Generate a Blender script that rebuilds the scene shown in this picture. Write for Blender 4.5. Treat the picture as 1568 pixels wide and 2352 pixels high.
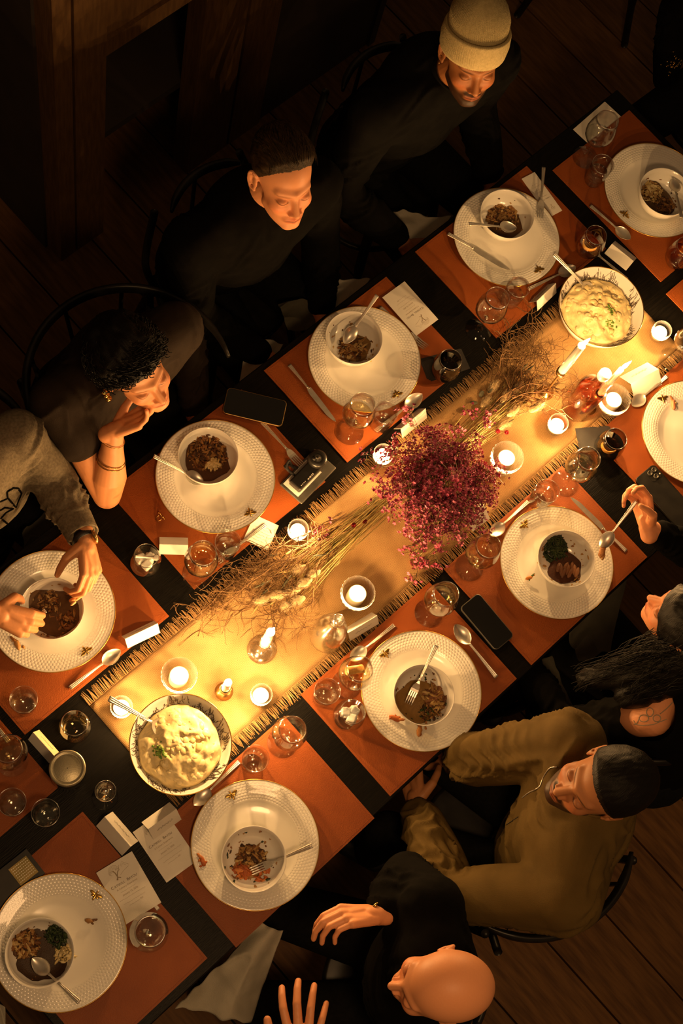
import bpy, math, random
import numpy as np
from mathutils import Vector, Matrix, noise
from mathutils.bvhtree import BVHTree

for o in list(bpy.data.objects): bpy.data.objects.remove(o, do_unlink=True)
SC = bpy.context.scene
COL = SC.collection
random.seed(7); RNG = np.random.RandomState(7)
PI = math.pi

# ---------------------------------------------------------------- camera, world, exposure
FOC = 3355.035
FW = np.array([0.319519, 0.120545, -0.939881]); RR = np.array([0.727036, -0.667318, 0.161574]); UU = np.array([0.607722, 0.734953, 0.300861])
CAM = np.array([0.0, 0.0, 4.3445])
cd = bpy.data.cameras.new('camera'); co = bpy.data.objects.new('camera', cd); COL.objects.link(co)
cd.sensor_fit = 'VERTICAL'; cd.sensor_height = 36.0; cd.lens = FOC / 2352 * 36.0
cd.clip_start = 0.05; cd.clip_end = 50
M = Matrix.Identity(4)
for i in range(3):
    M[i][0] = RR[i]; M[i][1] = UU[i]; M[i][2] = -FW[i]; M[i][3] = CAM[i]
co.matrix_world = M
SC.camera = co
W_ = bpy.data.worlds.new('dim_room'); SC.world = W_; W_.use_nodes = True
W_.node_tree.nodes['Background'].inputs[0].default_value = (1.0, 0.56, 0.25, 1)
W_.node_tree.nodes['Background'].inputs[1].default_value = 0.078
SC.view_settings.view_transform = 'Standard'; SC.view_settings.look = 'None'
SC.view_settings.exposure = 0.32; SC.view_settings.gamma = 1.0; SC.view_settings.use_curve_mapping = False
SC.cycles.use_denoising = True
SC.cycles.transparent_max_bounces = 48; SC.cycles.max_bounces = 8
SC.cycles.diffuse_bounces = 3; SC.cycles.glossy_bounces = 4; SC.cycles.transmission_bounces = 6
SC.cycles.caustics_reflective = False; SC.cycles.caustics_refractive = False
SC.cycles.sample_clamp_indirect = 4.0
CANDLE_COL = (1.0, 0.55, 0.20)
CANDLE_W = 3.2
# one low pendant lamp of the dark room, far above the table
ld = bpy.data.lights.new('pendant_glow', 'AREA'); ld.shape = 'DISK'; ld.size = 0.5; ld.energy = 18.0; ld.color = (1.0, 0.55, 0.23)
lo = bpy.data.objects.new('pendant_glow', ld); COL.objects.link(lo); lo.location = (0.2, -0.6, 3.6)

def P(px, py, z=0.75):
    d = FW * FOC + RR * (px - 784) + UU * (1176 - py)
    return Vector(CAM + d * ((z - CAM[2]) / d[2]))
def PY(px, py, Y):
    d = FW * FOC + RR * (px - 784) + UU * (1176 - py)
    return Vector(CAM + d * (Y / d[1]))
def Im(a, b, c=0.0):
    return Vector(RR * a + UU * b - FW * c).normalized()

# ---------------------------------------------------------------- tagging
def tag(o, label=None, cat=None, group=None, kind=None):
    if label: o['label'] = label
    if cat: o['category'] = cat
    if group: o['group'] = group
    if kind: o['kind'] = kind
    return o
def empty(name, loc, rz=0.0, label=None, cat=None, group=None):
    o = bpy.data.objects.new(name, None); COL.objects.link(o); o.location = loc; o.rotation_euler = (0, 0, rz); o.empty_display_size = 0.05
    return tag(o, label, cat, group)
def mesh(name, V, F, mat=None, smooth=True):
    m = bpy.data.meshes.new(name); m.from_pydata([tuple(v) for v in V], [], F)
    if mat is not None:
        for x in (mat if isinstance(mat, (list, tuple)) else [mat]): m.materials.append(x)
    if smooth: m.shade_smooth()
    m.update(); return m
def link(name, me, parent=None, loc=None, rot=None):
    o = bpy.data.objects.new(name, me); COL.objects.link(o)
    if parent is not None: o.parent = parent
    if loc is not None: o.location = loc
    if rot is not None: o.rotation_euler = rot
    return o
def copy_tree(o, parent=None):
    c = o.copy(); COL.objects.link(c); c.parent = parent
    for ch in o.children: copy_tree(ch, c)
    return c

# ---------------------------------------------------------------- materials
def nodes(name):
    m = bpy.data.materials.new(name); m.use_nodes = True
    nt = m.node_tree; return m, nt, nt.nodes, nt.links, nt.nodes['Principled BSDF']
def mat(name, c, rough=0.5, metal=0.0, c2=None, ns=20.0, bump=0.0, bs=60.0, stretch=(1, 1, 1), coat=0.0, spec=0.5, sheen=0.0, det=4.0, sss=0.0, rand=0.0):
    m, nt, N, L, b = nodes(name)
    b.inputs['Base Color'].default_value = (*c, 1); b.inputs['Roughness'].default_value = rough; b.inputs['Metallic'].default_value = metal
    b.inputs['Specular IOR Level'].default_value = spec
    if coat: b.inputs['Coat Weight'].default_value = coat; b.inputs['Coat Roughness'].default_value = 0.08
    if sheen: b.inputs['Sheen Weight'].default_value = sheen
    if sss:
        b.inputs['Subsurface Weight'].default_value = sss; b.inputs['Subsurface Radius'].default_value = (0.01, 0.004, 0.002); b.inputs['Subsurface Scale'].default_value = 0.5
    if c2 or bump:
        tc = N.new('ShaderNodeTexCoord'); mp = N.new('ShaderNodeMapping'); mp.inputs['Scale'].default_value = stretch
        L.new(tc.outputs['Object'], mp.inputs[0])
    if c2:
        n = N.new('ShaderNodeTexNoise'); n.inputs['Scale'].default_value = ns; n.inputs['Detail'].default_value = det; L.new(mp.outputs[0], n.inputs['Vector'])
        r = N.new('ShaderNodeValToRGB'); r.color_ramp.elements[0].position = 0.35; r.color_ramp.elements[1].position = 0.68
        r.color_ramp.elements[0].color = (*c, 1); r.color_ramp.elements[1].color = (*c2, 1)
        L.new(n.outputs['Fac'], r.inputs[0]); out = r.outputs[0]
        if rand:
            oi = N.new('ShaderNodeObjectInfo'); hs = N.new('ShaderNodeHueSaturation'); mr = N.new('ShaderNodeMapRange')
            mr.inputs['To Min'].default_value = 1 - rand; mr.inputs['To Max'].default_value = 1 + rand
            L.new(oi.outputs['Random'], mr.inputs[0]); L.new(mr.outputs[0], hs.inputs['Value']); L.new(out, hs.inputs['Color']); out = hs.outputs[0]
        L.new(out, b.inputs['Base Color'])
    if bump:
        n = N.new('ShaderNodeTexNoise'); n.inputs['Scale'].default_value = bs; n.inputs['Detail'].default_value = 5; L.new(mp.outputs[0], n.inputs['Vector'])
        bp = N.new('ShaderNodeBump'); bp.inputs['Strength'].default_value = bump; bp.inputs['Distance'].default_value = 0.002
        L.new(n.outputs['Fac'], bp.inputs['Height']); L.new(bp.outputs[0], b.inputs['Normal'])
    return m
def vcol_mat(name, rough=0.55, spec=0.4, sss=0.0, bump=0.15, bs=300.0, coat=0.0):
    m, nt, N, L, b = nodes(name)
    a = N.new('ShaderNodeVertexColor'); a.layer_name = 'Col'; L.new(a.outputs[0], b.inputs['Base Color'])
    b.inputs['Roughness'].default_value = rough; b.inputs['Specular IOR Level'].default_value = spec
    if coat: b.inputs['Coat Weight'].default_value = coat
    if sss:
        b.inputs['Subsurface Weight'].default_value = sss; b.inputs['Subsurface Radius'].default_value = (0.012, 0.005, 0.003); b.inputs['Subsurface Scale'].default_value = 0.6
    tc = N.new('ShaderNodeTexCoord'); n = N.new('ShaderNodeTexNoise'); n.inputs['Scale'].default_value = bs; L.new(tc.outputs['Object'], n.inputs['Vector'])
    bp = N.new('ShaderNodeBump'); bp.inputs['Strength'].default_value = bump; bp.inputs['Distance'].default_value = 0.001
    L.new(n.outputs['Fac'], bp.inputs['Height']); L.new(bp.outputs[0], b.inputs['Normal'])
    return m
def glass_mat(name, tint=(0.985, 0.985, 0.975), edge=0.6, rough=0.02, base=0.045, gain=0.7, pwr=3.0):
    # thin-walled glass: clear pass-through plus a Fresnel reflection and a denser edge
    m = bpy.data.materials.new(name); m.use_nodes = True; nt = m.node_tree; N = nt.nodes; L = nt.links
    N.remove(N['Principled BSDF']); out = N['Material Output']
    tr = N.new('ShaderNodeBsdfTransparent'); gl = N.new('ShaderNodeBsdfGlossy'); gl.inputs['Roughness'].default_value = rough
    gl.inputs['Color'].default_value = (1, 1, 1, 1)
    lw = N.new('ShaderNodeLayerWeight'); lw.inputs['Blend'].default_value = 0.35
    cr = N.new('ShaderNodeValToRGB'); cr.color_ramp.elements[0].color = (*tint, 1); cr.color_ramp.elements[1].color = (*[t * edge for t in tint], 1)
    cr.color_ramp.elements[0].position = 0.6
    L.new(lw.outputs['Facing'], cr.inputs[0]); L.new(cr.outputs[0], tr.inputs[0])
    pw = N.new('ShaderNodeMath'); pw.operation = 'POWER'; pw.inputs[1].default_value = pwr; L.new(lw.outputs['Facing'], pw.inputs[0])
    lw.inputs['Blend'].default_value = 0.5
    ml = N.new('ShaderNodeMath'); ml.operation = 'MULTIPLY_ADD'; ml.inputs[1].default_value = gain; ml.inputs[2].default_value = base
    L.new(pw.outputs[0], ml.inputs[0])
    mx = N.new('ShaderNodeMixShader'); L.new(ml.outputs[0], mx.inputs[0]); L.new(tr.outputs[0], mx.inputs[1]); L.new(gl.outputs[0], mx.inputs[2])
    L.new(mx.outputs[0], out.inputs[0]); return m
def flame_mat():
    m = bpy.data.materials.new('flame'); m.use_nodes = True; nt = m.node_tree; N = nt.nodes; L = nt.links
    N.remove(N['Principled BSDF']); out = N['Material Output']
    e = N.new('ShaderNodeEmission'); e.inputs[0].default_value = (1.0, 0.72, 0.38, 1); e.inputs[1].default_value = 32.0
    t = N.new('ShaderNodeBsdfTransparent'); a = N.new('ShaderNodeAddShader')
    L.new(e.outputs[0], a.inputs[0]); L.new(t.outputs[0], a.inputs[1]); L.new(a.outputs[0], out.inputs[0]); return m

MT = {}
MT['table'] = mat('black_painted_wood', (0.0025, 0.0022, 0.0018), 0.42, spec=0.12, c2=(0.005, 0.004, 0.003), ns=14, bump=0.35, bs=30, stretch=(1, 14, 4))
MT['mat'] = mat('rust_leather', (0.29, 0.072, 0.013), 0.5, spec=0.3, c2=(0.225, 0.052, 0.009), ns=7, bump=0.35, bs=450)
MT['stitch'] = mat('rust_thread', (0.27, 0.05, 0.012), 0.8, c2=(0.20, 0.04, 0.01), ns=90)
MT['porcelain'] = mat('porcelain', (0.80, 0.78, 0.72), 0.18, c2=(0.84, 0.82, 0.77), ns=3, coat=0.3)
MT['gold'] = mat('gold_lustre', (0.62, 0.38, 0.10), 0.28, 1.0, c2=(0.5, 0.3, 0.08), ns=30)
MT['steel'] = mat('silver_cutlery', (0.78, 0.74, 0.66), 0.33, 0.8, c2=(0.66, 0.62, 0.54), ns=40)
MT['paper'] = mat('card_paper', (0.80, 0.77, 0.70), 0.8, c2=(0.76, 0.73, 0.66), ns=25, bump=0.1, bs=500)
MT['ink'] = mat('ink', (0.10, 0.075, 0.05), 0.8, c2=(0.14, 0.1, 0.07), ns=50)
MT['inkpale'] = mat('pale_ink', (0.34, 0.27, 0.18), 0.8, c2=(0.4, 0.32, 0.22), ns=50)
def cut_mat():
    # thick pressed glass: mostly clear, glinting facets, a little light scattered in the body
    m = bpy.data.materials.new('cut_glass_cup'); m.use_nodes = True; nt = m.node_tree; N = nt.nodes; L = nt.links
    N.remove(N['Principled BSDF']); out = N['Material Output']; tr = N.new('ShaderNodeBsdfTransparent'); g = N.new('ShaderNodeBsdfGlossy'); g.inputs['Roughness'].default_value = 0.16; t = N.new('ShaderNodeBsdfTranslucent')
    t.inputs[0].default_value = (0.9, 0.88, 0.82, 1); tr.inputs[0].default_value = (0.98, 0.98, 0.96, 1)
    m1 = N.new('ShaderNodeMixShader'); m1.inputs[0].default_value = 0.28; L.new(g.outputs[0], m1.inputs[1]); L.new(t.outputs[0], m1.inputs[2])
    lw = N.new('ShaderNodeLayerWeight'); lw.inputs[0].default_value = 0.5; ma = N.new('ShaderNodeMath'); ma.operation = 'MULTIPLY_ADD'; ma.inputs[1].default_value = 0.30; ma.inputs[2].default_value = 0.10; L.new(lw.outputs['Facing'], ma.inputs[0])
    mx = N.new('ShaderNodeMixShader'); L.new(ma.outputs[0], mx.inputs[0]); L.new(tr.outputs[0], mx.inputs[1]); L.new(m1.outputs[0], mx.inputs[2]); L.new(mx.outputs[0], out.inputs[0]); return m
MT['cup'] = cut_mat()
MT['glass'] = glass_mat('clear_glass')
MT['glasscut'] = glass_mat('cut_glass', (0.98, 0.98, 0.95), 0.9, 0.16, 0.24, 0.6, 1.4)
MT['amberglass'] = glass_mat('grey_glass', (0.82, 0.80, 0.74), 0.5)
MT['water'] = glass_mat('water', (0.97, 0.97, 0.94), 0.85, 0.03)
MT['wine'] = glass_mat('white_wine', (0.97, 0.90, 0.72), 0.85, 0.03)
MT['orange'] = glass_mat('orange_cocktail', (0.92, 0.66, 0.36), 0.8)
MT['cola'] = glass_mat('dark_drink', (0.16, 0.08, 0.04), 0.5)
MT['pink'] = glass_mat('pink_cordial', (0.97, 0.56, 0.46), 0.85)
MT['ice'] = mat('ice', (0.62, 0.62, 0.58), 0.15, c2=(0.8, 0.8, 0.77), ns=60, bump=0.3, bs=80)
MT['citrus'] = mat('orange_peel', (0.75, 0.34, 0.05), 0.5, c2=(0.85, 0.5, 0.15), ns=120, bump=0.3, bs=500)
MT['wax'] = mat('ivory_wax', (0.82, 0.76, 0.60), 0.4, c2=(0.86, 0.80, 0.66), ns=20)
MT['wick'] = mat('wick', (0.02, 0.015, 0.01), 0.9, c2=(0.05, 0.03, 0.02), ns=200)
MT['flame'] = flame_mat()
MT['brass'] = mat('brass', (0.55, 0.36, 0.14), 0.3, 1.0, c2=(0.42, 0.26, 0.1), ns=60)
MT['blackplastic'] = mat('black_plastic', (0.012, 0.011, 0.010), 0.35, c2=(0.02, 0.018, 0.015), ns=30)
MT['screen'] = mat('phone_glass', (0.003, 0.003, 0.003), 0.08, c2=(0.005, 0.005, 0.005), ns=5, coat=0.5)
MT['greymetal'] = mat('grey_metal', (0.10, 0.095, 0.08), 0.4, 0.6, c2=(0.14, 0.13, 0.11), ns=40)
MT['blackcloth'] = mat('black_cloth', (0.0022, 0.0019, 0.0016), 0.95, spec=0.08, c2=(0.0035, 0.003, 0.0025), ns=30, bump=0.4, bs=700)
MT['blackpaper'] = mat('black_napkin', (0.02, 0.018, 0.017), 0.85, c2=(0.03, 0.027, 0.025), ns=30, bump=0.2, bs=300)
MT['darkshirt'] = mat('charcoal_cotton', (0.0045, 0.0042, 0.0038), 0.95, spec=0.08, c2=(0.006, 0.0055, 0.005), ns=25, bump=0.4, bs=600)
MT['brownshirt'] = mat('taupe_cotton', (0.022, 0.014, 0.009), 0.85, spec=0.2, c2=(0.018, 0.011, 0.007), ns=25, bump=0.4, bs=500)
MT['olive'] = mat('olive_canvas', (0.120, 0.075, 0.020), 0.85, spec=0.2, c2=(0.095, 0.060, 0.016), ns=12, bump=0.5, bs=700)
MT['greyknit'] = mat('grey_marl_knit', (0.20, 0.165, 0.115), 0.95, spec=0.2, c2=(0.13, 0.105, 0.07), ns=160, bump=0.6, bs=500)
MT['beanie'] = mat('sand_knit', (0.62, 0.50, 0.25), 0.95, c2=(0.50, 0.40, 0.19), ns=140, bump=0.6, bs=600)
MT['denim'] = mat('dark_denim', (0.005, 0.005, 0.005), 0.9, spec=0.1, c2=(0.008, 0.008, 0.008), ns=90, bump=0.4, bs=500)
MT['leather'] = mat('black_leather', (0.01, 0.008, 0.007), 0.45, c2=(0.018, 0.014, 0.012), ns=50, bump=0.3, bs=400)
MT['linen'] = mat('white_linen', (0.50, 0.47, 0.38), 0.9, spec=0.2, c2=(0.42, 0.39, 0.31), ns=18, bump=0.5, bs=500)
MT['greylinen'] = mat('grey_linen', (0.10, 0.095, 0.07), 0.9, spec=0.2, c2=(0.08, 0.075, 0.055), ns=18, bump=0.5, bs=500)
MT['hairblack'] = mat('black_hair', (0.003, 0.0022, 0.0018), 0.5, spec=0.2, c2=(0.005, 0.0035, 0.0028), ns=40, bump=0.6, bs=90, stretch=(1, 8, 1))
MT['hairbrown'] = mat('brown_hair', (0.045, 0.024, 0.009), 0.55, spec=0.2, c2=(0.014, 0.008, 0.004), ns=35, bump=1.0, bs=55, stretch=(6, 1, 3))
MT['bent'] = mat('black_lacquered_beech', (0.004, 0.0035, 0.003), 0.40, spec=0.35, c2=(0.013, 0.011, 0.009), ns=20, bump=0.05, bs=60)
MT['plank'] = mat('old_floorboard', (0.165, 0.078, 0.024), 0.6, spec=0.25, c2=(0.090, 0.040, 0.012), ns=9, bump=0.5, bs=26, stretch=(7, 0.8, 1), rand=0.22)
MT['floorgap'] = mat('dark_joint', (0.01, 0.006, 0.004), 0.9, c2=(0.015, 0.01, 0.006), ns=20)
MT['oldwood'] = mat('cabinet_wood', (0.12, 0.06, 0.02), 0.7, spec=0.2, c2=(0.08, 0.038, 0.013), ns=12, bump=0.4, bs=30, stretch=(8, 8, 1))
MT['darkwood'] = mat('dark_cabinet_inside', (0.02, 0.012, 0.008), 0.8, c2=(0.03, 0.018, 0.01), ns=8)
MT['plaster'] = mat('dark_wall_paint', (0.025, 0.018, 0.013), 0.85, c2=(0.032, 0.023, 0.016), ns=4, bump=0.2, bs=40)
MT['stem'] = mat('dry_stem', (0.24, 0.19, 0.055), 0.7, c2=(0.40, 0.28, 0.10), ns=25, rand=0.25)
MT['twig'] = mat('dry_twig', (0.13, 0.065, 0.022), 0.8, c2=(0.24, 0.13, 0.05), ns=40)
MT['tail'] = mat('bunny_tail_fluff', (0.60, 0.44, 0.22), 0.95, c2=(0.44, 0.30, 0.13), ns=120, bump=1.0, bs=350, sheen=0.5)
MT['leaf'] = mat('dry_leaf', (0.085, 0.085, 0.055), 0.7, c2=(0.14, 0.13, 0.07), ns=40)
MT['petal'] = mat('pink_petal', (0.40, 0.055, 0.125), 0.65, c2=(0.20, 0.014, 0.040), ns=70, rand=0.3)
MT['petal2'] = mat('light_pink_petal', (0.58, 0.16, 0.25), 0.65, c2=(0.42, 0.08, 0.14), ns=90)
MT['crimson'] = mat('crimson_petal', (0.32, 0.008, 0.02), 0.6, c2=(0.2, 0.005, 0.01), ns=80)
MT['sprigstem'] = mat('sprig_stem', (0.14, 0.07, 0.03), 0.7, c2=(0.11, 0.10, 0.03), ns=25)
MT['food'] = vcol_mat('food_pieces', 0.5, 0.35, bump=0.8, bs=420, coat=0.12)
MT['mash'] = vcol_mat('mashed_potato', 0.45, 0.4, bump=0.5, bs=160, coat=0.1)
MT['skin'] = vcol_mat('skin', 0.48, 0.35, sss=0.0, bump=0.12, bs=500)
MT['pearl'] = mat('polished_gold_bead', (0.75, 0.48, 0.16), 0.2, 1.0, c2=(0.6, 0.38, 0.12), ns=30)
MT['lid'] = mat('brushed_jar_lid', (0.42, 0.38, 0.26), 0.42, 0.7, c2=(0.30, 0.27, 0.18), ns=25, bump=0.15, bs=300)

def burlap():
    m, nt, N, L, b = nodes('burlap')
    tc = N.new('ShaderNodeTexCoord'); b.inputs['Roughness'].default_value = 0.95
    ws = []
    for d in ('X', 'Y'):
        w = N.new('ShaderNodeTexWave'); w.bands_direction = d; w.inputs['Scale'].default_value = 105.0; w.inputs['Distortion'].default_value = 2.6
        w.inputs['Detail'].default_value = 2; w.inputs['Detail Scale'].default_value = 0.6; L.new(tc.outputs['Object'], w.inputs[0]); ws.append(w)
    mx = N.new('ShaderNodeMath'); mx.operation = 'MAXIMUM'; L.new(ws[0].outputs['Fac'], mx.inputs[0]); L.new(ws[1].outputs['Fac'], mx.inputs[1])
    r = N.new('ShaderNodeValToRGB'); r.color_ramp.elements[0].position = 0.3; r.color_ramp.elements[0].color = (0.30, 0.165, 0.060, 1); r.color_ramp.elements[1].color = (0.58, 0.37, 0.16, 1)
    L.new(mx.outputs[0], r.inputs[0])
    n = N.new('ShaderNodeTexNoise'); n.inputs['Scale'].default_value = 14; n.inputs['Detail'].default_value = 4; L.new(tc.outputs['Object'], n.inputs[0])
    r2 = N.new('ShaderNodeValToRGB'); r2.color_ramp.elements[0].position = 0.3; r2.color_ramp.elements[0].color = (0.75, 0.70, 0.62, 1); r2.color_ramp.elements[1].position = 0.7
    L.new(n.outputs['Fac'], r2.inputs[0])
    mm = N.new('ShaderNodeMix'); mm.data_type = 'RGBA'; mm.blend_type = 'MULTIPLY'; mm.inputs[0].default_value = 1.0
    L.new(r.outputs[0], mm.inputs[6]); L.new(r2.outputs[0], mm.inputs[7]); L.new(mm.outputs[2], b.inputs['Base Color'])
    bp = N.new('ShaderNodeBump'); bp.inputs['Strength'].default_value = 0.5; bp.inputs['Distance'].default_value = 0.001; L.new(mx.outputs[0], bp.inputs['Height']); L.new(bp.outputs[0], b.inputs['Normal'])
    return m
MT['burlap'] = burlap()
MT['fringe'] = mat('burlap_thread', (0.42, 0.25, 0.10), 0.95, c2=(0.28, 0.16, 0.06), ns=150)
def plate_mat():
    m, nt, N, L, b = nodes('embossed_porcelain')
    b.inputs['Roughness'].default_value = 0.2; b.inputs['Coat Weight'].default_value = 0.3; b.inputs['Base Color'].default_value = (0.80, 0.78, 0.72, 1)
    tc = N.new('ShaderNodeTexCoord'); sp = N.new('ShaderNodeSeparateXYZ'); L.new(tc.outputs['Object'], sp.inputs[0])
    cb = N.new('ShaderNodeCombineXYZ'); L.new(sp.outputs[0], cb.inputs[0]); L.new(sp.outputs[1], cb.inputs[1])
    ln = N.new('ShaderNodeVectorMath'); ln.operation = 'LENGTH'; L.new(cb.outputs[0], ln.inputs[0])
    at = N.new('ShaderNodeMath'); at.operation = 'ARCTAN2'; L.new(sp.outputs[1], at.inputs[0]); L.new(sp.outputs[0], at.inputs[1])
    def mth(op, a, v):
        q = N.new('ShaderNodeMath'); q.operation = op; L.new(a, q.inputs[0]); q.inputs[1].default_value = v; return q.outputs[0]
    # small rounded cells running in rings round the rim
    row = mth('MULTIPLY', ln.outputs['Value'], 145.0)
    rf = N.new('ShaderNodeMath'); rf.operation = 'FLOOR'; L.new(row, rf.inputs[0])
    half = mth('MULTIPLY', rf.outputs[0], 0.5)
    cols = mth('MULTIPLY', at.outputs[0], 96 / (2 * PI)); ad = N.new('ShaderNodeMath'); ad.operation = 'ADD'; L.new(cols, ad.inputs[0]); L.new(half, ad.inputs[1])
    def bumpc(a):
        f = N.new('ShaderNodeMath'); f.operation = 'FRACT'; L.new(a, f.inputs[0]); s = mth('SUBTRACT', f.outputs[0], 0.5)
        q = N.new('ShaderNodeMath'); q.operation = 'MULTIPLY'; L.new(s, q.inputs[0]); L.new(s, q.inputs[1]); return q.outputs[0]
    u, v = bumpc(ad.outputs[0]), bumpc(row)
    s = N.new('ShaderNodeMath'); s.operation = 'ADD'; L.new(u, s.inputs[0]); L.new(v, s.inputs[1])
    mr = N.new('ShaderNodeMapRange'); mr.inputs[1].default_value = 0.0; mr.inputs[2].default_value = 0.30; mr.inputs[3].default_value = 1; mr.inputs[4].default_value = 0; L.new(s.outputs[0], mr.inputs[0])
    g1 = mth('GREATER_THAN', ln.outputs['Value'], 0.1075); g2 = mth('LESS_THAN', ln.outputs['Value'], 0.1500)
    k = N.new('ShaderNodeMath'); k.operation = 'MULTIPLY'; L.new(g1, k.inputs[0]); L.new(g2, k.inputs[1])
    k2 = N.new('ShaderNodeMath'); k2.operation = 'MULTIPLY'; L.new(k.outputs[0], k2.inputs[0]); L.new(mr.outputs[0], k2.inputs[1])
    bp = N.new('ShaderNodeBump'); bp.inputs['Strength'].default_value = 0.7; bp.inputs['Distance'].default_value = 0.0008; L.new(k2.outputs[0], bp.inputs['Height']); L.new(bp.outputs[0], b.inputs['Normal'])
    return m
MT['plate'] = plate_mat()

# ---------------------------------------------------------------- geometry helpers
def lathe(prof, n=48, close=False, mod=None):
    V = []; F = []; k = len(prof)
    for i in range(n):
        a = 2 * PI * i / n; c, s = math.cos(a), math.sin(a)
        for j, (r, z) in enumerate(prof):
            rr = r * (mod(a, j, z) if mod else 1.0)
            V.append((rr * c, rr * s, z))
    for i in range(n):
        i2 = (i + 1) % n
        for j in range(k - 1): F.append((i * k + j, i2 * k + j, i2 * k + j + 1, i * k + j + 1))
        if close: F.append((i * k + k - 1, i2 * k + k - 1, i2 * k, i * k))
    if not close:
        if prof[0][0] < 0.0012: F.append(tuple(i * k for i in range(n)))
        if prof[-1][0] < 0.0012: F.append(tuple(i * k + k - 1 for i in reversed(range(n))))
    return V, F
def box(a, b):
    (x0, y0, z0), (x1, y1, z1) = a, b
    V = [(x0, y0, z0), (x1, y0, z0), (x1, y1, z0), (x0, y1, z0), (x0, y0, z1), (x1, y0, z1), (x1, y1, z1), (x0, y1, z1)]
    return V, [(0, 3, 2, 1), (4, 5, 6, 7), (0, 1, 5, 4), (1, 2, 6, 5), (2, 3, 7, 6), (3, 0, 4, 7)]
class MB:
    def __init__(s): s.V = []; s.F = []; s.M = []
    def add(s, vf, T=None, m=0):
        V, F = vf; o = len(s.V)
        if T is not None: V = [T @ Vector(v) for v in V]
        s.V += [tuple(v) for v in V]; s.F += [tuple(i + o for i in f) for f in F]; s.M += [m] * len(F); return s
    def mesh(s, name, mats, smooth=True):
        me = mesh(name, s.V, s.F, mats, smooth); me.polygons.foreach_set('material_index', s.M); me.update(); return me
def frame_axes(d):
    d = Vector(d).normalized(); h = Vector((0, 0, 1)) if abs(d.z) < 0.95 else Vector((1, 0, 0))
    u = d.cross(h).normalized(); return d, u, u.cross(d).normalized()
def tube(pts, rad, n=6, cap=True):
    pts = [Vector(p) for p in pts]; k = len(pts); V = []; F = []
    if not hasattr(rad, '__len__'): rad = [rad] * k
    u = None
    for i, p in enumerate(pts):
        d = (pts[min(i + 1, k - 1)] - pts[max(i - 1, 0)])
        if d.length < 1e-9: d = Vector((0, 0, 1))
        d.normalize()
        if u is None: _, u, w = frame_axes(d)
        else:
            u = (u - d * u.dot(d))
            u = u.normalized() if u.length > 1e-6 else frame_axes(d)[1]
        w = u.cross(d)
        for j in range(n):
            a = 2 * PI * j / n; V.append(p + (u * math.cos(a) + w * math.sin(a)) * rad[i])
    for i in range(k - 1):
        for j in range(n):
            j2 = (j + 1) % n; F.append((i * n + j, i * n + j2, (i + 1) * n + j2, (i + 1) * n + j))
    if cap: F.append(tuple(range(n))); F.append(tuple((k - 1) * n + j for j in reversed(range(n))))
    return V, F
def bez(pts, n=12):
    pts = [Vector(p) for p in pts]; out = []; k = len(pts)
    for i in range(k - 1):
        p0 = pts[max(i - 1, 0)]; p1 = pts[i]; p2 = pts[i + 1]; p3 = pts[min(i + 2, k - 1)]
        for s in range(n):
            t = s / n; out.append(0.5 * ((2 * p1) + (p2 - p0) * t + (2 * p0 - 5 * p1 + 4 * p2 - p3) * t * t + (-p0 + 3 * p1 - 3 * p2 + p3) * t ** 3))
    out.append(pts[-1]); return out
def capsule(p0, p1, r0, r1, flat=None, ff=1.0, n=26, hs=5):
    p0 = Vector(p0); p1 = Vector(p1); d = p1 - p0; L = max(d.length, 1e-5); d = d / L; _, u, w = frame_axes(d)
    st = [(-r0 * math.cos(a), r0 * math.sin(a)) for a in np.linspace(0.12, PI / 2, hs)] + [(L + r1 * math.cos(a), r1 * math.sin(a)) for a in np.linspace(PI / 2, 0.12, hs)]
    V = []; F = []
    for t, r in st:
        for j in range(n):
            a = 2 * PI * j / n; off = (u * math.cos(a) + w * math.sin(a)) * r
            if flat is not None:
                fl = Vector(flat).normalized(); off = off + fl * (off.dot(fl) * (ff - 1))
            V.append(p0 + d * t + off)
    k = len(st)
    for i in range(k - 1):
        for j in range(n):
            j2 = (j + 1) % n; F.append((i * n + j, i * n + j2, (i + 1) * n + j2, (i + 1) * n + j))
    F.append(tuple(range(n))); F.append(tuple((k - 1) * n + j for j in reversed(range(n))))
    return V, F
def ellipsoid(c, r, R=None, n=16, m=10):
    V = []; F = []
    for i in range(m + 1):
        t = PI * (0.04 + 0.92 * i / m)
        for j in range(n):
            a = 2 * PI * j / n; v = Vector((r[0] * math.sin(t) * math.cos(a), r[1] * math.sin(t) * math.sin(a), r[2] * math.cos(t)))
            V.append(Vector(c) + (R @ v if R is not None else v))
    for i in range(m):
        for j in range(n):
            j2 = (j + 1) % n; F.append((i * n + j, (i + 1) * n + j, (i + 1) * n + j2, i * n + j2))
    F.append(tuple(range(n))); F.append(tuple(m * n + j for j in reversed(range(n))))
    return V, F
def remesh(mb, vox, smooth=2, fac=0.5):
    me = bpy.data.meshes.new('tmp'); me.from_pydata(mb.V, [], mb.F)
    o = bpy.data.objects.new('tmp', me); COL.objects.link(o)
    r = o.modifiers.new('r', 'REMESH'); r.mode = 'VOXEL'; r.voxel_size = vox; r.use_smooth_shade = True
    if smooth: s = o.modifiers.new('s', 'SMOOTH'); s.iterations = smooth; s.factor = fac
    dg = bpy.context.evaluated_depsgraph_get(); dg.update()
    out = bpy.data.meshes.new_from_object(o.evaluated_get(dg))
    bpy.data.objects.remove(o, do_unlink=True); bpy.data.meshes.remove(me); out.shade_smooth(); return out
def get_co(me):
    a = np.empty(len(me.vertices) * 3); me.vertices.foreach_get('co', a); return a.reshape(-1, 3)
def get_no(me):
    a = np.empty(len(me.vertices) * 3); me.vertices.foreach_get('normal', a); return a.reshape(-1, 3)
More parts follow.
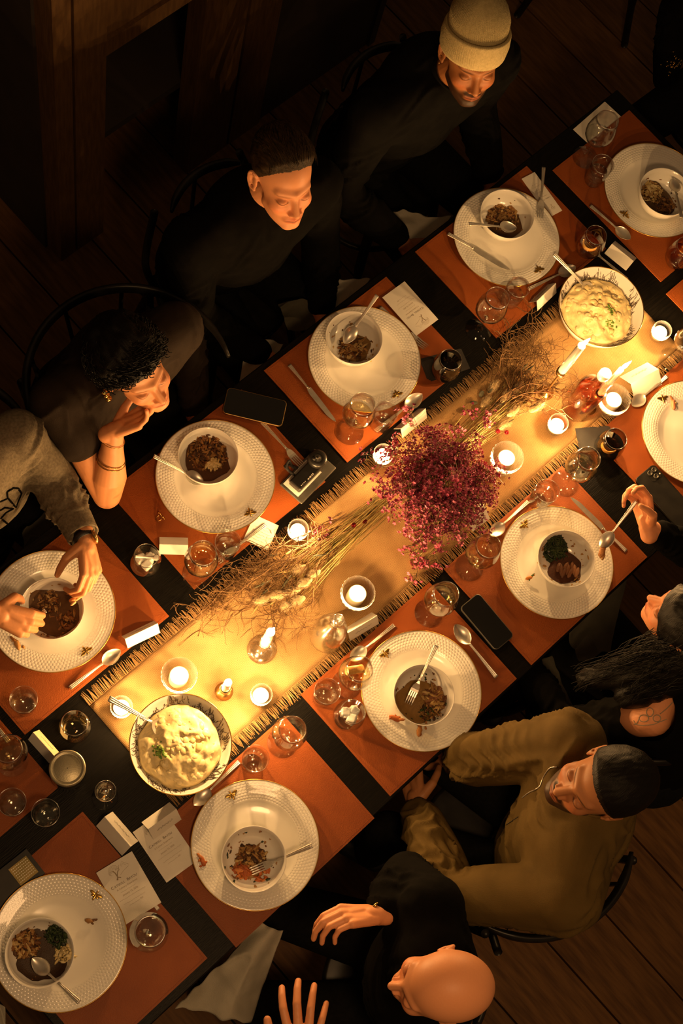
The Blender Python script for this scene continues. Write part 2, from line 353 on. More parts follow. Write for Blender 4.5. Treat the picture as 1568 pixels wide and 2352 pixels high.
def set_co(me, a): me.vertices.foreach_set('co', a.ravel()); me.update()
def set_col(me, C):
    at = me.color_attributes.new('Col', 'FLOAT_COLOR', 'POINT'); D = np.ones((len(C), 4)); D[:, :3] = C; at.data.foreach_set('color', D.ravel())
ICO = None
def ico():
    global ICO
    if ICO is None:
        import bmesh
        b = bmesh.new(); bmesh.ops.create_icosphere(b, subdivisions=2, radius=1.0); b.verts.ensure_lookup_table()
        ICO = ([tuple(v.co) for v in b.verts], [tuple(v.index for v in f.verts) for f in b.faces]); b.free()
    return ICO
def lump(c, r, seed=0, amp=0.25, freq=1.6, rot=None):
    V, F = ico(); R = rot if rot is not None else Matrix.Identity(3); out = []
    for v in V:
        v = Vector(v); k = 1 + amp * noise.noise(v * freq + Vector((seed * 3.1, seed * 1.7, 0)))
        out.append(Vector(c) + R @ Vector((v.x * r[0] * k, v.y * r[1] * k, v.z * r[2] * k)))
    return out, F
def rotz(a): return Matrix.Rotation(a, 3, 'Z')
def rrot(): return Matrix.Rotation(random.uniform(0, 2 * PI), 3, 'Z') @ Matrix.Rotation(random.uniform(-1, 1), 3, 'X')
# ================================================================ THE SETTING
TZ = 0.75                                   # table top
bounds = [-3.2]
xs = [0.62, 0.82, 1.05, 1.24, 1.472, 1.67]
x = 0.62
left = []
while x > -2.6: x -= random.choice((0.19, 0.21, 0.23)); left.append(x)
x = 1.67; right = []
while x < 5.2: x += random.choice((0.19, 0.21, 0.23)); right.append(x)
xs = sorted(left) + xs + right
fl = link('floor', mesh('floor', *box((xs[0], -3.4, -0.06), (xs[-1], 3.2, -0.022)), MT['floorgap'], False)); tag(fl, kind='structure')
for i in range(len(xs) - 1):
    a, b = xs[i] + 0.003, xs[i + 1] - 0.003
    V, F = box((-(b - a) / 2, -3.3, -0.022), ((b - a) / 2, 3.1, 0.0)); dz = random.uniform(-0.0015, 0.0005)
    o = link('plank', mesh('plank', V, F, MT['plank'], False), fl, ((a + b) / 2, 0, dz))
w = link('wall_back', mesh('wall_back', *box((-2.6, 3.1, 0), (5.3, 3.2, 3.0)), MT['plaster'], False)); tag(w, kind='structure')

# tall open-fronted timber cabinet standing behind the short-haired man
cab = empty('wooden_cabinet', (1.33, 1.77, 0), 0, 'tall old timber cabinet with open dark front beyond the guests', 'cabinet')
def cb(name, a, b, m='oldwood'):
    link(name, mesh(name, *box([a[0] - 1.33, a[1] - 1.77, a[2]], [b[0] - 1.33, b[1] - 1.77, b[2]]), MT[m], False), cab)
cb('post', (1.345, 1.77, 0), (1.403, 1.84, 2.5)); cb('post', (1.412, 1.77, 0), (1.518, 1.84, 2.5))
cb('post', (1.875, 1.77, 0), (2.050, 1.84, 2.5)); cb('post', (2.062, 1.77, 0), (2.20, 1.84, 2.5))
cb('front_panel', (1.518, 1.785, 0.975), (1.875, 1.80, 2.5)); cb('rail', (1.518, 1.772, 0.965), (1.875, 1.79, 1.03))
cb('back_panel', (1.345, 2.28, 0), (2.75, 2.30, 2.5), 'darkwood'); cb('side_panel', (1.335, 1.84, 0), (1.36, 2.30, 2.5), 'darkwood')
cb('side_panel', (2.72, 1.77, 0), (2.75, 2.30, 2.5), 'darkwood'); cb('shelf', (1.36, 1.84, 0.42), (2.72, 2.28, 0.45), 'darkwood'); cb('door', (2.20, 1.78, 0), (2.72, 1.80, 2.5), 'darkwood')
jug = empty('stoneware_jug', P(285, 345, 0.45) * 1.0, 0, 'small pale stoneware jug on the dark cabinet shelf', 'jug')
jp = P(283, 340, 0.45); jug.location = (max(1.62, min(1.8, jp.x)), 2.0, 0.45)
link('jug_body', mesh('jug_body', *lathe([(0.001, 0), (0.04, 0), (0.06, 0.05), (0.05, 0.10), (0.028, 0.13), (0.034, 0.15), (0.03, 0.149), (0.024, 0.13), (0.045, 0.09), (0.03, 0.01), (0.001, 0.008)], 24), MT['linen']), jug)
link('handle', mesh('handle', *tube(bez([(0.03, 0, 0.14), (0.08, 0, 0.12), (0.075, 0, 0.07), (0.05, 0, 0.05)], 5), 0.006, 8), MT['linen']), jug)

# ================================================================ TABLE
tb = empty('dining_table', (1.32, 0.368, 0), 0, 'long black painted dining table laid for a dinner', 'table')
tm = mesh('tabletop', *box((-1.445, -0.538, 0.715), (1.445, 0.538, TZ)), MT['table'], False)
to = link('tabletop', tm, tb); bv = to.modifiers.new('b', 'BEVEL'); bv.width = 0.003; bv.segments = 2
for sx in (-1, 1):
    for sy in (-1, 1):
        V, F = box((-0.035, -0.035, 0), (0.035, 0.035, 0.715)); link('leg', mesh('leg', V, F, MT['table'], False), tb, (sx * 1.30, sy * 0.42, 0))
for sy in (-1, 1): link('apron', mesh('apron', *box((-1.27, -0.012, 0.62), (1.27, 0.012, 0.715)), MT['table'], False), tb, (0, sy * 0.42, 0))

# burlap runner
RX0, RX1, RY0, RY1 = 0.405, 2.302, 0.200, 0.495
def runner():
    nx, ny = 120, 18; V = []; F = []
    for i in range(nx + 1):
        for j in range(ny + 1):
            x = RX0 + (RX1 - RX0) * i / nx; y = RY0 + (RY1 - RY0) * j / ny
            z = 0.0008 + 0.0012 * (0.5 + 0.5 * noise.noise(Vector((x * 6, y * 6, 0.3))))
            V.append((x, y + 0.003 * noise.noise(Vector((x * 5, 0.7 * (j // 9), 0))), TZ + z))
    for i in range(nx):
        for j in range(ny): a = i * (ny + 1) + j; F.append((a, a + ny + 1, a + ny + 2, a + 1))
    o = link('table_runner', mesh('table_runner', V, F, MT['burlap'])); tag(o, 'tan burlap table runner with frayed long edges down the middle', 'table runner')
    s = o.modifiers.new('s', 'SOLIDIFY'); s.thickness = 0.0012
    mb = MB()
    for side, y0, sg in ((0, RY0, -1), (1, RY1, 1)):
        x = RX0
        while x < RX1:
            n = random.choice((1, 1, 2, 3)); lean = random.gauss(0, 0.0032) + 0.006 * noise.noise(Vector((x * 9, side * 5, 0))); ln = random.uniform(0.024, 0.036)
            for q in range(n):
                xx = x + q * 0.0009
                pts = [(xx, y0 - sg * 0.002, TZ + 0.0018), (xx + lean * 0.4, y0 + sg * ln * 0.5, TZ + 0.0022 + random.uniform(0, 0.002)), (xx + lean + random.gauss(0, 0.0012), y0 + sg * ln, TZ + 0.0012)]
                mb.add(tube(pts, [0.0006, 0.0006, 0.0004], 3, False))
            x += random.uniform(0.0010, 0.0024) + n * 0.0006
    f = link('fringe', mb.mesh('fringe', MT['fringe']), o); tag(f, kind='stuff')
runner()

# leather placemats
MATS = [(0.055, 0.615, 1, 'rust leather placemat at the lower left corner, half out of frame'),
        (2.574, 0.606, 1, 'rust leather placemat at the far end under the plate beside the upright menu card'),
        (2.126, 0.723, 0, 'rust leather placemat before the guest in the knit beanie'),
        (1.554, 0.719, 0, 'rust leather placemat before the short-haired man in black'),
        (1.018, 0.717, 0, 'rust leather placemat under the leaning woman\'s elbow'),
        (0.471, 0.706, 0, 'rust leather placemat before the guest in the grey sweater'),
        (1.551, 0.004, 0, 'rust leather placemat under the plate with dark greens and sauce'),
        (1.043, 0.005, 0, 'rust leather placemat before the man in the olive jacket'),
        (0.523, -0.007, 0, 'rust leather placemat before the bald man'),
        (0.063, 0.080, 1, 'rust leather placemat at the near end below the angled menu card'),
        (2.131, 0.005, 0, 'rust leather placemat under the black phone with three lenses'),
        (2.559, 0.117, 1, 'rust leather placemat at the far right edge, only its corner in view')]
def mats():
    w, d = 0.4535, 0.335
    V, F = box((-w / 2, -d / 2, 0), (w / 2, d / 2, 0.0028)); me = mesh('placemat', V, F, MT['mat'], False)
    mb = MB(); ins = 0.006
    def line(x0, y0, x1, y1):
        L = math.hypot(x1 - x0, y1 - y0); n = int(L / 0.005)
        for k in range(n):
            t0, t1 = (k + 0.15) / n, (k + 0.75) / n; a = (x0 + (x1 - x0) * t0, y0 + (y1 - y0) * t0); b = (x0 + (x1 - x0) * t1, y0 + (y1 - y0) * t1)
            mb.add(box((min(a[0], b[0]) - 0.0003, min(a[1], b[1]) - 0.0003, 0.0026), (max(a[0], b[0]) + 0.0003, max(a[1], b[1]) + 0.0003, 0.0032)))
    X, Y = w / 2 - ins, d / 2 - ins
    line(-X, -Y, X, -Y); line(-X, Y, X, Y); line(-X, -Y, -X, Y); line(X, -Y, X, Y)
    st = mb.mesh('stitching', MT['stitch'], False)
    for i, (x, y, r, lab) in enumerate(MATS):
        o = link('placemat', me, None, (x, y, TZ + 0.0001), (0, 0, (PI / 2 if r else 0) + random.uniform(-0.006, 0.006))); tag(o, lab, 'placemat', 'leather placemats along the table')
        if i == 0: bvm = None
        s = link('stitching', st, o); tag(s, kind='stuff')
mats()
MZ = TZ + 0.003

# ================================================================ PLATES
def plates():
    prof = [(0.001, 0.0045), (0.060, 0.0045), (0.090, 0.0055), (0.103, 0.0105), (0.107, 0.0130), (0.130, 0.0165), (0.150, 0.0195), (0.1545, 0.0205), (0.155, 0.0198),
            (0.1535, 0.0185), (0.130, 0.0135), (0.106, 0.0095), (0.094, 0.003), (0.088, 0.0), (0.084, 0.0), (0.082, 0.002), (0.001, 0.002)]
    me = mesh('plate', *lathe(prof, 96), MT['plate'])
    ring = []
    for k in range(8): a = 2 * PI * k / 8; ring.append((0.1546 + 0.0011 * math.cos(a), 0.0202 + 0.0011 * math.sin(a)))
    rim = mesh('gold_rim', *lathe(ring, 96, True), MT['gold'])
    mb = MB()                                           # bee: body, head, two wings each side, lying on the rim
    zb = 0.0188
    mb.add(ellipsoid((0, -0.003, zb), (0.0030, 0.0105, 0.0016), n=10, m=6)); mb.add(ellipsoid((0, 0.0085, zb), (0.0026, 0.0028, 0.0014), n=10, m=6))
    for s in (-1, 1):
        mb.add(ellipsoid((s * 0.0085, 0.0030, zb), (0.0085, 0.0042, 0.0009), rotz(s * 0.15), n=10, m=6))
        mb.add(ellipsoid((s * 0.0055, -0.0025, zb), (0.0045, 0.0030, 0.0009), rotz(-s * 0.35), n=10, m=6))
        mb.add(tube([(0, 0.009, zb), (s * 0.003, 0.0135, zb)], 0.0003, 4))
    bee = mb.mesh('bee_motif', MT['gold'])
    # x, y, px of the bee, label
    D = [(2.596, 0.593, (1433, 493), 'white embossed charger plate with gold rim at the far end of the table'),
         (2.132, 0.758, (1240, 622), 'white charger plate with knife across it before the guest in the beanie'),
         (1.557, 0.738, (914, 908), 'white charger plate before the short-haired man, wine glass overlapping its edge'),
         (1.026, 0.740, (574, 1177), 'white charger plate before the woman leaning on her hand'),
         (0.484, 0.731, (199, 1497), 'white charger plate before the guest in the grey sweater'),
         (1.565, -0.012, (1202, 1203), 'white charger plate with a bit of carrot and leaf by the black sleeve'),
         (1.053, -0.022, (882, 1500), 'white charger plate with two red claw scraps before the man in olive'),
         (0.486, -0.026, (530, 1822), 'white charger plate with one orange scrap at its edge before the bald man'),
         (0.001, 0.111, (222, 2053), 'white charger plate at the near end with a brown scrap inside its rim'),
         (2.135, -0.005, (1521, 915), 'white charger plate cut by the right edge with no bowl on it')]
    for x, y, b, lab in D:
        q = P(b[0], b[1], MZ + 0.018); a = math.atan2(q.y - y, q.x - x)
        o = link('charger_plate', me, None, (x, y, MZ)); tag(o, lab, 'plate', 'gold-rimmed charger plates')
        link('gold_rim', rim, o)
        rr = 0.130
        bo = link('bee_motif', bee, o, (rr * math.cos(a), rr * math.sin(a), 0), (0, 0, a - PI / 2 + random.uniform(-0.5, 0.5)))
        tag(bo, 'gold bee printed on the rim')
plates()

# ================================================================ SMALL BOWLS AND FOOD
BZ = MZ + 0.0048
bowl_prof = [(0.001, 0.004), (0.030, 0.0045), (0.050, 0.0085), (0.064, 0.022), (0.0715, 0.042), (0.0755, 0.0605), (0.0775, 0.0615), (0.0775, 0.0600),
             (0.0738, 0.042), (0.0665, 0.020), (0.053, 0.0055), (0.040, 0.002), (0.038, 0.0), (0.034, 0.0), (0.033, 0.002), (0.001, 0.002)]
bowl_me = mesh('bowl', *lathe(bowl_prof, 72), MT['porcelain'])
BROWN = [(0.16, 0.06, 0.015), (0.09, 0.035, 0.010), (0.26, 0.11, 0.030), (0.36, 0.19, 0.06), (0.05, 0.02, 0.007)]
RICE = [(0.45, 0.28, 0.10), (0.32, 0.17, 0.05), (0.55, 0.38, 0.16)]
GREEN = [(0.020, 0.040, 0.010), (0.035, 0.060, 0.014), (0.012, 0.022, 0.007)]
MASH = [(0.80, 0.63, 0.29), (0.70, 0.52, 0.21), (0.86, 0.71, 0.38)]
MEAT = [(0.17, 0.065, 0.025), (0.24, 0.10, 0.04), (0.12, 0.045, 0.018)]
SHELL = [(0.50, 0.13, 0.03), (0.60, 0.22, 0.06), (0.38, 0.09, 0.02)]
def bowl_h(r):                                          # inner surface height of the small bowl at radius r
    for (a, za), (b, zb) in zip(bowl_prof[:6], bowl_prof[1:6]):
        if r <= b: return za + (zb - za) * (r - a) / (b - a)
    return 0.0605
class Food:
    def __init__(s): s.mb = MB(); s.C = []
    def add(s, vf, col):
        s.mb.add(vf); s.C += [col] * len(vf[0])
    def out(s, name, parent, m='food'):
        me = s.mb.mesh(name, MT[m]); C = np.array(s.C); C = C * (0.85 + 0.3 * RNG.rand(len(C), 1)); set_col(me, np.clip(C, 0, 1)); return link(name, me, parent)
def chunks(fd, cx, cy, rad, pal, n, size=(0.004, 0.009), z0=0.0, elong=1.8, heap=0.012, bowl=True):
    size = (size[0] * 0.55, size[1] * 0.8)
    for k in range(int(n * 2.2)):
        r = rad * math.sqrt(random.random()); a = random.uniform(0, 2 * PI); x = cx + r * math.cos(a); y = cy + r * math.sin(a); q = math.hypot(x, y)
        if bowl and q > 0.070: continue
        base = bowl_h(q) if bowl else 0.0
        z = base + z0 + heap * max(0, 1 - (r / rad) ** 2) + random.uniform(-0.001, 0.002)
        s = random.uniform(*size); c = random.choice(pal)
        fd.add(lump((x, y, z), (s * random.uniform(0.7, elong * 1.2), s * random.uniform(0.5, 0.9), s * 0.42), k, 0.75, 2.4, rrot()), c)
def sauce(fd, cx, cy, rad, col, lvl=0.012):
    n, m = 28, 6; V = [(cx, cy, lvl + 0.002)]; F = []
    for i in range(1, m + 1):
        for j in range(n):
            a = 2 * PI * j / n; r = rad * i / m * (1 + 0.22 * noise.noise(Vector((math.cos(a) * 1.5 + cx * 90, math.sin(a) * 1.5, cy * 90))))
            x = cx + r * math.cos(a); y = cy + r * math.sin(a); q = math.hypot(x, y)
            if q > 0.071: x *= 0.071 / q; y *= 0.071 / q; q = 0.071
            V.append((x, y, max(bowl_h(q) + 0.0009, lvl if i < m else 0)))
    for j in range(n): F.append((0, 1 + j, 1 + (j + 1) % n))
    for i in range(m - 1):
        for j in range(n): a = 1 + i * n; F.append((a + j, a + n + j, a + n + (j + 1) % n, a + (j + 1) % n))
    fd.add((V, F), col)
def smears(fd, n, cols, r0=0.045, r1=0.070):
    for k in range(n):
        a = random.uniform(0, 2 * PI); r = random.uniform(r0, r1); x, y = r * math.cos(a), r * math.sin(a); s = random.uniform(0.0012, 0.0035)
        fd.add(lump((x, y, bowl_h(r) + 0.0008), (s * random.uniform(1, 2.5), s, 0.0008), k, 0.3, 1.5, rotz(random.uniform(0, 6))), random.choice(cols))
BOWLS = {}
def bowls():
    # rim centre px, label, what is in it [(px of patch, kind)]
    D = {1: ((1528, 440), 'white bowl of dark stew and mash at the far end of the table', 'stew with pale mash in the bowl cut by the right edge'),
         2: ((1165, 491), 'white bowl with a spoon laid in it before the guest in the beanie', 'chopped brown stew in the bowl with knife laid below'),
         3: ((813, 775), 'white bowl before the short-haired man, spoon handle pointing up', 'last spoonfuls of chopped stew beneath the upturned spoon'),
         4: ((478, 1046), 'white bowl on the plate of the woman leaning on her hand', 'shredded brown stew with one creamy dollop'),
         5: ((119, 1397), 'white bowl between the hands of the guest in grey', 'dark gravy and rice in the bowl between two hands'),
         6: ((1301, 1283), 'white bowl of dark greens and sliced meat', 'dark leafy greens beside sliced meat in brown sauce'),
         7: ((974, 1596), 'white bowl with a fork in it before the man in olive', 'picked-over stew and sauce under the fork tines'),
         8: ((583, 1973), 'white bowl before the bald man, spoon handle pointing right', 'stew remains with orange shell pieces before the bald man'),
         9: ((91, 2189), 'white bowl on the near end plate, lower left of the picture', 'stew, wilted greens and mash in the lower left bowl')}
    for k, (c, lab, fl) in D.items():
        p = P(c[0], c[1], BZ + 0.061)
        o = link('small_bowl', bowl_me, None, (p.x, p.y, BZ), (0, 0, k)); tag(o, lab, 'bowl', 'white bowls on the charger plates'); o.rotation_euler = (0, 0, 0)
        BOWLS[k] = p
        def loc(px, py, z=0.02):
            q = P(px, py, BZ + z); return q.x - p.x, q.y - p.y
        fd = Food()
        if k == 1:
            sauce(fd, *loc(1512, 455), 0.052, (0.10, 0.05, 0.015)); chunks(fd, *loc(1500, 440), 0.035, MASH + RICE, 70); chunks(fd, *loc(1525, 465), 0.034, BROWN, 80); smears(fd, 20, BROWN)
        elif k == 2:
            sauce(fd, *loc(1160, 508), 0.050, (0.13, 0.06, 0.018)); chunks(fd, *loc(1158, 500), 0.045, BROWN + RICE, 170); smears(fd, 12, BROWN)
        elif k == 3:
            sauce(fd, *loc(820, 795), 0.040, (0.20, 0.11, 0.03)); chunks(fd, *loc(812, 795), 0.038, BROWN + RICE, 110); smears(fd, 26, BROWN + RICE)
        elif k == 4:
            sauce(fd, *loc(478, 1055), 0.056, (0.08, 0.03, 0.01)); chunks(fd, *loc(476, 1045), 0.052, BROWN + BROWN + RICE[1:2], 230, (0.003, 0.008)); chunks(fd, *loc(490, 1066), 0.014, MASH, 26, z0=0.014)
        elif k == 5:
            sauce(fd, *loc(125, 1405), 0.062, (0.10, 0.045, 0.012), 0.014); chunks(fd, *loc(115, 1392), 0.040, RICE + BROWN, 110, (0.003, 0.007)); smears(fd, 50, BROWN + RICE); chunks(fd, *loc(150, 1425), 0.03, BROWN, 30)
        elif k == 6:
            sauce(fd, *loc(1300, 1300), 0.047, (0.07, 0.022, 0.008)); chunks(fd, *loc(1277, 1262), 0.034, GREEN, 150, (0.003, 0.007), heap=0.018)
            for q in range(9):
                x, y = loc(1283 + q * 5, 1302 + (q % 3) * 7); fd.add(lump((x, y, 0.020 + 0.002 * (q % 3)), (0.016, 0.006, 0.004), q, 0.3, 1.4, rotz(0.6 + random.uniform(-0.4, 0.4))), random.choice(MEAT))
            smears(fd, 40, [(0.45, 0.26, 0.08), (0.3, 0.14, 0.04)])
        elif k == 7:
            sauce(fd, *loc(960, 1612), 0.055, (0.26, 0.14, 0.035)); chunks(fd, *loc(995, 1605), 0.034, MEAT + RICE, 60, (0.005, 0.010)); chunks(fd, *loc(985, 1632), 0.030, GREEN + BROWN, 70, (0.002, 0.005)); smears(fd, 36, GREEN + BROWN)
        elif k == 8:
            chunks(fd, *loc(578, 1975), 0.036, BROWN + RICE, 90); chunks(fd, *loc(560, 1998), 0.018, SHELL, 14, (0.008, 0.012)); chunks(fd, *loc(600, 2005), 0.018, SHELL, 8, (0.007, 0.011)); smears(fd, 40, GREEN + BROWN); sauce(fd, *loc(578, 1980), 0.038, (0.30, 0.17, 0.05))
        elif k == 9:
            sauce(fd, *loc(100, 2195), 0.058, (0.045, 0.022, 0.010)); chunks(fd, *loc(62, 2170), 0.034, BROWN + RICE, 110); chunks(fd, *loc(130, 2150), 0.026, GREEN, 80, (0.003, 0.007)); chunks(fd, *loc(146, 2192), 0.018, MASH, 40, (0.004, 0.008)); smears(fd, 18, BROWN)
        fo = fd.out('stew', None); fo.location = (p.x, p.y, BZ); tag(fo, fl, 'food', 'stew in the white bowls', 'stuff')
bowls()

# big serving bowls with branch print and mashed potato
def serving():
    prof = [(0.001, 0.006), (0.05, 0.006), (0.078, 0.013), (0.100, 0.034), (0.114, 0.062), (0.120, 0.080), (0.1225, 0.0815), (0.1225, 0.079), (0.116, 0.060), (0.102, 0.030), (0.080, 0.008), (0.062, 0.002), (0.06, 0), (0.054, 0), (0.001, 0.002)]
    me = mesh('serving_bowl', *lathe(prof, 96), MT['porcelain'])
    ring = [(0.1216 + 0.0013 * math.cos(a), 0.0815 + 0.0013 * math.sin(a)) for a in np.linspace(0, 2 * PI, 8, endpoint=False)]
    rim = mesh('gold_rim', *lathe(ring, 96, True), MT['gold'])
    def H(r):
        for (a, za), (b, zb) in zip(prof[:6], prof[1:6]):
            if r <= b: return za + (zb - za) * (r - a) / (b - a)
        return 0.08
    mb = MB()
    def onb(a, r): return Vector((r * math.cos(a), r * math.sin(a), H(r) + 0.0006))
    for k in range(34):
        a = 2 * PI * k / 34 + random.uniform(-0.06, 0.06); r = random.uniform(0.092, 0.104); pts = []; d = random.choice((-1, 1))
        for s in range(7):
            pts.append(onb(a + d * s * 0.045, min(0.119, r + s * random.uniform(0.0012, 0.0036))))
        mb.add(tube(pts, 0.00055, 4))
        for s in range(1, 7):
            for e in (-1, 1):
                q = pts[s]; an = math.atan2(q.y, q.x); rq = math.hypot(q.x, q.y); an2 = an + e * 0.02 + d * 0.025; r2 = min(0.1195, max(0.09, rq + e * random.uniform(0.003, 0.007)))
                if random.random() < 0.7:
                    z = onb(an2, r2); mb.add(tube([q, (q + z) / 2, z], [0.0004, 0.0012, 0.0004], 4))
        if k % 5 == 0:
            c = onb(a + 0.1, 0.109)
            for e in range(7):
                t = 2 * PI * e / 7; z = onb(a + 0.1 + 0.045 * math.cos(t), min(0.119, 0.109 + 0.005 * math.sin(t))); mb.add(tube([c, z], [0.0004, 0.0014], 4))
    pr = mb.mesh('branch_print', MT['ink'])
    for (c, lab, fl, greens, seed) in [((415, 1709), 'patterned white serving bowl of mash at the lower left of the runner', 'creamy lumpy mash with scallions in the lower left serving bowl', [((365, 1725), 26)], 1),
                                        ((1381, 704), 'patterned white serving bowl of mash near the far end of the runner', 'creamy lumpy mash with scallions in the far serving bowl', [((1403, 714), 14), ((1402, 740), 8)], 2)]:
        p = P(c[0], c[1], TZ + 0.083)
        o = link('serving_bowl', me, None, (p.x, p.y, TZ + 0.0025)); tag(o, lab, 'bowl', 'patterned serving bowls of mash'); link('gold_rim', rim, o); q = link('branch_print', pr, o, None, (0, 0, seed)); tag(q, 'black leafy branch print inside the rim', kind='stuff')
        # heap of mash: a lumpy surface
        n, m = 96, 34; V = [(0, 0, 0.066)]; F = []; C = [MASH[0]]
        for i in range(1, m + 1):
            for j in range(n):
                a = 2 * PI * j / n; r = 0.100 * i / m * (1 + 0.07 * noise.noise(Vector((2 * math.cos(a), 2 * math.sin(a), seed))))
                x, y = r * math.cos(a), r * math.sin(a); v = Vector((x * 22, y * 22, seed * 5.0))
                z = 0.063 - 0.022 * (r / 0.1) ** 2 + 0.014 * (1 - abs(noise.noise(v) * 1.6)) + 0.006 * noise.noise(v * 2.3) + 0.0012 * noise.noise(v * 6)
                z = max(z, H(r) + 0.001) if i < m else H(r) + 0.0005
                V.append((x, y, z)); t = 0.5 + 0.5 * noise.noise(v * 1.5 + Vector((9, 9, 9))); s = max(0, noise.noise(v * 2.6 + Vector((3, 1, 0)))) * 0.5
                C.append(tuple(np.array(MASH[0]) * (1 - t) + np.array(MASH[2]) * t - np.array((0.20, 0.20, 0.12)) * s))
        for j in range(n): F.append((0, 1 + j, 1 + (j + 1) % n))
        for i in range(m - 1):
            for j in range(n): a = 1 + i * n; F.append((a + j, a + n + j, a + n + (j + 1) % n, a + (j + 1) % n))
        fd = Food(); fd.mb.add((V, F)); fd.C += C
        for k in range(80):
            r = 0.088 * math.sqrt(random.random()); a = random.uniform(0, 2 * PI); x, y = r * math.cos(a), r * math.sin(a); v = Vector((x * 22, y * 22, seed * 5.0))
            z = 0.063 - 0.024 * (r / 0.1) ** 2 + 0.010 * (1 - abs(noise.noise(v))) + 0.005 * noise.noise(v * 2.3); s = random.uniform(0.004, 0.013)
            fd.add(lump((x, y, z + 0.001), (s, s * 0.75, s * 0.38), k, 0.45, 1.3, rotz(random.uniform(0, 6))), random.choice(MASH[:1] + MASH[2:]))
        for (g, cnt) in greens:
            w = P(g[0], g[1], TZ + 0.075)
            for k in range(cnt * 2):
                x = w.x - p.x + random.gauss(0, 0.006); y = w.y - p.y + random.gauss(0, 0.011); r = math.hypot(x, y); v = Vector((x * 22, y * 22, seed * 5.0))
                z = 0.068 - 0.024 * (r / 0.1) ** 2 + 0.010 * (1 - abs(noise.noise(v))) + 0.005 * noise.noise(v * 2.3); s = random.uniform(0.0015, 0.0032)
                fd.add(lump((x, y, z), (s * 1.3, s, s * 0.7), k, 0.2, 1.5, rrot()), random.choice([(0.16, 0.30, 0.03), (0.24, 0.38, 0.06), (0.10, 0.20, 0.02)]))
        fo = fd.out('mashed_potato', None, 'mash'); fo.location = (p.x, p.y, TZ + 0.0025); tag(fo, fl, 'food', 'mash in the serving bowls', 'stuff')
serving()

# scraps on plate rims
def scraps():
    def claw(px, py, ang, lab, s=1.0, pal=SHELL, z=0.010, bits=4):
        p = P(px, py, MZ + z); fd = Food()
        fd.add(lump((0, 0, 0.004), (0.014 * s, 0.006 * s, 0.004 * s), px, 0.35, 1.5), pal[0]); fd.add(lump((0.013 * s, 0.003, 0.004), (0.011 * s, 0.0035 * s, 0.003 * s), py, 0.35, 1.5, rotz(0.4)), pal[1 % len(pal)])
        for k in range(bits): fd.add(lump((random.gauss(0, 0.008) * s, random.gauss(0, 0.005) * s, 0.004), (0.004 * s, 0.003 * s, 0.002), k, 0.4, 1.5, rrot()), random.choice(pal))
        o = fd.out('food_scrap', None); o.location = (p.x, p.y, MZ + z); o.rotation_euler = (0, 0, ang); tag(o, lab, 'food scrap')
    claw(905, 1650, -1.9 + 0.75, 'long red claw scrap left of the bowl before the man in olive', 1.15)
    claw(962, 1680, 0.6, 'orange-brown shell scrap below the bowl before the man in olive', 1.1, [(0.45, 0.2, 0.06), (0.3, 0.11, 0.03)])
    claw(465, 1978, 1.2, 'orange shell scrap on the left rim of the bald man\'s plate', 1.0, z=0.016)
    claw(205, 2115, -0.9, 'brown chewed scrap lying inside the rim of the near end plate', 0.8, [(0.3, 0.15, 0.05), (0.12, 0.05, 0.015)])
    claw(40, 1482, 1.3, 'orange shell scraps on the plate under the hand of the guest in grey', 1.2, [(0.55, 0.28, 0.09), (0.42, 0.17, 0.04)])
    claw(1214, 1328, -0.4, 'small bit of carrot with a green leaf on the plate', 0.8, [(0.6, 0.22, 0.05), (0.06, 0.10, 0.02), (0.07, 0.12, 0.02)])
    claw(1545, 930, 0.9, 'pink and brown food scrap on the plate at the right edge', 1.2, [(0.6, 0.2, 0.1), (0.3, 0.12, 0.04), (0.6, 0.4, 0.15)])
scraps()
# ================================================================ CUTLERY
def handle_mesh(L=0.105):
    V = []; F = []; n = 22; k = 20                       # ribbed flat handle, end at x=0
    for i in range(n + 1):
        t = i / n; x = L * t; w = 0.0070 * (1 - t) + 0.0026 * t + (0.0008 if t > 0.94 else 0); h = 0.0016 * (1 - t) + 0.0018 * t; rz_ = 0.0010 * math.sin(PI * t)
        for j in range(k):
            if j < k - 4:
                u = -1 + 2 * j / (k - 5); z = h + 0.0007 * math.cos(u * PI * 3) * (1 if t < 0.9 else 0.2) - 0.0007 * u * u; V.append((x, u * w, z + rz_))
            else:
                u = 1 - 2 * (j - (k - 4)) / 3; V.append((x, u * w * 0.9, -h * 0.6 + rz_))
    for i in range(n):
        for j in range(k): a = i * k; F.append((a + j, a + (j + 1) % k, a + k + (j + 1) % k, a + k + j))
    F.append(tuple(reversed(range(k)))); F.append(tuple(n * k + j for j in range(k)))
    return V, F
HL = 0.118
HM = mesh('handle', *handle_mesh(HL), MT['steel'])
KH = mesh('handle', *handle_mesh(0.095), MT['steel'])
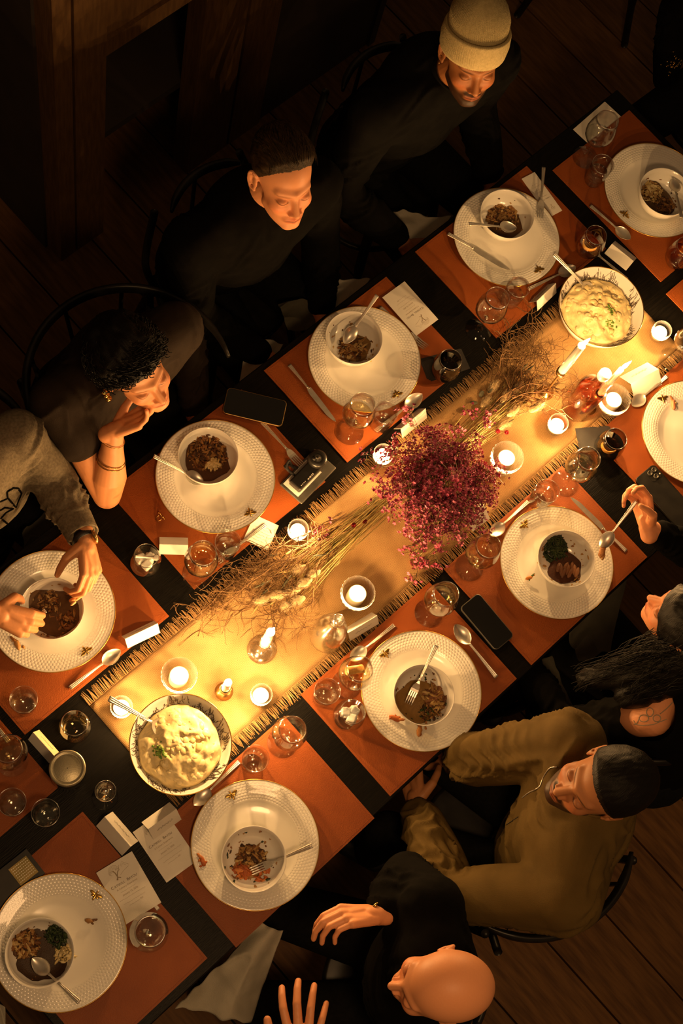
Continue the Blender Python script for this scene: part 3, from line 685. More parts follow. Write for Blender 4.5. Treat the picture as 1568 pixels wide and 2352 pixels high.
def spoon_bowl():
    V = []; F = []; nu, nv = 16, 12; L = 0.064; W = 0.021
    for layer in (0, 1):
        for i in range(nu + 1):
            t = i / nu; x = L * t; w = W * math.sin(PI * min(1, max(0, t)) ** 0.85) ** 0.62 if 0 < t < 1 else 0.0; w = max(w, 0.0022 if t < 0.1 else 0.0003)
            for j in range(nv + 1):
                u = -1 + 2 * j / nv; d = 0.0085 * (1 - u * u) * math.sin(PI * t) ** 0.8 if 0 < t < 1 else 0
                V.append((x, u * w, -d + (0 if layer == 0 else -0.0010) + 0.002 * t * t))
    N1 = (nu + 1) * (nv + 1)
    for i in range(nu):
        for j in range(nv):
            a = i * (nv + 1) + j; F.append((a, a + nv + 1, a + nv + 2, a + 1)); F.append((N1 + a, N1 + a + 1, N1 + a + nv + 2, N1 + a + nv + 1))
    for i in range(nu):
        for j in (0, nv): a = i * (nv + 1) + j; F.append((a, N1 + a, N1 + a + nv + 1, a + nv + 1) if j else (a, a + nv + 1, N1 + a + nv + 1, N1 + a))
    return V, F
def fork_head():
    mb = MB()
    def plate(pts, w):                                   # strip with half-widths
        V = []; F = []
        for (x, z), ww in zip(pts, w):
            for s in (-1, 1):
                V.append((x, s * ww, z)); V.append((x, s * ww, z - 0.0012))
        for i in range(len(pts) - 1):
            a = i * 4; b = a + 4; F += [(a, b, b + 2, a + 2), (a + 1, a + 3, b + 3, b + 1), (a, a + 1, b + 1, b), (a + 2, b + 2, b + 3, a + 3)]
        F += [(0, 2, 3, 1), (a + 4, a + 5, a + 7, a + 6)]
        return V, F
    mb.add(plate([(0, 0), (0.008, 0), (0.016, -0.002), (0.026, -0.004), (0.034, -0.0045)], [0.0026, 0.0055, 0.0100, 0.0118, 0.0120]))
    for q in range(4):
        y = (-1.5 + q) * 0.0064; V, F = plate([(0.033, -0.0045), (0.050, -0.004), (0.066, -0.001), (0.074, 0.0015)], [0.0021, 0.0018, 0.0015, 0.0006])
        mb.add(([(vx, vy + y, vz) for vx, vy, vz in V], F))
    return mb.mesh('fork_head', MT['steel'], False)
def blade():
    V = []; F = []; n = 16; L = 0.135
    for i in range(n + 1):
        t = i / n; x = L * t; lo = -0.0095 * (1 if t < 0.75 else max(0, 1 - (t - 0.75) / 0.25) ** 0.6) * (0.6 + 0.4 * min(1, t * 8)); hi = 0.0080 - 0.004 * t * t * 1.2 - (0.004 if t > 0.97 else 0); hi = max(hi, lo + 0.0006)
        V += [(x, lo, 0.0), (x, hi, 0.0012), (x, hi, -0.0008), (x, lo, -0.0002)]
    for i in range(n):
        a = i * 4; b = a + 4
        for j in range(4): F.append((a + j, a + (j + 1) % 4, b + (j + 1) % 4, b + j))
    F += [(3, 2, 1, 0), (n * 4, n * 4 + 1, n * 4 + 2, n * 4 + 3)]
    return V, F
SB = mesh('spoon_bowl', *spoon_bowl(), MT['steel']); FH = fork_head(); BL = mesh('blade', *blade(), MT['steel'], False)
CO = mesh('collar', *tube([(0, 0, 0.0008), (0.004, 0, 0.0008)], [0.0045, 0.005], 10), MT['steel'])
LEN = dict(spoon=HL + 0.064, fork=HL + 0.074, knife=0.095 + 0.135)
def cutlery(kind, A, B, za, zb, label, group='silver cutlery with ribbed handles', roll=0.0, smin_=0.85):
    a = P(A[0], A[1], za) if not isinstance(A, Vector) else A; b = P(B[0], B[1], zb) if not isinstance(B, Vector) else B
    d = b - a; s = min(1.12, max(smin_, d.length / LEN[kind])); X = d.normalized(); Y = Vector((0, 0, 1)).cross(X).normalized(); Z = X.cross(Y)
    if roll: Rm = Matrix.Rotation(roll, 3, X); Y = Rm @ Y; Z = Rm @ Z
    r = empty('table_' + kind if kind != 'spoon' else 'table_spoon', (0, 0, 0), 0, label, 'cutlery', group)
    r.matrix_world = Matrix(((X.x, Y.x, Z.x, a.x), (X.y, Y.y, Z.y, a.y), (X.z, Y.z, Z.z, a.z), (0, 0, 0, 1))) @ Matrix.Scale(s, 4)
    if kind == 'spoon': link('handle', HM, r); link('spoon_bowl', SB, r, (HL - 0.002, 0, 0.0022))
    elif kind == 'fork': link('handle', HM, r); link('fork_head', FH, r, (HL - 0.002, 0, 0.0020))
    else: link('handle', KH, r); link('collar', CO, r, (0.0935, 0, 0)); link('blade', BL, r, (0.097, 0, 0.0006))
    return r
mz = MZ + 0.0025
cutlery('knife', (664, 838), (770, 968), mz, mz, 'silver knife lying left of the short-haired man\'s plate')
cutlery('spoon', (862, 990), (970, 905), mz, mz + 0.008, 'silver spoon behind the glasses below the short-haired man\'s plate')
cutlery('fork', (872, 705), (980, 800), mz, mz + 0.004, 'silver fork tucked under the menu card beside the short-haired man\'s plate')
cutlery('spoon', (866, 678), (789, 790), BZ + 0.082, BZ + 0.030, 'silver spoon upside down in the short-haired man\'s bowl', roll=PI * 0.97)
cutlery('fork', (600, 968), (657, 1030), mz, mz + 0.004, 'silver fork below the gold-edged phone, half hidden')
cutlery('spoon', (353, 1047), (450, 1100), BZ + 0.078, BZ + 0.020, 'silver spoon in the bowl of the woman leaning on her hand')
cutlery('spoon', (1077, 514), (1186, 524), BZ + 0.082, BZ + 0.032, 'silver spoon in the bowl of the guest in the beanie')
cutlery('knife', (1028, 536), (1170, 620), MZ + 0.024, MZ + 0.021, 'silver knife across the plate of the guest in the beanie')
cutlery('fork', (1248, 384), (1240, 495), MZ + 0.035, MZ + 0.024, 'silver fork standing off the menu card beside the beanie guest\'s plate')
cutlery('spoon', (1212, 664), (1322, 612), mz, mz + 0.008, 'silver spoon with only its bowl showing beside the far serving bowl')
cutlery('spoon', (1355, 472), (1438, 543), mz, mz + 0.008, 'dim silver spoon on the far end placemat left of the plate')
cutlery('spoon', (1565, 500), (1548, 425), BZ + 0.082, BZ + 0.05, 'silver spoon in the bowl cut by the right edge')
cutlery('spoon', (1213, 1152), (1133, 1224), mz, mz + 0.008, 'silver spoon above left of the plate with dark greens')
cutlery('knife', (1438, 1266), (1311, 1143), mz, MZ + 0.024, 'silver knife with a smear of butter beside the plate with greens')
cutlery('spoon', (1140, 1556), (1042, 1434), mz, mz + 0.008, 'silver spoon lying right of the olive jacket man\'s plate')
cutlery('fork', (1002, 1482), (936, 1618), BZ + 0.078, BZ + 0.022, 'silver fork resting in the bowl of the man in olive')
cutlery('spoon', (905, 1436), (812, 1510), mz, mz + 0.008, 'silver spoon between the small tent card and the olive man\'s plate')
cutlery('spoon', (549, 1750), (447, 1848), mz, mz + 0.008, 'silver spoon between the lower left serving bowl and the bald man\'s plate')
cutlery('fork', (716, 1942), (592, 1995), BZ + 0.076, BZ + 0.022, 'silver fork in the bald man\'s bowl, handle to the right')
cutlery('spoon', (182, 2302), (75, 2202), BZ + 0.070, BZ + 0.024, 'silver spoon in the lower left bowl, handle towards the plate edge')
cutlery('spoon', (160, 1580), (268, 1500), mz, mz + 0.008, 'silver spoon below the plate of the guest in grey')
cutlery('fork', (20, 1704), (-70, 1590), mz, mz + 0.004, 'silver fork whose handle end shows at the lower left edge')
cutlery('fork', (364, 2090), (282, 1984), mz - 0.001, mz - 0.001, 'silver fork hidden under the near menu card, its end sticking out', smin_=0.6)
cutlery('spoon', (1532, 864), (1452, 932), mz, mz + 0.008, 'silver spoon beside the open tent card near the right edge')
cutlery('spoon', (105, 1402), (78, 1425), BZ + 0.055, BZ + 0.03, 'silver spoon sunk in the gravy of the bowl between two hands')
cutlery('fork', (610, 1205), (535, 1262), mz, mz, 'silver fork peeping out between plate and handwritten card')
cutlery('fork', (1440, 642), (1378, 590), mz, mz + 0.003, 'silver fork half hidden between the round glass and far serving bowl')

# ================================================================ GLASSES
def wall(prof, t=0.0009):                               # outer profile -> thin closed wall
    out = [(r, z) for r, z in prof]; inn = [(max(r - t, 0.0006), z + (t if i == 0 else 0)) for i, (r, z) in enumerate(prof)]
    return out + inn[::-1]
def wine_meshes():
    bowl = wall([(0.001, 0.080), (0.012, 0.082), (0.028, 0.094), (0.037, 0.112), (0.0385, 0.128), (0.036, 0.148), (0.031, 0.170), (0.0285, 0.184)])
    stem = [(0.001, 0.081), (0.0045, 0.078), (0.0032, 0.070), (0.0030, 0.030), (0.0045, 0.010), (0.012, 0.0045), (0.034, 0.0015), (0.0345, 0.0006), (0.034, 0.0), (0.001, 0.0)]
    liq = [(0.001, 0.0815), (0.011, 0.083), (0.0268, 0.095), (0.0355, 0.110), (0.0355, 0.1105), (0.001, 0.1105)]
    return mesh('glass_bowl', *lathe(bowl, 48), MT['glass']), mesh('stem', *lathe(stem, 40), MT['glass']), liq
WB, WS, WL = wine_meshes()
LIQ = {}
def liquid(kind, m, prof):
    if (kind, m) not in LIQ: LIQ[(kind, m)] = mesh('drink', *lathe(prof, 40), MT[m])
    return LIQ[(kind, m)]
TUM = mesh('tumbler_wall', *lathe(wall([(0.001, 0.0), (0.0245, 0.0), (0.0265, 0.003), (0.0275, 0.020), (0.0300, 0.055), (0.0325, 0.092)]), 48), MT['glass'])
TUB = mesh('tumbler_base', *lathe([(0.001, 0.0012), (0.0235, 0.0012), (0.0248, 0.004), (0.0248, 0.011), (0.022, 0.0135), (0.001, 0.0118)], 40), MT['water'])
SL = {}
for nm, mt in (('glass', 'glass'), ('amberglass', 'amberglass')):
    SL[nm] = mesh('glass_bowl', *lathe(wall([(0.001, 0.0), (0.020, 0.0), (0.030, 0.008), (0.0385, 0.026), (0.0400, 0.045), (0.0375, 0.068), (0.0325, 0.088), (0.0300, 0.098)]), 48), MT[mt])
def torus_rim(r, z, m='glass', t=0.0007):
    ring = [(r + t * math.cos(a), z + t * math.sin(a)) for a in np.linspace(0, 2 * PI, 6, endpoint=False)]
    return mesh('rim', *lathe(ring, 48, True), MT['glasscut'])
RW = torus_rim(0.0283, 0.184); RT = torus_rim(0.0322, 0.092); RS = torus_rim(0.0298, 0.098)
def wine(px, py, lab, drink='wine', z=MZ, hs=1.1, full=True):
    p = P(px, py, z); r = empty('wine_glass', p, 0, lab, 'glass', 'stemmed wine glasses'); r.scale = (hs, hs, hs)
    link('stem', WS, r); link('glass_bowl', WB, r); link('rim', RW, r)
    if drink: tag(link('drink', liquid('w', drink, WL), r), 'pale drink in the glass')
    return r
def tumbler(px, py, lab, drink='water', z=MZ, lvl=0.045):
    p = P(px, py, z); r = empty('water_tumbler', p, 0, lab, 'glass', 'small water tumblers')
    link('glass_wall', TUM, r); link('glass_base', TUB, r); link('rim', RT, r)
    if drink: tag(link('drink', liquid('t%.3f' % lvl, drink, [(0.001, 0.014), (0.0255, 0.014), (0.0262 + 0.03 * (lvl - 0.014) * 1.0, lvl), (0.001, lvl)]), r), 'clear water')
    return r
def stemless(px, py, lab, drink='wine', z=MZ, gl='glass', lvl=0.040, ice=0, peel=False):
    p = P(px, py, z); r = empty('stemless_glass', p, 0, lab, 'glass', 'round stemless glasses')
    link('glass_bowl', SL[gl], r); link('rim', RS, r)
    if drink: link('drink', liquid('s%.3f' % lvl, drink, [(0.001, 0.002), (0.0195, 0.002), (0.0290, 0.009), (0.0368, 0.026), (0.0382, lvl), (0.001, lvl)]), r)
    for k in range(ice):
        a = k * 2.1; V, F = box((-0.011, -0.011, -0.011), (0.011, 0.011, 0.011))
        o = link('ice_cube', mesh('ice_cube', V, F, MT['ice'], False), r, (0.013 * math.cos(a), 0.013 * math.sin(a), lvl - 0.004 + 0.004 * k % 0.01), (random.random() * 2, random.random() * 2, random.random() * 2))
        b = o.modifiers.new('b', 'BEVEL'); b.width = 0.004; b.segments = 3
    if peel:
        mb = MB(); pts = [(0.030 * math.cos(a), 0.024 * math.sin(a), lvl + 0.004) for a in np.linspace(2.2, 4.6, 10)]
        V = []; F = []
        for q in pts: V += [(q[0], q[1], q[2] - 0.006), (q[0] * 0.93, q[1] * 0.93, q[2] + 0.006), (q[0] * 0.86, q[1] * 0.86, q[2] + 0.006), (q[0] * 0.9, q[1] * 0.9, q[2] - 0.006)]
        for i in range(9):
            for j in range(4): F.append((i * 4 + j, i * 4 + (j + 1) % 4, i * 4 + 4 + (j + 1) % 4, i * 4 + 4 + j))
        F += [(0, 1, 2, 3), (36, 39, 38, 37)]
        link('citrus_peel', mesh('citrus_peel', V, F, MT['citrus']), r)
    return r
wine(1343, 362, 'wine glass beside the upright white card at the far end', 'water')
wine(1099, 757, 'wine glass near the far placemat corner, its foot on the black table', 'water', TZ)
wine(803, 992, 'wine glass below left of the short-haired man\'s plate', 'wine')
wine(453, 1320, 'wine glass on the placemat corner near the leaning woman\'s elbow', 'wine')
wine(1077, 1303, 'wine glass just left of the plate with dark greens', 'wine')
wine(1297, 1110, 'wine glass leaning towards the dark napkin right of the runner', 'wine')
wine(984, 1408, 'wine glass above the olive jacket man\'s plate, beside the phone', 'wine')
wine(795, 1572, 'wine glass with a piece of orange cork above the ice glass', 'wine')
wine(648, 1705, 'wine glass alone on the bald man\'s placemat', 'water')
wine(337, 2146, 'wine glass on the near end placemat, seen straight from above', 'water', hs=1.15)
wine(28, 1748, 'wine glass cut by the left edge beside the jar', 'wine')
wine(1541, 827, 'wine glass standing on the runner fringe at the right edge', 'water')
tumbler(1361, 415, 'water tumbler below the wine glass at the far end', lvl=0.05)
tumbler(1170, 692, 'water tumbler touching the beanie guest\'s plate')
tumbler(871, 976, 'water tumbler right of the wine glass below the short-haired man\'s plate', lvl=0.03)
tumbler(516, 1268, 'water tumbler between the wine glass and the leaning woman\'s plate')
tumbler(1234, 1152, 'water tumbler on the right side between runner and greens plate', lvl=0.06)
tumbler(739, 1603, 'water tumbler on the placemat corner left of the ice glass')
tumbler(578, 1754, 'water tumbler at the corner of the bald man\'s placemat')
tumbler(107, 1876, 'water tumbler on the black table below the jar', z=TZ, lvl=0.03)
tumbler(32, 1852, 'faint water tumbler on the lower left corner placemat', lvl=0.03)
tumbler(58, 1622, 'water tumbler on the grey sweater guest\'s placemat', lvl=0.03)
def cork(par, loc, rot):
    link('cork', mesh('cork', *tube([(-0.02, 0, 0), (0.02, 0, 0)], 0.0095, 16), MT['citrus']), par, loc, rot)
cork([o for o in bpy.data.objects if o.get('label', '').startswith('wine glass with a piece')][0], (0.004, 0.008, 0.125), (0, 0.3, -0.5))
g = stemless(333, 1300, 'stemless glass with ice cubes and a flat wooden stirrer', 'water', TZ, ice=4, lvl=0.048)
link('stirrer', mesh('stirrer', *tube([(-0.026, 0, 0.078), (0.020, 0.002, 0.080)], [0.003, 0.003], 6), MT['paper']), g, None, (0, 0, -0.8)); link('stirrer_tip', mesh('stirrer_tip', *ellipsoid((0.024, 0.002, 0.080), (0.009, 0.008, 0.002)), MT['paper']), g, None, (0, 0, -0.8))
stemless(795, 1650, 'stemless glass packed with pale ice beside the olive man\'s plate', 'water', ice=6, lvl=0.060)
stemless(1344, 577, 'stemless glass of orange drink with a peel twist near the far serving bowl', 'orange', peel=True, lvl=0.05)
stemless(1548, 602, 'stemless glass with amber drink cut by the right edge', 'orange', lvl=0.045)
stemless(172, 1676, 'stemless glass of wine on the black table beside the runner end', 'wine', TZ, lvl=0.050)
stemless(1016, 858, 'dark stemless glass on a black cocktail napkin by the short-haired man', 'cola', MZ + 0.002, 'amberglass', 0.06)
stemless(1387, 1036, 'grey stemless glass with orange peel on a black napkin right of the runner', 'cola', MZ + 0.002, 'amberglass', 0.05, peel=True)
# small stemmed liqueur glass
p = P(241, 1831, TZ); r = empty('liqueur_glass', p, 0, 'small stemmed liqueur glass standing on the black table near the runner end', 'glass')
link('stem', mesh('stem', *lathe([(0.001, 0.052), (0.004, 0.050), (0.0035, 0.020), (0.006, 0.006), (0.030, 0.0016), (0.0315, 0.0006), (0.031, 0), (0.001, 0)], 40), MT['glass']), r)
link('glass_bowl', mesh('glass_bowl', *lathe(wall([(0.001, 0.050), (0.012, 0.054), (0.020, 0.072), (0.0225, 0.095), (0.0245, 0.122)]), 40), MT['glass']), r)
link('drink', mesh('drink', *lathe([(0.001, 0.052), (0.011, 0.055), (0.0188, 0.072), (0.0195, 0.078), (0.001, 0.078)], 32), MT['water']), r); link('rim', torus_rim(0.0242, 0.122), r)
# lidded jar
p = P(156, 1778, TZ); r = empty('lidded_jar', p, 0, 'lidded glass preserving jar on the black table', 'jar')
link('glass_body', mesh('glass_body', *lathe(wall([(0.001, 0), (0.038, 0), (0.042, 0.008), (0.042, 0.075), (0.037, 0.088), (0.036, 0.095)], 0.0015), 48), MT['glass']), r)
link('contents', mesh('contents', *lathe([(0.001, 0.004), (0.039, 0.004), (0.0395, 0.06), (0.001, 0.062)], 32), MT['cola']), r)
link('lid', mesh('lid', *lathe([(0.001, 0.1062), (0.031, 0.1062), (0.0335, 0.1048), (0.036, 0.1075), (0.0405, 0.1075), (0.0425, 0.105), (0.0425, 0.090), (0.0415, 0.089), (0.0405, 0.090)], 64), MT['lid']), r)
# squat carafe with ball stopper
p = P(748, 1464, TZ + 0.002); r = empty('squat_carafe', p, 0, 'squat clear carafe with a round glass stopper on the runner', 'carafe')
link('glass_body', mesh('glass_body', *lathe(wall([(0.001, 0), (0.036, 0), (0.042, 0.006), (0.045, 0.030), (0.0445, 0.065), (0.040, 0.095), (0.026, 0.125), (0.0145, 0.140), (0.0125, 0.165), (0.015, 0.170)], 0.0014), 48), MT['glasscut']), r)
link('drink', mesh('drink', *lathe([(0.001, 0.003), (0.034, 0.003), (0.0395, 0.008), (0.043, 0.030), (0.0425, 0.055), (0.001, 0.055)], 40), MT['wine']), r)
link('stopper', mesh('stopper', *lathe([(0.001, 0.160), (0.009, 0.160), (0.010, 0.172), (0.016, 0.182), (0.0155, 0.196), (0.009, 0.203), (0.001, 0.204)], 32), MT['glasscut']), r)
# tall bottle of pink cordial
p = P(1320, 940, TZ + 0.002); r = empty('cordial_bottle', p, 0, 'clear bottle of pink cordial with pale round stopper on the runner', 'bottle')
link('glass_body', mesh('glass_body', *lathe(wall([(0.001, 0), (0.037, 0), (0.040, 0.005), (0.040, 0.150), (0.036, 0.163), (0.020, 0.175), (0.0150, 0.182), (0.0145, 0.222), (0.0175, 0.226), (0.0175, 0.232)], 0.0015), 48), MT['glass']), r)
link('drink', mesh('drink', *lathe([(0.001, 0.014), (0.036, 0.014), (0.0378, 0.018), (0.0378, 0.148), (0.034, 0.158), (0.001, 0.158)], 40), MT['pink']), r)
link('stopper', mesh('stopper', *lathe([(0.001, 0.222), (0.0115, 0.222), (0.0115, 0.232), (0.0165, 0.234), (0.0165, 0.254), (0.014, 0.258), (0.001, 0.2585)], 32), MT['wax']), r)

# ================================================================ CANDLES
FLAME = mesh('flame', *lathe([(0.0002, 0), (0.0035, 0.003), (0.0055, 0.009), (0.0050, 0.016), (0.0028, 0.026), (0.0012, 0.033), (0.0001, 0.037)], 16), MT['flame'])
FLS = mesh('flame', *lathe([(0.0002, 0), (0.0030, 0.002), (0.0046, 0.007), (0.0040, 0.012), (0.0022, 0.018), (0.0001, 0.023)], 16), MT['flame'])
WICK = mesh('wick', *tube([(0, 0, 0), (0.0005, 0, 0.006)], 0.0007, 6), MT['wick'])
def flame(root, z, big=True, w=1.0, tilt=(0, 0)):
    link('wick', WICK, root, (0, 0, z)); link('flame', FLAME if big else FLS, root, (0, 0, z + 0.003), (tilt[0], tilt[1], 0))
    l = bpy.data.lights.new('candle_light', 'POINT'); l.energy = CANDLE_W * w; l.color = CANDLE_COL; l.shadow_soft_size = 0.006
    lo_ = bpy.data.objects.new('candle_light', l); COL.objects.link(lo_); lo_.parent = root; lo_.location = (0, 0, z + (0.018 if big else 0.012))
def candle_cup(name, big):
    n = 22
    def fac(a, j, z):                                     # cut facets
        return 1 + (0.022 if big else 0.015) * (1 if (int(a / (2 * PI) * n * 2 + 0.5 + j) % 2) else -1) * (1 if 1 < j < 7 else 0)
    if big: pr = [(0.001, 0), (0.028, 0), (0.034, 0.006), (0.038, 0.018), (0.041, 0.034), (0.0425, 0.050), (0.044, 0.064), (0.0440, 0.070), (0.0410, 0.070), (0.0395, 0.052), (0.036, 0.030), (0.030, 0.012), (0.022, 0.008), (0.001, 0.008)]
    else: pr = [(0.001, 0), (0.020, 0), (0.0235, 0.004), (0.0250, 0.012), (0.0258, 0.022), (0.0265, 0.034), (0.027, 0.044), (0.0268, 0.047), (0.0245, 0.047), (0.0235, 0.034), (0.022, 0.016), (0.019, 0.006), (0.012, 0.004), (0.001, 0.004)]
    return mesh('glass_cup', *lathe(pr, 44, mod=fac), MT['cup'], False)
CB, CS = candle_cup('b', True), candle_cup('s', False)
WXB = mesh('wax', *lathe([(0.001, 0.009), (0.0235, 0.009), (0.0238, 0.055), (0.0225, 0.058), (0.010, 0.0565), (0.001, 0.056)], 40), MT['wax'])
WXS = mesh('wax', *lathe([(0.001, 0.006), (0.0190, 0.006), (0.0208, 0.026), (0.0195, 0.029), (0.001, 0.028)], 36), MT['wax'])
def votive(px, py, lab, big=True):
    p = P(px, py, TZ + 0.002); r = empty('votive_candle' if big else 'tealight_candle', p, random.random(), lab, 'candle', 'large votives in cut-glass cups' if big else 'tealights in small cut-glass cups')
    link('glass_cup', CB if big else CS, r); link('wax', WXB if big else WXS, r); flame(r, 0.056 if big else 0.028, False, 1.75 if big else 1.0); return r
votive(812, 1376, 'white votive candle in cut glass beside the squat carafe')
votive(408, 1562, 'white votive candle in cut glass just above the lower left serving bowl')
votive(1150, 1068, 'white votive candle in cut glass at the right of the pink bouquet')
votive(1393, 936, 'white votive candle in cut glass behind the pink bottle')
votive(874, 1054, 'tealight between the bouquet and the short-haired man\'s glasses', False)
votive(680, 1226, 'tealight at the left runner edge by the small pink flowers', False)
votive(1272, 984, 'tealight below the pink bottle', False)
votive(596, 1602, 'tealight right of the short taper near the lower runner edge', False)
votive(278, 1630, 'tealight under the serving spoon at the runner\'s lower left corner', False)
votive(1508, 772, 'tealight beside the far serving bowl at the runner\'s right end', False)
def taper(px, py, hh, lc, lab, holder='brass', rw=0.0105, lean=(0, 0), fl=(0, 0)):
    p = P(px, py, TZ + 0.002); r = empty('taper_candle', p, 0, lab, 'candle', 'ivory taper candles in holders')
    if holder == 'glass': hp = [(0.001, 0), (0.036, 0), (0.037, 0.003), (0.020, 0.008), (0.006, 0.016), (0.0045, 0.05), (0.0045, hh - 0.03), (0.008, hh - 0.022), (0.0145, hh - 0.010), (0.0155, hh + 0.004), (0.0125, hh + 0.004), (0.011, hh - 0.008), (0.001, hh - 0.010)]
    else: hp = [(0.001, 0), (0.022, 0), (0.023, 0.003), (0.012, 0.008), (0.0035, 0.020), (0.0032, hh - 0.03), (0.006, hh - 0.022), (0.0135, hh - 0.012), (0.0145, hh + 0.004), (0.0122, hh + 0.004), (0.0115, hh - 0.008), (0.001, hh - 0.010)]
    link('candle_holder', mesh('candle_holder', *lathe(hp, 40), MT['glasscut' if holder == 'glass' else 'brass']), r)
    link('wax', mesh('wax', *lathe([(0.001, hh - 0.009), (rw, hh - 0.008), (rw * 0.98, hh + lc * 0.5), (rw * 0.9, hh + lc - 0.002), (rw * 0.6, hh + lc), (0.001, hh + lc - 0.001)], 28), MT['wax']), r)
    mb = MB()
    for k in range(3): a = k * 2.2; mb.add(ellipsoid((rw * math.cos(a), rw * math.sin(a), hh + lc * (0.1 + 0.2 * k)), (0.0022, 0.0022, 0.010)))
    link('wax_drip', mb.mesh('wax_drip', MT['wax']), r); flame(r, hh + lc, True, 1.25, fl)
    return r
taper(1252, 902, 0.150, 0.170, 'tall ivory taper on a thin brass stem at the far bouquet', 'brass', 0.0115, fl=(0.1, 0.25))
taper(1350, 936, 0.100, 0.170, 'slim ivory taper behind the pink cordial bottle', 'brass', 0.0085, fl=(0.1, 0.5))
taper(600, 1493, 0.085, 0.120, 'ivory taper in a glass holder over the twigs', 'glass', 0.0120, fl=(0.05, 0.12))
taper(514, 1589, 0.045, 0.080, 'short ivory taper in a low brass holder near the serving bowl', 'brass', 0.0105)

# ================================================================ PAPER, CARDS, WRITING
def text(parent, body, size, x, y, z, m='ink', align='CENTER', name='lettering', rz=0.0, sp=1.0):
    c = bpy.data.curves.new(name, 'FONT'); c.body = body; c.size = size; c.align_x = align; c.space_line = 1.0; c.extrude = 0.00008; c.space_character = sp
    c.materials.append(MT[m]); o = link('tmp', c); dg = bpy.context.evaluated_depsgraph_get(); dg.update(); me = bpy.data.meshes.new_from_object(o.evaluated_get(dg)); bpy.data.objects.remove(o, do_unlink=True)
    o = link(name, me, parent, (x, y, z), (0, 0, rz)); tag(o, kind='stuff'); return o
def quad_frame(cs, z):                                   # px corners: top-left, top-right, bottom-left of the sheet
    a, b, c = [P(q[0], q[1], z) for q in cs]; X = b - a; Y = a - c; w, h = X.length, Y.length; ctr = a + X / 2 - Y / 2; return ctr, math.atan2(X.y, X.x), w, h
def tree_logo(parent, s, z):
    mb = MB()
    def ln(pts, r): mb.add(tube([(x * s, y * s, z) for x, y in pts], r * s, 4))
    def arc(cx, cy, r, a0, a1, w, n=14, ky=1.0): ln([(cx + r * math.cos(a), cy + ky * r * math.sin(a)) for a in np.linspace(a0, a1, n)], w)
    ln([(-0.30, -0.42), (-0.22, -0.25), (-0.24, -0.02), (-0.30, 0.14)], 0.028); ln([(-0.22, -0.22), (-0.10, -0.02), (-0.02, 0.02)], 0.02); ln([(-0.22, -0.25), (-0.34, -0.40)], 0.02); ln([(-0.22, -0.28), (-0.08, -0.38)], 0.02)
    for r in (0.12, 0.18, 0.24, 0.30): arc(-0.25, 0.10, r, -0.3, PI + 0.3, 0.006)
    arc(-0.42, 0.05, 0.10, 0.5, 4.5, 0.006); arc(-0.08, 0.05, 0.10, -1.2, 2.6, 0.006)
    ln([(0.02, 0.05), (0.14, 0.26), (0.20, 0.17), (0.34, 0.34), (0.60, 0.02)], 0.006); ln([(0.22, 0.10), (0.34, 0.22), (0.46, 0.06)], 0.005); ln([(-0.05, -0.25), (0.2, -0.14), (0.55, -0.05)], 0.006)
    o = link('tree_emblem', mb.mesh('tree_emblem', MT['inkpale']), parent); return o
def menu(cs, lab, z, full=True, tilt=None):
    ctr, ang, w, h = quad_frame(cs, z); r = empty('menu_card', (ctr.x, ctr.y, z), ang, lab, 'menu card', 'printed menu cards')
    link('sheet', mesh('sheet', *box((-w / 2, -h / 2, 0), (w / 2, h / 2, 0.0005)), MT['paper'], False), r)
    if full:
        lg = tree_logo(r, w * 0.46, 0.0006); lg.location = (0.0, h * 0.335, 0)
        text(r, 'C', w * 0.10, -w * 0.345, h * 0.110, 0.0006); text(r, 'ATSKILL', w * 0.080, -w * 0.150, h * 0.110, 0.0006); text(r, 'B', w * 0.10, w * 0.085, h * 0.110, 0.0006); text(r, 'AYOU', w * 0.080, w * 0.225, h * 0.110, 0.0006)
        text(r, 'A Culinary Experience', w * 0.062, 0, h * 0.045, 0.0006, 'inkpale')
        text(r, 'January 15, 2026', w * 0.062, 0, -h * 0.075, 0.0006, 'inkpale'); text(r, 'NY', w * 0.058, w * 0.16, -h * 0.27, 0.0006, 'inkpale')
        mb = MB()                                         # lines too small to read in the photograph
        for (y, x0, x1) in ((-0.005, -0.22, 0.20), (-0.125, -0.36, 0.36), (-0.205, -0.30, 0.30), (-0.262, -0.2, 0.10)):
            pts = []; x = x0 * w
            while x < x1 * w: pts.append((x, y * h + random.uniform(-0.0009, 0.0010), 0.0006)); x += 0.0009
            mb.add(tube(pts, 0.0002, 3))
        link('small_print', mb.mesh('small_print', MT['inkpale']), r)
    return r
menu([(219, 2006), (301, 1956), (290, 2123)], 'menu card lying angled across the near end plate and placemat', MZ + 0.008)
menu([(304, 1912), (377, 1861), (383, 2027)], 'menu card tucked under a tent card left of the bald man\'s plate', MZ + 0.001)
menu([(1006, 734), (955, 772), (929, 646)], 'menu card turned upside down right of the short-haired man\'s plate', MZ + 0.006)
menu([(1292, 483), (1262, 499), (1226, 396)], 'menu card upside down under a fork beside the beanie guest\'s plate', MZ + 0.002)
m5 = menu([(1316, 297), (1389, 233), (1362, 342)], 'plain white card at the far end corner under the wine glass', TZ + 0.001, False)
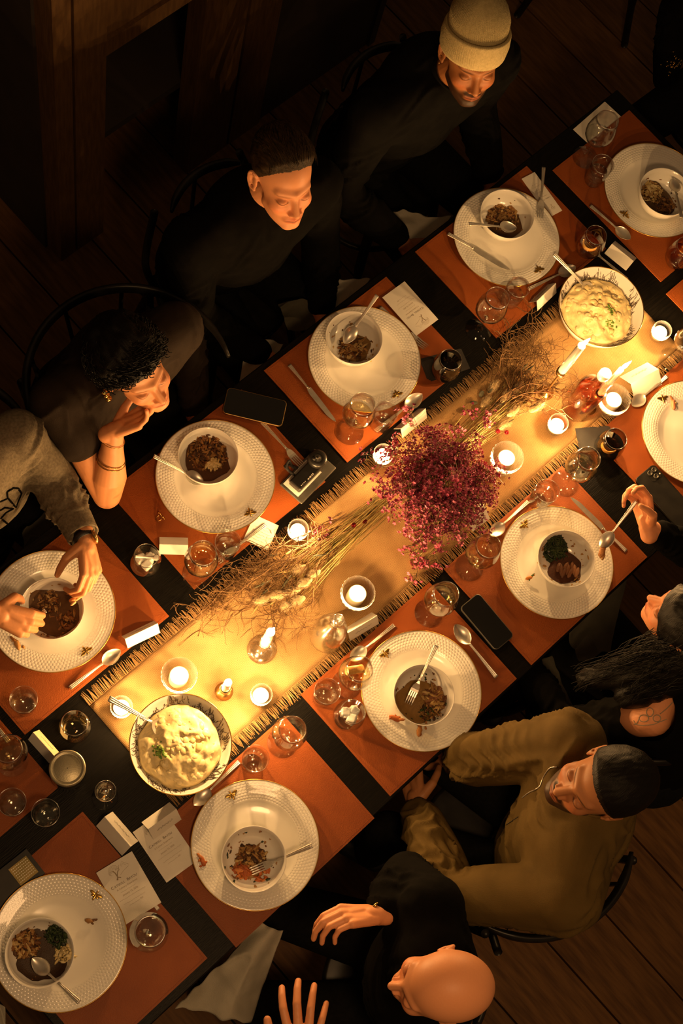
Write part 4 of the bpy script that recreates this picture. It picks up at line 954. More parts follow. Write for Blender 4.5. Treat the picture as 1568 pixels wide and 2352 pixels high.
def note(cs, lab, z):
    ctr, ang, w, h = quad_frame(cs, z); r = empty('handwritten_note', (ctr.x, ctr.y, z), ang, lab, 'note card')
    link('sheet', mesh('sheet', *box((-w / 2, -h / 2, 0), (w / 2, h / 2, 0.0005)), MT['paper'], False), r)
    mb = MB()
    for i in range(6):
        y = h * (0.32 - i * 0.11); x = -w * 0.36; e = w * (0.36 if i < 5 else 0.0); pts = []
        while x < e: pts.append((x, y + random.uniform(-0.0014, 0.0016), 0.0007)); x += 0.0011
        mb.add(tube(pts, 0.00022, 3))
    link('handwriting', mb.mesh('handwriting', MT['inkpale']), r)
note([(604, 1256), (548, 1231), (651, 1215)], 'handwritten note card leaning on the fringe below the leaning woman\'s plate', MZ + 0.001)
def tent(A, B, lab, hgt=0.036, wid=0.034, z=MZ, face=1, script=True, op=False):
    # A, B: the two ends of the fold line in px at height hgt
    a = P(A[0], A[1], z + hgt); b = P(B[0], B[1], z + hgt); L = (b - a).length; ang = math.atan2(b.y - a.y, b.x - a.x); c = (a + b) / 2
    r = empty('place_card', (c.x, c.y, z), ang, lab, 'place card', 'folded tent place cards')
    def leaf(s, name):
        V = []; F = []
        for (y, zz) in ((0, hgt), (s * wid / 2, 0)):
            for x in (-L / 2, L / 2):
                V += [(x, y, zz), (x, y + s * 0.0004, zz + 0.0003)]
        F = [(0, 2, 6, 4), (1, 5, 7, 3), (0, 4, 5, 1), (2, 3, 7, 6), (0, 1, 3, 2), (4, 6, 7, 5)]
        return link(name, mesh(name, V, F, MT['paper'], False), r)
    leaf(1, 'card_leaf'); leaf(-1, 'card_leaf')
    if script:
        mb = MB(); s = face; pts = []
        for k in range(46):
            t = k / 45; x = (-0.28 + 0.56 * t) * L * (1 if s < 0 else -1); u = 0.5 + 0.06 * math.sin(k * 1.9) + 0.04 * math.sin(k * 0.7); pts.append((x, s * (wid / 2 * u + 0.0010), hgt * (1 - u) + 0.0010))
            if k in (12, 24, 33): mb.add(tube(pts, 0.0003, 3)); pts = []
        mb.add(tube(pts, 0.0002, 3)); link('handwriting', mb.mesh('handwriting', MT['ink']), r)
    return r
tent((287, 1468), (362, 1432), 'tent place card at the corner of the grey sweater guest\'s placemat', face=1)
tent((76, 1682), (125, 1737), 'tent place card on the black table beside the jar', z=TZ, face=1)
tent((240, 1876), (300, 1945), 'tent place card standing between the near end placemat and a menu card', hgt=0.045, wid=0.05, face=1)
tent((340, 1905), (405, 1858), 'tent place card standing on the menu card left of the bald man\'s plate', hgt=0.04, wid=0.05, z=MZ + 0.002, face=-1)
tent((799, 1454), (866, 1414), 'tent place card on the runner edge above the olive man\'s plate', hgt=0.026, z=TZ + 0.003, face=-1)
tent((1232, 692), (1276, 650), 'tent place card against the far serving bowl', face=1)
tent((1405, 560), (1455, 600), 'tent place card on the black table by the far end placemat', z=TZ, hgt=0.02, wid=0.055, script=False)
tent((1448, 882), (1512, 848), 'wide open tent place card at the right end of the runner', z=TZ + 0.003, hgt=0.03, wid=0.075, face=1)
tent((366, 1250), (432, 1252), 'tent place card lying beside the glass near the leaning woman\'s plate', hgt=0.012, wid=0.045, script=False)
tent((920, 985), (977, 938), 'tent place card at the runner edge behind the bouquet', z=TZ + 0.003, face=-1, script=False)
tent((1072, 1190), (1112, 1160), 'tent place card half hidden by the pink bouquet', z=TZ + 0.003, hgt=0.03, wid=0.07, script=False)

# black cocktail napkins under the two dark glasses
def cnap(cs, lab, z):
    mb = MB(); ctr, ang, w, h = quad_frame(cs, z)
    for k in range(3):
        T = Matrix.Translation((0.003 * k, -0.003 * k, 0.0006 * k)) @ Matrix.Rotation(0.03 * k, 4, 'Z'); mb.add(box((-w / 2, -h / 2, 0), (w / 2, h / 2, 0.0005)), T)
    o = link('cocktail_napkin', mb.mesh('cocktail_napkin', MT['blackpaper'], False), None, (ctr.x, ctr.y, z), (0, 0, ang)); tag(o, lab, 'napkin', 'black cocktail napkins')
cnap([(968, 824), (1060, 800), (975, 872)], 'black cocktail napkin under the dark glass by the short-haired man', MZ + 0.0003)
cnap([(1322, 984), (1398, 978), (1328, 1034)], 'black cocktail napkin beside the runner under the glass with peel', MZ + 0.0003)

# ================================================================ PHONES, CAMERA, SMALL THINGS
def phone(cs, lab, z, edge='brass', back=False, th=0.008):
    ctr, ang, w, h = quad_frame(cs, z); r = empty('mobile_phone', (ctr.x, ctr.y, z), ang, lab, 'phone', 'phones lying on the table')
    def rr(W, H, rad, z0, z1, n=6):
        V = []; F = []; pts = []
        for (cx, cy, a0) in ((W / 2 - rad, H / 2 - rad, 0), (-W / 2 + rad, H / 2 - rad, PI / 2), (-W / 2 + rad, -H / 2 + rad, PI), (W / 2 - rad, -H / 2 + rad, 1.5 * PI)):
            for k in range(n + 1): a = a0 + PI / 2 * k / n; pts.append((cx + rad * math.cos(a), cy + rad * math.sin(a)))
        m = len(pts); V = [(x, y, z0) for x, y in pts] + [(x, y, z1) for x, y in pts]
        F = [(i, (i + 1) % m, m + (i + 1) % m, m + i) for i in range(m)] + [tuple(range(m, 2 * m)), tuple(reversed(range(m)))]
        return V, F
    b = link('phone_body', mesh('phone_body', *rr(w, h, 0.012, 0, th), MT[edge], False), r); bv = b.modifiers.new('b', 'BEVEL'); bv.width = 0.0015; bv.segments = 2
    link('screen' if not back else 'back_panel', mesh('screen', *rr(w - 0.0045, h - 0.0045, 0.010, th - 0.001, th + 0.0004), MT['screen' if not back else 'blackplastic'], False), r)
    if back:
        link('camera_plate', mesh('camera_plate', *rr(0.036, 0.036, 0.008, th, th + 0.0016), MT['blackplastic'], False), r, (-w / 2 + 0.022, h / 2 - 0.022, 0))
        for (x, y) in ((-0.008, 0.008), (-0.008, -0.008), (0.009, 0.0)):
            link('lens', mesh('lens', *lathe([(0.001, 0.001), (0.0045, 0.001), (0.0052, 0.0035), (0.0070, 0.0035), (0.0075, 0.0)], 24), MT['greymetal']), r, (-w / 2 + 0.022 + x, h / 2 - 0.022 + y, th + 0.0012))
        link('flash', mesh('flash', *lathe([(0.001, 0.001), (0.0022, 0.001), (0.0024, 0)], 12), MT['paper']), r, (-w / 2 + 0.032, h / 2 - 0.008, th + 0.0014))
    return r
phone([(526, 880), (512, 940), (656, 934)], 'black phone with gold edge lying above the leaning woman\'s plate', MZ + 0.001, 'brass')
phone([(1098, 1364), (1181, 1463), (1052, 1396)], 'black phone face up between two placemats on the right side', MZ, 'greymetal')
phone([(1498, 1066), (1600, 1180), (1455, 1104)], 'black phone face down with three lenses at the right edge', MZ, 'blackplastic', True)
d = empty('card_holder', P(62, 2000, MZ), 0, 'black card wallet with printed label at the left edge by the near plate', 'wallet')
ctr, ang, w, h = quad_frame([(15, 2000), (64, 1984), (40, 2050)], MZ)
d.location = P(30, 2020, MZ); A_ = P(66, 1985, MZ) - P(90, 2016, MZ); ang = math.atan2(A_.y, A_.x) + PI / 2; d.rotation_euler = (0, 0, ang)
link('wallet_body', mesh('wallet_body', *box((-0.065, -0.036, 0), (0.060, 0.036, 0.010)), MT['blackplastic'], False), d)
link('label_print', mesh('label_print', *box((-0.055, -0.024, 0.010), (-0.005, 0.024, 0.0103)), MT['stem'], False), d)
mb = MB()
for i in range(7):
    for k in range(9): mb.add(box((-0.052 + k * 0.005, -0.02 + i * 0.006, 0.0104), (-0.049 + k * 0.005, -0.018 + i * 0.006, 0.0106)))
link('small_print', mb.mesh('small_print', MT['paper'], False), d)
link('metal_trim', mesh('metal_trim', *tube([(0.060, -0.02, 0.010), (0.060, 0.036, 0.010)], 0.0009, 6), MT['brass']), d)

# compact camera lying on papers and a dark tray
cm = empty('compact_camera', (0, 0, 0), 0, 'black compact camera with wrist strap lying on a grey tray', 'camera')
q1 = P(650, 1112, MZ); q2 = P(768, 1068, MZ); c0 = P(706, 1092, MZ)
ax = P(757, 1050, MZ) - P(682, 1128, MZ); ca = math.atan2(ax.y, ax.x); cm.location = (c0.x, c0.y, MZ + 0.008); cm.rotation_euler = (0, 0, ca)
tr = empty('grey_tray', (c0.x, c0.y, MZ), ca, 'shallow grey bill tray under the compact camera', 'tray')
o = link('tray_plate', mesh('tray_plate', *box((-0.072, -0.042, 0), (0.068, 0.036, 0.006)), MT['greymetal'], False), tr); b = o.modifiers.new('b', 'BEVEL'); b.width = 0.004; b.segments = 3
pp = link('paper_slip', mesh('paper_slip', *box((-0.064, -0.022, 0.0), (0.03, 0.030, 0.0008)), MT['paper'], False), None, (c0.x, c0.y, MZ + 0.0065), (0, 0, ca)); tag(pp, 'white paper slip under the compact camera', 'paper')
o = link('camera_body', mesh('camera_body', *box((-0.056, -0.018, 0), (0.050, 0.020, 0.026)), MT['blackplastic'], False), cm); b = o.modifiers.new('b', 'BEVEL'); b.width = 0.004; b.segments = 3
link('lens_ring', mesh('lens_ring', *lathe([(0.012, 0.030), (0.020, 0.030), (0.0245, 0.026), (0.0245, 0.0), (0.016, 0.0)], 40), MT['blackplastic']), cm, (0.038, 0.006, 0.012))
link('lens_glass', mesh('lens_glass', *lathe([(0.001, 0.004), (0.008, 0.003), (0.0165, 0.0)], 32), MT['greymetal']), cm, (0.038, 0.006, 0.038))
link('shutter_button', mesh('shutter_button', *lathe([(0.001, 0.004), (0.0055, 0.004), (0.006, 0.0)], 20), MT['blackplastic']), cm, (0.030, 0.012, 0.042))
mb = MB(); L_ = [(0.0, 0.006, 0.004), (0.007, 0.007, 0.005), (0.015, 0.004, 0.005), (0.020, 0.003, 0.006)]
for (x, ww, hh_) in L_: mb.add(box((x - 0.02, -0.014, 0.0262), (x - 0.02 + ww * 0.8, -0.014 + hh_ * 0.8, 0.0265)))
for k in range(4): mb.add(box((-0.045 + k * 0.005, -0.012, 0.0262), (-0.0425 + k * 0.005, -0.0098, 0.0265)))
link('white_print', mb.mesh('white_print', MT['paper'], False), cm)
mb = MB()
for k in range(5):
    q = [Vector((-0.03, 0.02, 0.012)), Vector((-0.034, 0.036 + 0.003 * k, 0.02)), Vector((-0.03 + 0.004 * k, 0.058, 0.012 + 0.003 * k)), Vector((-0.015, 0.048 - 0.002 * k, 0.006)), Vector((-0.01, 0.03, 0.01))]
    mb.add(tube(bez([tuple(v) for v in q], 6), 0.0032, 5))
link('wrist_strap', mb.mesh('wrist_strap', MT['blackpaper']), cm)
# beaded ring on the placemat
p = P(365, 1190, MZ + 0.006); r = empty('beaded_ring', p, 0, 'small beaded gold ring lying on the placemat by the elbow', 'ring')
mb = MB(); mb.add(tube([(0.009 * math.cos(a), 0.0, 0.009 * math.sin(a)) for a in np.linspace(0, 2 * PI, 20)], 0.0014, 6)); link('band', mb.mesh('band', MT['brass']), r, None, (0.9, 0, 0.3))
for k in range(5): link('bead', mesh('bead', *ellipsoid((0.004, 0, 0), (0.0028, 0.0028, 0.0028), n=10, m=6), MT['pearl']), r, (0.004 + 0.001 * (k % 2), -0.010 + 0.005 * k, 0.004))
# serving spoons
def serving_spoon(A, B, za, zb, lab, s=1.25):
    a = P(A[0], A[1], za); b = P(B[0], B[1], zb); r = cutlery('spoon', a, b, 0, 0, lab, 'serving spoons'); return r
serving_spoon((250, 1604), (405, 1690), TZ + 0.135, TZ + 0.035, 'long thin serving spoon over the tealight into the lower left mash bowl')
serving_spoon((1271, 582), (1372, 690), TZ + 0.135, TZ + 0.040, 'ribbed serving spoon standing in the far mash bowl')
# ================================================================ FLOWERS
def flower(mb, c, nrm, s, m):
    nrm = Vector(nrm).normalized(); _, u, w = frame_axes(nrm); o = random.random() * 6; V = [Vector(c) - nrm * s * 0.25]; F = []
    for k in range(5):
        a = o + 2 * PI * k / 5; d = u * math.cos(a) + w * math.sin(a); t = u * -math.sin(a) + w * math.cos(a); i = len(V)
        V += [Vector(c) + d * s * 0.55 + t * s * 0.42 + nrm * s * 0.25, Vector(c) + d * s * 1.0 + nrm * s * 0.4, Vector(c) + d * s * 0.55 - t * s * 0.42 + nrm * s * 0.25]
        F += [(0, i, i + 1), (0, i + 1, i + 2)]
    mb.add((V, F), m=m)
def sprig(seed, L=0.17, nb=9):
    random.seed(100 + seed); mb = MB(); bendx, bendy = random.uniform(-0.03, 0.03), random.uniform(-0.03, 0.03)
    pts = bez([(0, 0, 0), (bendx * 0.2, bendy * 0.2, L * 0.4), (bendx * 0.6, bendy * 0.6, L * 0.75), (bendx, bendy, L)], 5); mb.add(tube(pts, [0.0011 * (1 - 0.6 * i / len(pts)) for i in range(len(pts))], 4), m=0)
    for k in range(nb):
        i = random.randint(5, len(pts) - 1); p = pts[i]; a = random.uniform(0, 2 * PI); l = random.uniform(0.018, 0.045) * (1.2 - 0.4 * i / len(pts))
        e = p + Vector((math.cos(a) * l * 0.75, math.sin(a) * l * 0.75, l * 0.75)); mid = (p + e) / 2 + Vector((0, 0, -0.003)); mb.add(tube([p, mid, e], [0.0006, 0.0005, 0.0004], 3), m=0)
        for q in range(random.randint(4, 6)):
            f = e + Vector((random.gauss(0, 0.009), random.gauss(0, 0.009), random.uniform(-0.002, 0.010))); mb.add(tube([mid * 0.4 + e * 0.6, f], 0.0004, 3), m=0)
            flower(mb, f, (random.gauss(0, 0.6), random.gauss(0, 0.6), 1), random.uniform(0.0038, 0.0060), random.choice((1, 1, 1, 2)))
            if random.random() < 0.4: mb.add(lump(f + Vector((0.004, 0.002, 0.001)), (0.0013, 0.0013, 0.0018), q), m=1)
        for q in range(3):                                # needle leaves
            b = p + (e - p) * random.random(); a2 = random.uniform(0, 6.28); mb.add(tube([b, b + Vector((math.cos(a2) * 0.008, math.sin(a2) * 0.008, 0.006))], [0.0006, 0.0002], 3), m=3)
    return mb.mesh('flower_sprig', [MT['sprigstem'], MT['petal'], MT['petal2'], MT['stem']])
def bouquet():
    base = P(1003, 1138, TZ + 0.002)
    r = empty('pink_flower_bouquet', base, 0, 'big bouquet of tiny pink wax flowers in the middle of the runner', 'flowers')
    vs = empty('flower_vase', base, 0, 'low glass vase hidden under the pink bouquet', 'vase')
    link('vase_wall', mesh('vase_wall', *lathe(wall([(0.001, 0), (0.034, 0), (0.040, 0.01), (0.042, 0.05), (0.034, 0.085), (0.036, 0.095)], 0.0015), 40), MT['amberglass']), vs)
    S = [sprig(k, 0.12 + 0.02 * (k % 4), 8 + k % 4) for k in range(10)]
    random.seed(5)
    for k in range(215):
        a = random.uniform(0, 2 * PI); t = math.sqrt(random.random()) * 1.0; tilt = 0.05 + t * 1.22
        # fuller towards the camera's lower left and lower right
        o = link('flower_sprig', S[k % 10], r, (0.014 * math.cos(a), 0.014 * math.sin(a), 0.045 + 0.012 * random.random()))
        d = Vector((math.cos(a) * math.sin(tilt), math.sin(a) * math.sin(tilt), math.cos(tilt))); q = d.to_track_quat('Z', 'Y'); o.rotation_mode = 'QUATERNION'; o.rotation_quaternion = q @ Matrix.Rotation(random.uniform(0, 6), 4, 'Z').to_quaternion()
        s = random.uniform(0.5, 1.06) * (1 - 0.06 * t) * (1.0 + 0.14 * math.cos(a - 2.6)); o.scale = (s, s, s)
    # three stray sprigs that reach out towards the lower right and the tent card
    for (px, py, zz) in ((990, 1300, 0.03), (935, 1290, 0.03), (955, 960, 0.06), (900, 1230, 0.04), (1120, 1170, 0.05), (1150, 1100, 0.06)):
        e = P(px, py, TZ + zz); d = e - (base + Vector((0, 0, 0.06))); o = link('flower_sprig', S[(px // 7) % 10], r, (0, 0, 0.06)); o.rotation_mode = 'QUATERNION'; o.rotation_quaternion = d.to_track_quat('Z', 'Y'); s = d.length / 0.16; o.scale = (s, s, s)
bouquet()

def bundle(A, B, lab, spread, seed, tails, twigs, n=70, flip=1):
    random.seed(seed); a = P(A[0], A[1], TZ + 0.02); b = P(B[0], B[1], TZ + 0.02); D = b - a; L = D.length; X = D.normalized(); Y = Vector((0, 0, 1)).cross(X)
    r = empty('dried_flower_bundle', (a.x, a.y, TZ), 0, lab, 'dried flowers', 'bundles of dried grasses on the runner'); o_ = Vector((a.x, a.y, TZ))
    def pt(t, s, h): return a - o_ + X * (t * L) + Y * s + Vector((0, 0, h - 0.02))
    mb = MB()
    for k in range(n):                                    # straight stems
        l = random.uniform(0.35, 0.95); s0 = random.gauss(0, 0.012); s1 = s0 * 1.5 + random.gauss(0, spread * 0.35); h = random.uniform(0.006, 0.045)
        pts = bez([pt(-0.05 + random.random() * 0.1, s0, h), pt(l * 0.5, (s0 + s1) / 2, h + 0.004), pt(l, s1, max(0.004, h - 0.012))], 4)
        if k < 60: me = mesh('stem', *tube(pts, [0.0011, 0.0010, 0.001, 0.001, 0.0009, 0.0008, 0.0007, 0.0006, 0.0005][:len(pts)], 4), MT['stem']); link('stem', me, r)
        else: mb.add(tube(pts, 0.0006, 3))
    if mb.V: tag(link('fine_stems', mb.mesh('fine_stems', MT['stem']), r), kind='stuff')
    for k in range(16):                                   # narrow dry leaves and lavender-like spikes
        t = random.uniform(0.35, 0.95); s = random.gauss(0, spread * 0.45); c = pt(t, s, random.uniform(0.012, 0.04)); e = c + X * random.uniform(0.03, 0.06) + Y * random.gauss(0, 0.015)
        m_ = (c + e) / 2; w = Y * 0.004; me = mesh('leaf', [c, m_ + w, e, m_ - w, m_ + Vector((0, 0, 0.0015)), m_ - Vector((0, 0, 0.001))], [(0, 1, 4), (1, 2, 4), (2, 3, 4), (3, 0, 4), (0, 5, 1), (1, 5, 2), (2, 5, 3), (3, 5, 0)], MT['leaf'] if k % 2 else MT['stem']); link('leaf', me, r)
    for (px, py, ang_px, py2, z, sz) in tails:             # fluffy grass heads
        c = P(px, py, TZ + z) - o_; e = P(ang_px, py2, TZ + z + 0.004) - o_; m2 = MB(); k = 12; V = []; F = []
        d = (e - c); ln = d.length * 0.78; d.normalize(); sz = sz * 1.25; _, u, w = frame_axes(d); NN = 14
        for i in range(k + 1):
            t = i / k; rad = sz * math.sin(PI * (0.04 + 0.93 * t)) ** 0.6 * (1 - 0.3 * t)
            for j in range(NN):
                aa = 2 * PI * j / NN; q = rad * (1 + 0.16 * random.uniform(-1, 1)); V.append(c + d * (ln * t) + (u * math.cos(aa) + w * math.sin(aa)) * q)
        for i in range(k):
            for j in range(NN): F.append((i * NN + j, i * NN + (j + 1) % NN, (i + 1) * NN + (j + 1) % NN, (i + 1) * NN + j))
        F.append(tuple(reversed(range(NN)))); F.append(tuple(k * NN + j for j in range(NN))); m2.add((V, F))
        for q in range(260):                              # fuzz
            t = random.random(); aa = random.uniform(0, 6.28); rad = sz * math.sin(PI * t) ** 0.7; bs_ = c + d * (ln * t) + (u * math.cos(aa) + w * math.sin(aa)) * rad; m2.add(tube([bs_, bs_ + (u * math.cos(aa) + w * math.sin(aa)) * 0.004 + d * 0.006], [0.0004, 0.0001], 3, False))
        tag(link('grass_head', m2.mesh('grass_head', MT['tail']), r), 'fluffy cream grass head')
    for (sx, sy, ex, ey, cnt, curl) in twigs:              # curly twigs
        for q in range(int(cnt * 1.5)):
            m3 = MB(); s = P(sx, sy, TZ + 0.02) - o_; e = P(ex + random.gauss(0, 26), ey + random.gauss(0, 22), TZ + 0.02) - o_
            dd = e - s; l2 = dd.length; xx = dd.normalized(); yy = Vector((0, 0, 1)).cross(xx); off = random.gauss(0, 0.018); ph = random.uniform(0, 6); hz = random.uniform(0.006, 0.05)
            def cp(t): return s + xx * (l2 * t) + yy * (off * (1 - t) + curl * math.sin(t * 7 + ph) * t + 0.012 * math.sin(t * 17 + ph * 2) * t) + Vector((0, 0, hz - 0.02 + 0.012 * math.sin(t * 9 + ph)))
            pts = [cp(t) for t in np.linspace(0, 1, 22)]; pts = [Vector((v.x, v.y, max(v.z, 0.003))) for v in pts]; m3.add(tube(pts, [0.0017 * (1 - 0.65 * i / 22) for i in range(22)], 4))
            for z in range(13):
                i = random.randint(5, 20); p = pts[i]; sd = random.choice((-1, 1)); bl = random.uniform(0.02, 0.07); a1 = random.uniform(0.3, 1.1) * sd; bp = [p]; hd = (pts[min(i + 1, 21)] - pts[i - 1]).normalized(); hh = Vector((hd.x, hd.y, 0)); cur = 0
                for w_ in range(6):
                    cur += random.uniform(-0.35, 0.45) * sd; dv = Matrix.Rotation(a1 + cur, 3, 'Z') @ hh; nx = bp[-1] + dv * bl / 6 + Vector((0, 0, random.uniform(-0.002, 0.0025))); nx.z = max(nx.z, 0.003); bp.append(nx)
                m3.add(tube(bp, [0.0011, 0.0010, 0.0009, 0.0008, 0.0007, 0.0006, 0.0005], 3))
            link('twig', m3.mesh('twig', MT['twig']), r)
    return r, o_
tl = [(690, 1352, 640, 1368, 0.030, 0.0085), (660, 1362, 610, 1376, 0.034, 0.009), (620, 1374, 574, 1386, 0.028, 0.0085), (700, 1372, 660, 1392, 0.04, 0.0095), (668, 1385, 640, 1402, 0.036, 0.009), (716, 1330, 676, 1352, 0.045, 0.0085), (735, 1310, 700, 1330, 0.04, 0.008), (704, 1300, 668, 1318, 0.034, 0.008)]
r1, o1 = bundle((885, 1150), (600, 1400), 'dried grass bundle running from the bouquet to the lower left with cream bunny tails', 0.055, 21, tl,
                [(800, 1200, 560, 1330, 7, 0.030), (740, 1250, 500, 1400, 6, 0.035), (700, 1290, 600, 1470, 4, 0.030), (640, 1300, 440, 1440, 3, 0.03), (740, 1300, 660, 1460, 3, 0.025)], 84)
tl2 = [(1140, 985, 1180, 968, 0.028, 0.008), (1215, 945, 1262, 915, 0.030, 0.0095), (1150, 925, 1176, 890, 0.036, 0.008), (1120, 905, 1148, 868, 0.034, 0.008), (1165, 955, 1200, 930, 0.04, 0.0085), (1178, 905, 1204, 875, 0.036, 0.008), (1105, 935, 1130, 905, 0.03, 0.0075)]
r2, o2 = bundle((1030, 1050), (1260, 850), 'dried grass bundle running from the bouquet towards the far serving bowl', 0.05, 22, tl2,
                [(1120, 960, 1270, 830, 7, 0.028), (1150, 900, 1240, 770, 5, 0.03), (1170, 930, 1320, 880, 5, 0.025), (1130, 880, 1200, 740, 3, 0.03)], 80)
random.seed(9)
def puff(par, o_, px, py, z, n, s, mats, lab, spread=0.012):
    mb = MB(); c = P(px, py, TZ + z) - o_
    for k in range(n): flower(mb, c + Vector((random.gauss(0, spread), random.gauss(0, spread), random.uniform(-0.003, 0.006))), (random.gauss(0, 0.5), random.gauss(0, 0.5), 1), s, random.randint(0, len(mats) - 1))
    tag(link('flower_cluster', mb.mesh('flower_cluster', [MT[m] for m in mats]), par), lab, kind='stuff')
puff(r1, o1, 728, 1222, 0.03, 26, 0.0045, ['petal2', 'petal'], 'small pink flower cluster'); puff(r1, o1, 745, 1236, 0.03, 20, 0.0045, ['petal2'], 'pink cluster', 0.008)
puff(r1, o1, 757, 1197, 0.035, 5, 0.004, ['petal2'], 'pink florets', 0.005)
for (x, y, z, pr, oo) in ((838, 1198, 0.04, r1, o1), (812, 1206, 0.045, r1, o1), (1143, 990, 0.04, r2, o2), (1163, 993, 0.035, r2, o2)):
    mb = MB(); c = P(x, y, TZ + z) - oo
    for k in range(26): a = random.uniform(0, 6.28); t = random.uniform(0.2, 1.3); flower(mb, c, (math.sin(t) * math.cos(a), math.sin(t) * math.sin(a), math.cos(t)), 0.0062, 0)
    mb.add(lump(c, (0.005, 0.005, 0.005), 1)); tag(link('strawflower', mb.mesh('strawflower', MT['crimson']), pr), 'crimson strawflower head')
for (x, y, n) in ((1085, 950, 16), (1115, 955, 20), (1120, 975, 16), (1070, 945, 12), (1040, 990, 14), (1060, 995, 12)): puff(r2, o2, x, y, 0.05, n, 0.0045, ['petal2', 'petal'], 'pink florets', 0.009)
for (x, y) in ((1105, 905), (1088, 925), (1125, 895)):
    c = P(x, y, TZ + 0.04) - o2; tag(link('leaf', mesh('leaf', *lump(c, (0.011, 0.008, 0.0025), x, 0.2, 1.5, rrot()), MT['leaf']), r2), 'round grey-green leaf')
random.seed(11)
# ================================================================ CHAIRS (bentwood, round seat, hooped back)
def chair(cx, cy, face, lab, rail=0.27, zr=0.83, arc=1.95):
    # face: direction (unit, world angle) the sitter looks along
    r = empty('bentwood_chair', (cx, cy, 0), face - PI / 2, lab, 'chair', 'black bentwood dining chairs')
    link('seat', mesh('seat', *lathe([(0.001, 0.452), (0.15, 0.450), (0.195, 0.456), (0.205, 0.452), (0.205, 0.436), (0.195, 0.430), (0.001, 0.432)], 48), MT['bent']), r)
    link('seat_ring', mesh('seat_ring', *lathe([(0.165 + 0.010 * math.cos(a), 0.25 + 0.010 * math.sin(a)) for a in np.linspace(0, 2 * PI, 8, endpoint=False)], 40, True), MT['bent']), r)
    for sx in (-1, 1):
        link('leg', mesh('leg', *tube(bez([(sx * 0.15, 0.13, 0.435), (sx * 0.165, 0.15, 0.22), (sx * 0.19, 0.19, 0.002)], 6), [0.016] * 7 + [0.013] * 6, 10), MT['bent']), r)
        link('leg', mesh('leg', *tube(bez([(sx * 0.14, -0.14, 0.435), (sx * 0.16, -0.17, 0.22), (sx * 0.19, -0.22, 0.002)], 6), [0.016] * 7 + [0.013] * 6, 10), MT['bent']), r)
        link('back_post', mesh('back_post', *tube(bez([(sx * 0.165, -0.10, 0.44), (sx * 0.20, -0.13, 0.62), (sx * rail * 0.80, -0.16, zr - 0.01)], 6), 0.011, 10), MT['bent']), r)
    pts = [(rail * math.sin(a), 0.02 - rail * math.cos(a) * 1.0, zr + 0.012 * math.cos(a)) for a in np.linspace(-arc, arc, 40)]
    V = []; F = []; n = len(pts); K = 12                       # flat, deep rail
    for i, q in enumerate(pts):
        a = math.atan2(q[0], -(q[1] - 0.02)); nx, ny = math.sin(a), -math.cos(a); e = min(1, 4 * min(i, n - 1 - i) / n + 0.45)
        for j in range(K):
            t = 2 * PI * j / K; V.append((q[0] + nx * 0.011 * math.cos(t) * e, q[1] + ny * 0.011 * math.cos(t) * e, q[2] + 0.020 * math.sin(t) * e))
    for i in range(n - 1):
        for j in range(K): F.append((i * K + j, i * K + (j + 1) % K, (i + 1) * K + (j + 1) % K, (i + 1) * K + j))
    F.append(tuple(reversed(range(K)))); F.append(tuple((n - 1) * K + j for j in range(K)))
    link('back_rail', mesh('back_rail', V, F, MT['bent']), r)
    for sx in (-0.10, 0, 0.10): link('spindle', mesh('spindle', *tube([(sx * 1.2, -0.165, 0.445), (sx * 1.5, -math.sqrt(rail * rail - (sx * 1.5) ** 2) + 0.02, zr - 0.012)], 0.006, 8), MT['bent']), r)
    return r

# ================================================================ PEOPLE
def unit(v): return Vector(v).normalized()
HS = 0.955
class Frame:                                               # head-local frame: x right, y forward, z up
    def __init__(s, c, fwd, up=(0, 0, 1)):
        s.c = Vector(c); s.y = unit(fwd); u = Vector(up); s.x = s.y.cross(u).normalized(); s.z = s.x.cross(s.y).normalized()
        s.M = Matrix((s.x, s.y, s.z)).transposed()
    def w(s, p): return s.c + s.M @ (Vector(p) * HS)
    def loc(s, A): return (A - np.array(s.c)) @ np.array(s.M) / HS
def smin(a, b, k): h = np.clip(0.5 + 0.5 * (b - a) / k, 0, 1); return b * (1 - h) + a * h - k * h * (1 - h)
def smax(a, b, k): return -smin(-a, -b, k)
def sd_ell(p, c, r): q = p - np.array(c); r = np.array(r); k0 = np.linalg.norm(q / r, axis=1); k1 = np.linalg.norm(q / r ** 2, axis=1) + 1e-9; return k0 * (k0 - 1) / k1
def sd_cap(p, a, b, ra, rb):
    a = np.array(a, float); b = np.array(b, float); pa = p - a; ba = b - a; h = np.clip(pa @ ba / (ba @ ba), 0, 1); return np.linalg.norm(pa - h[:, None] * ba, axis=1) - (ra + (rb - ra) * h)
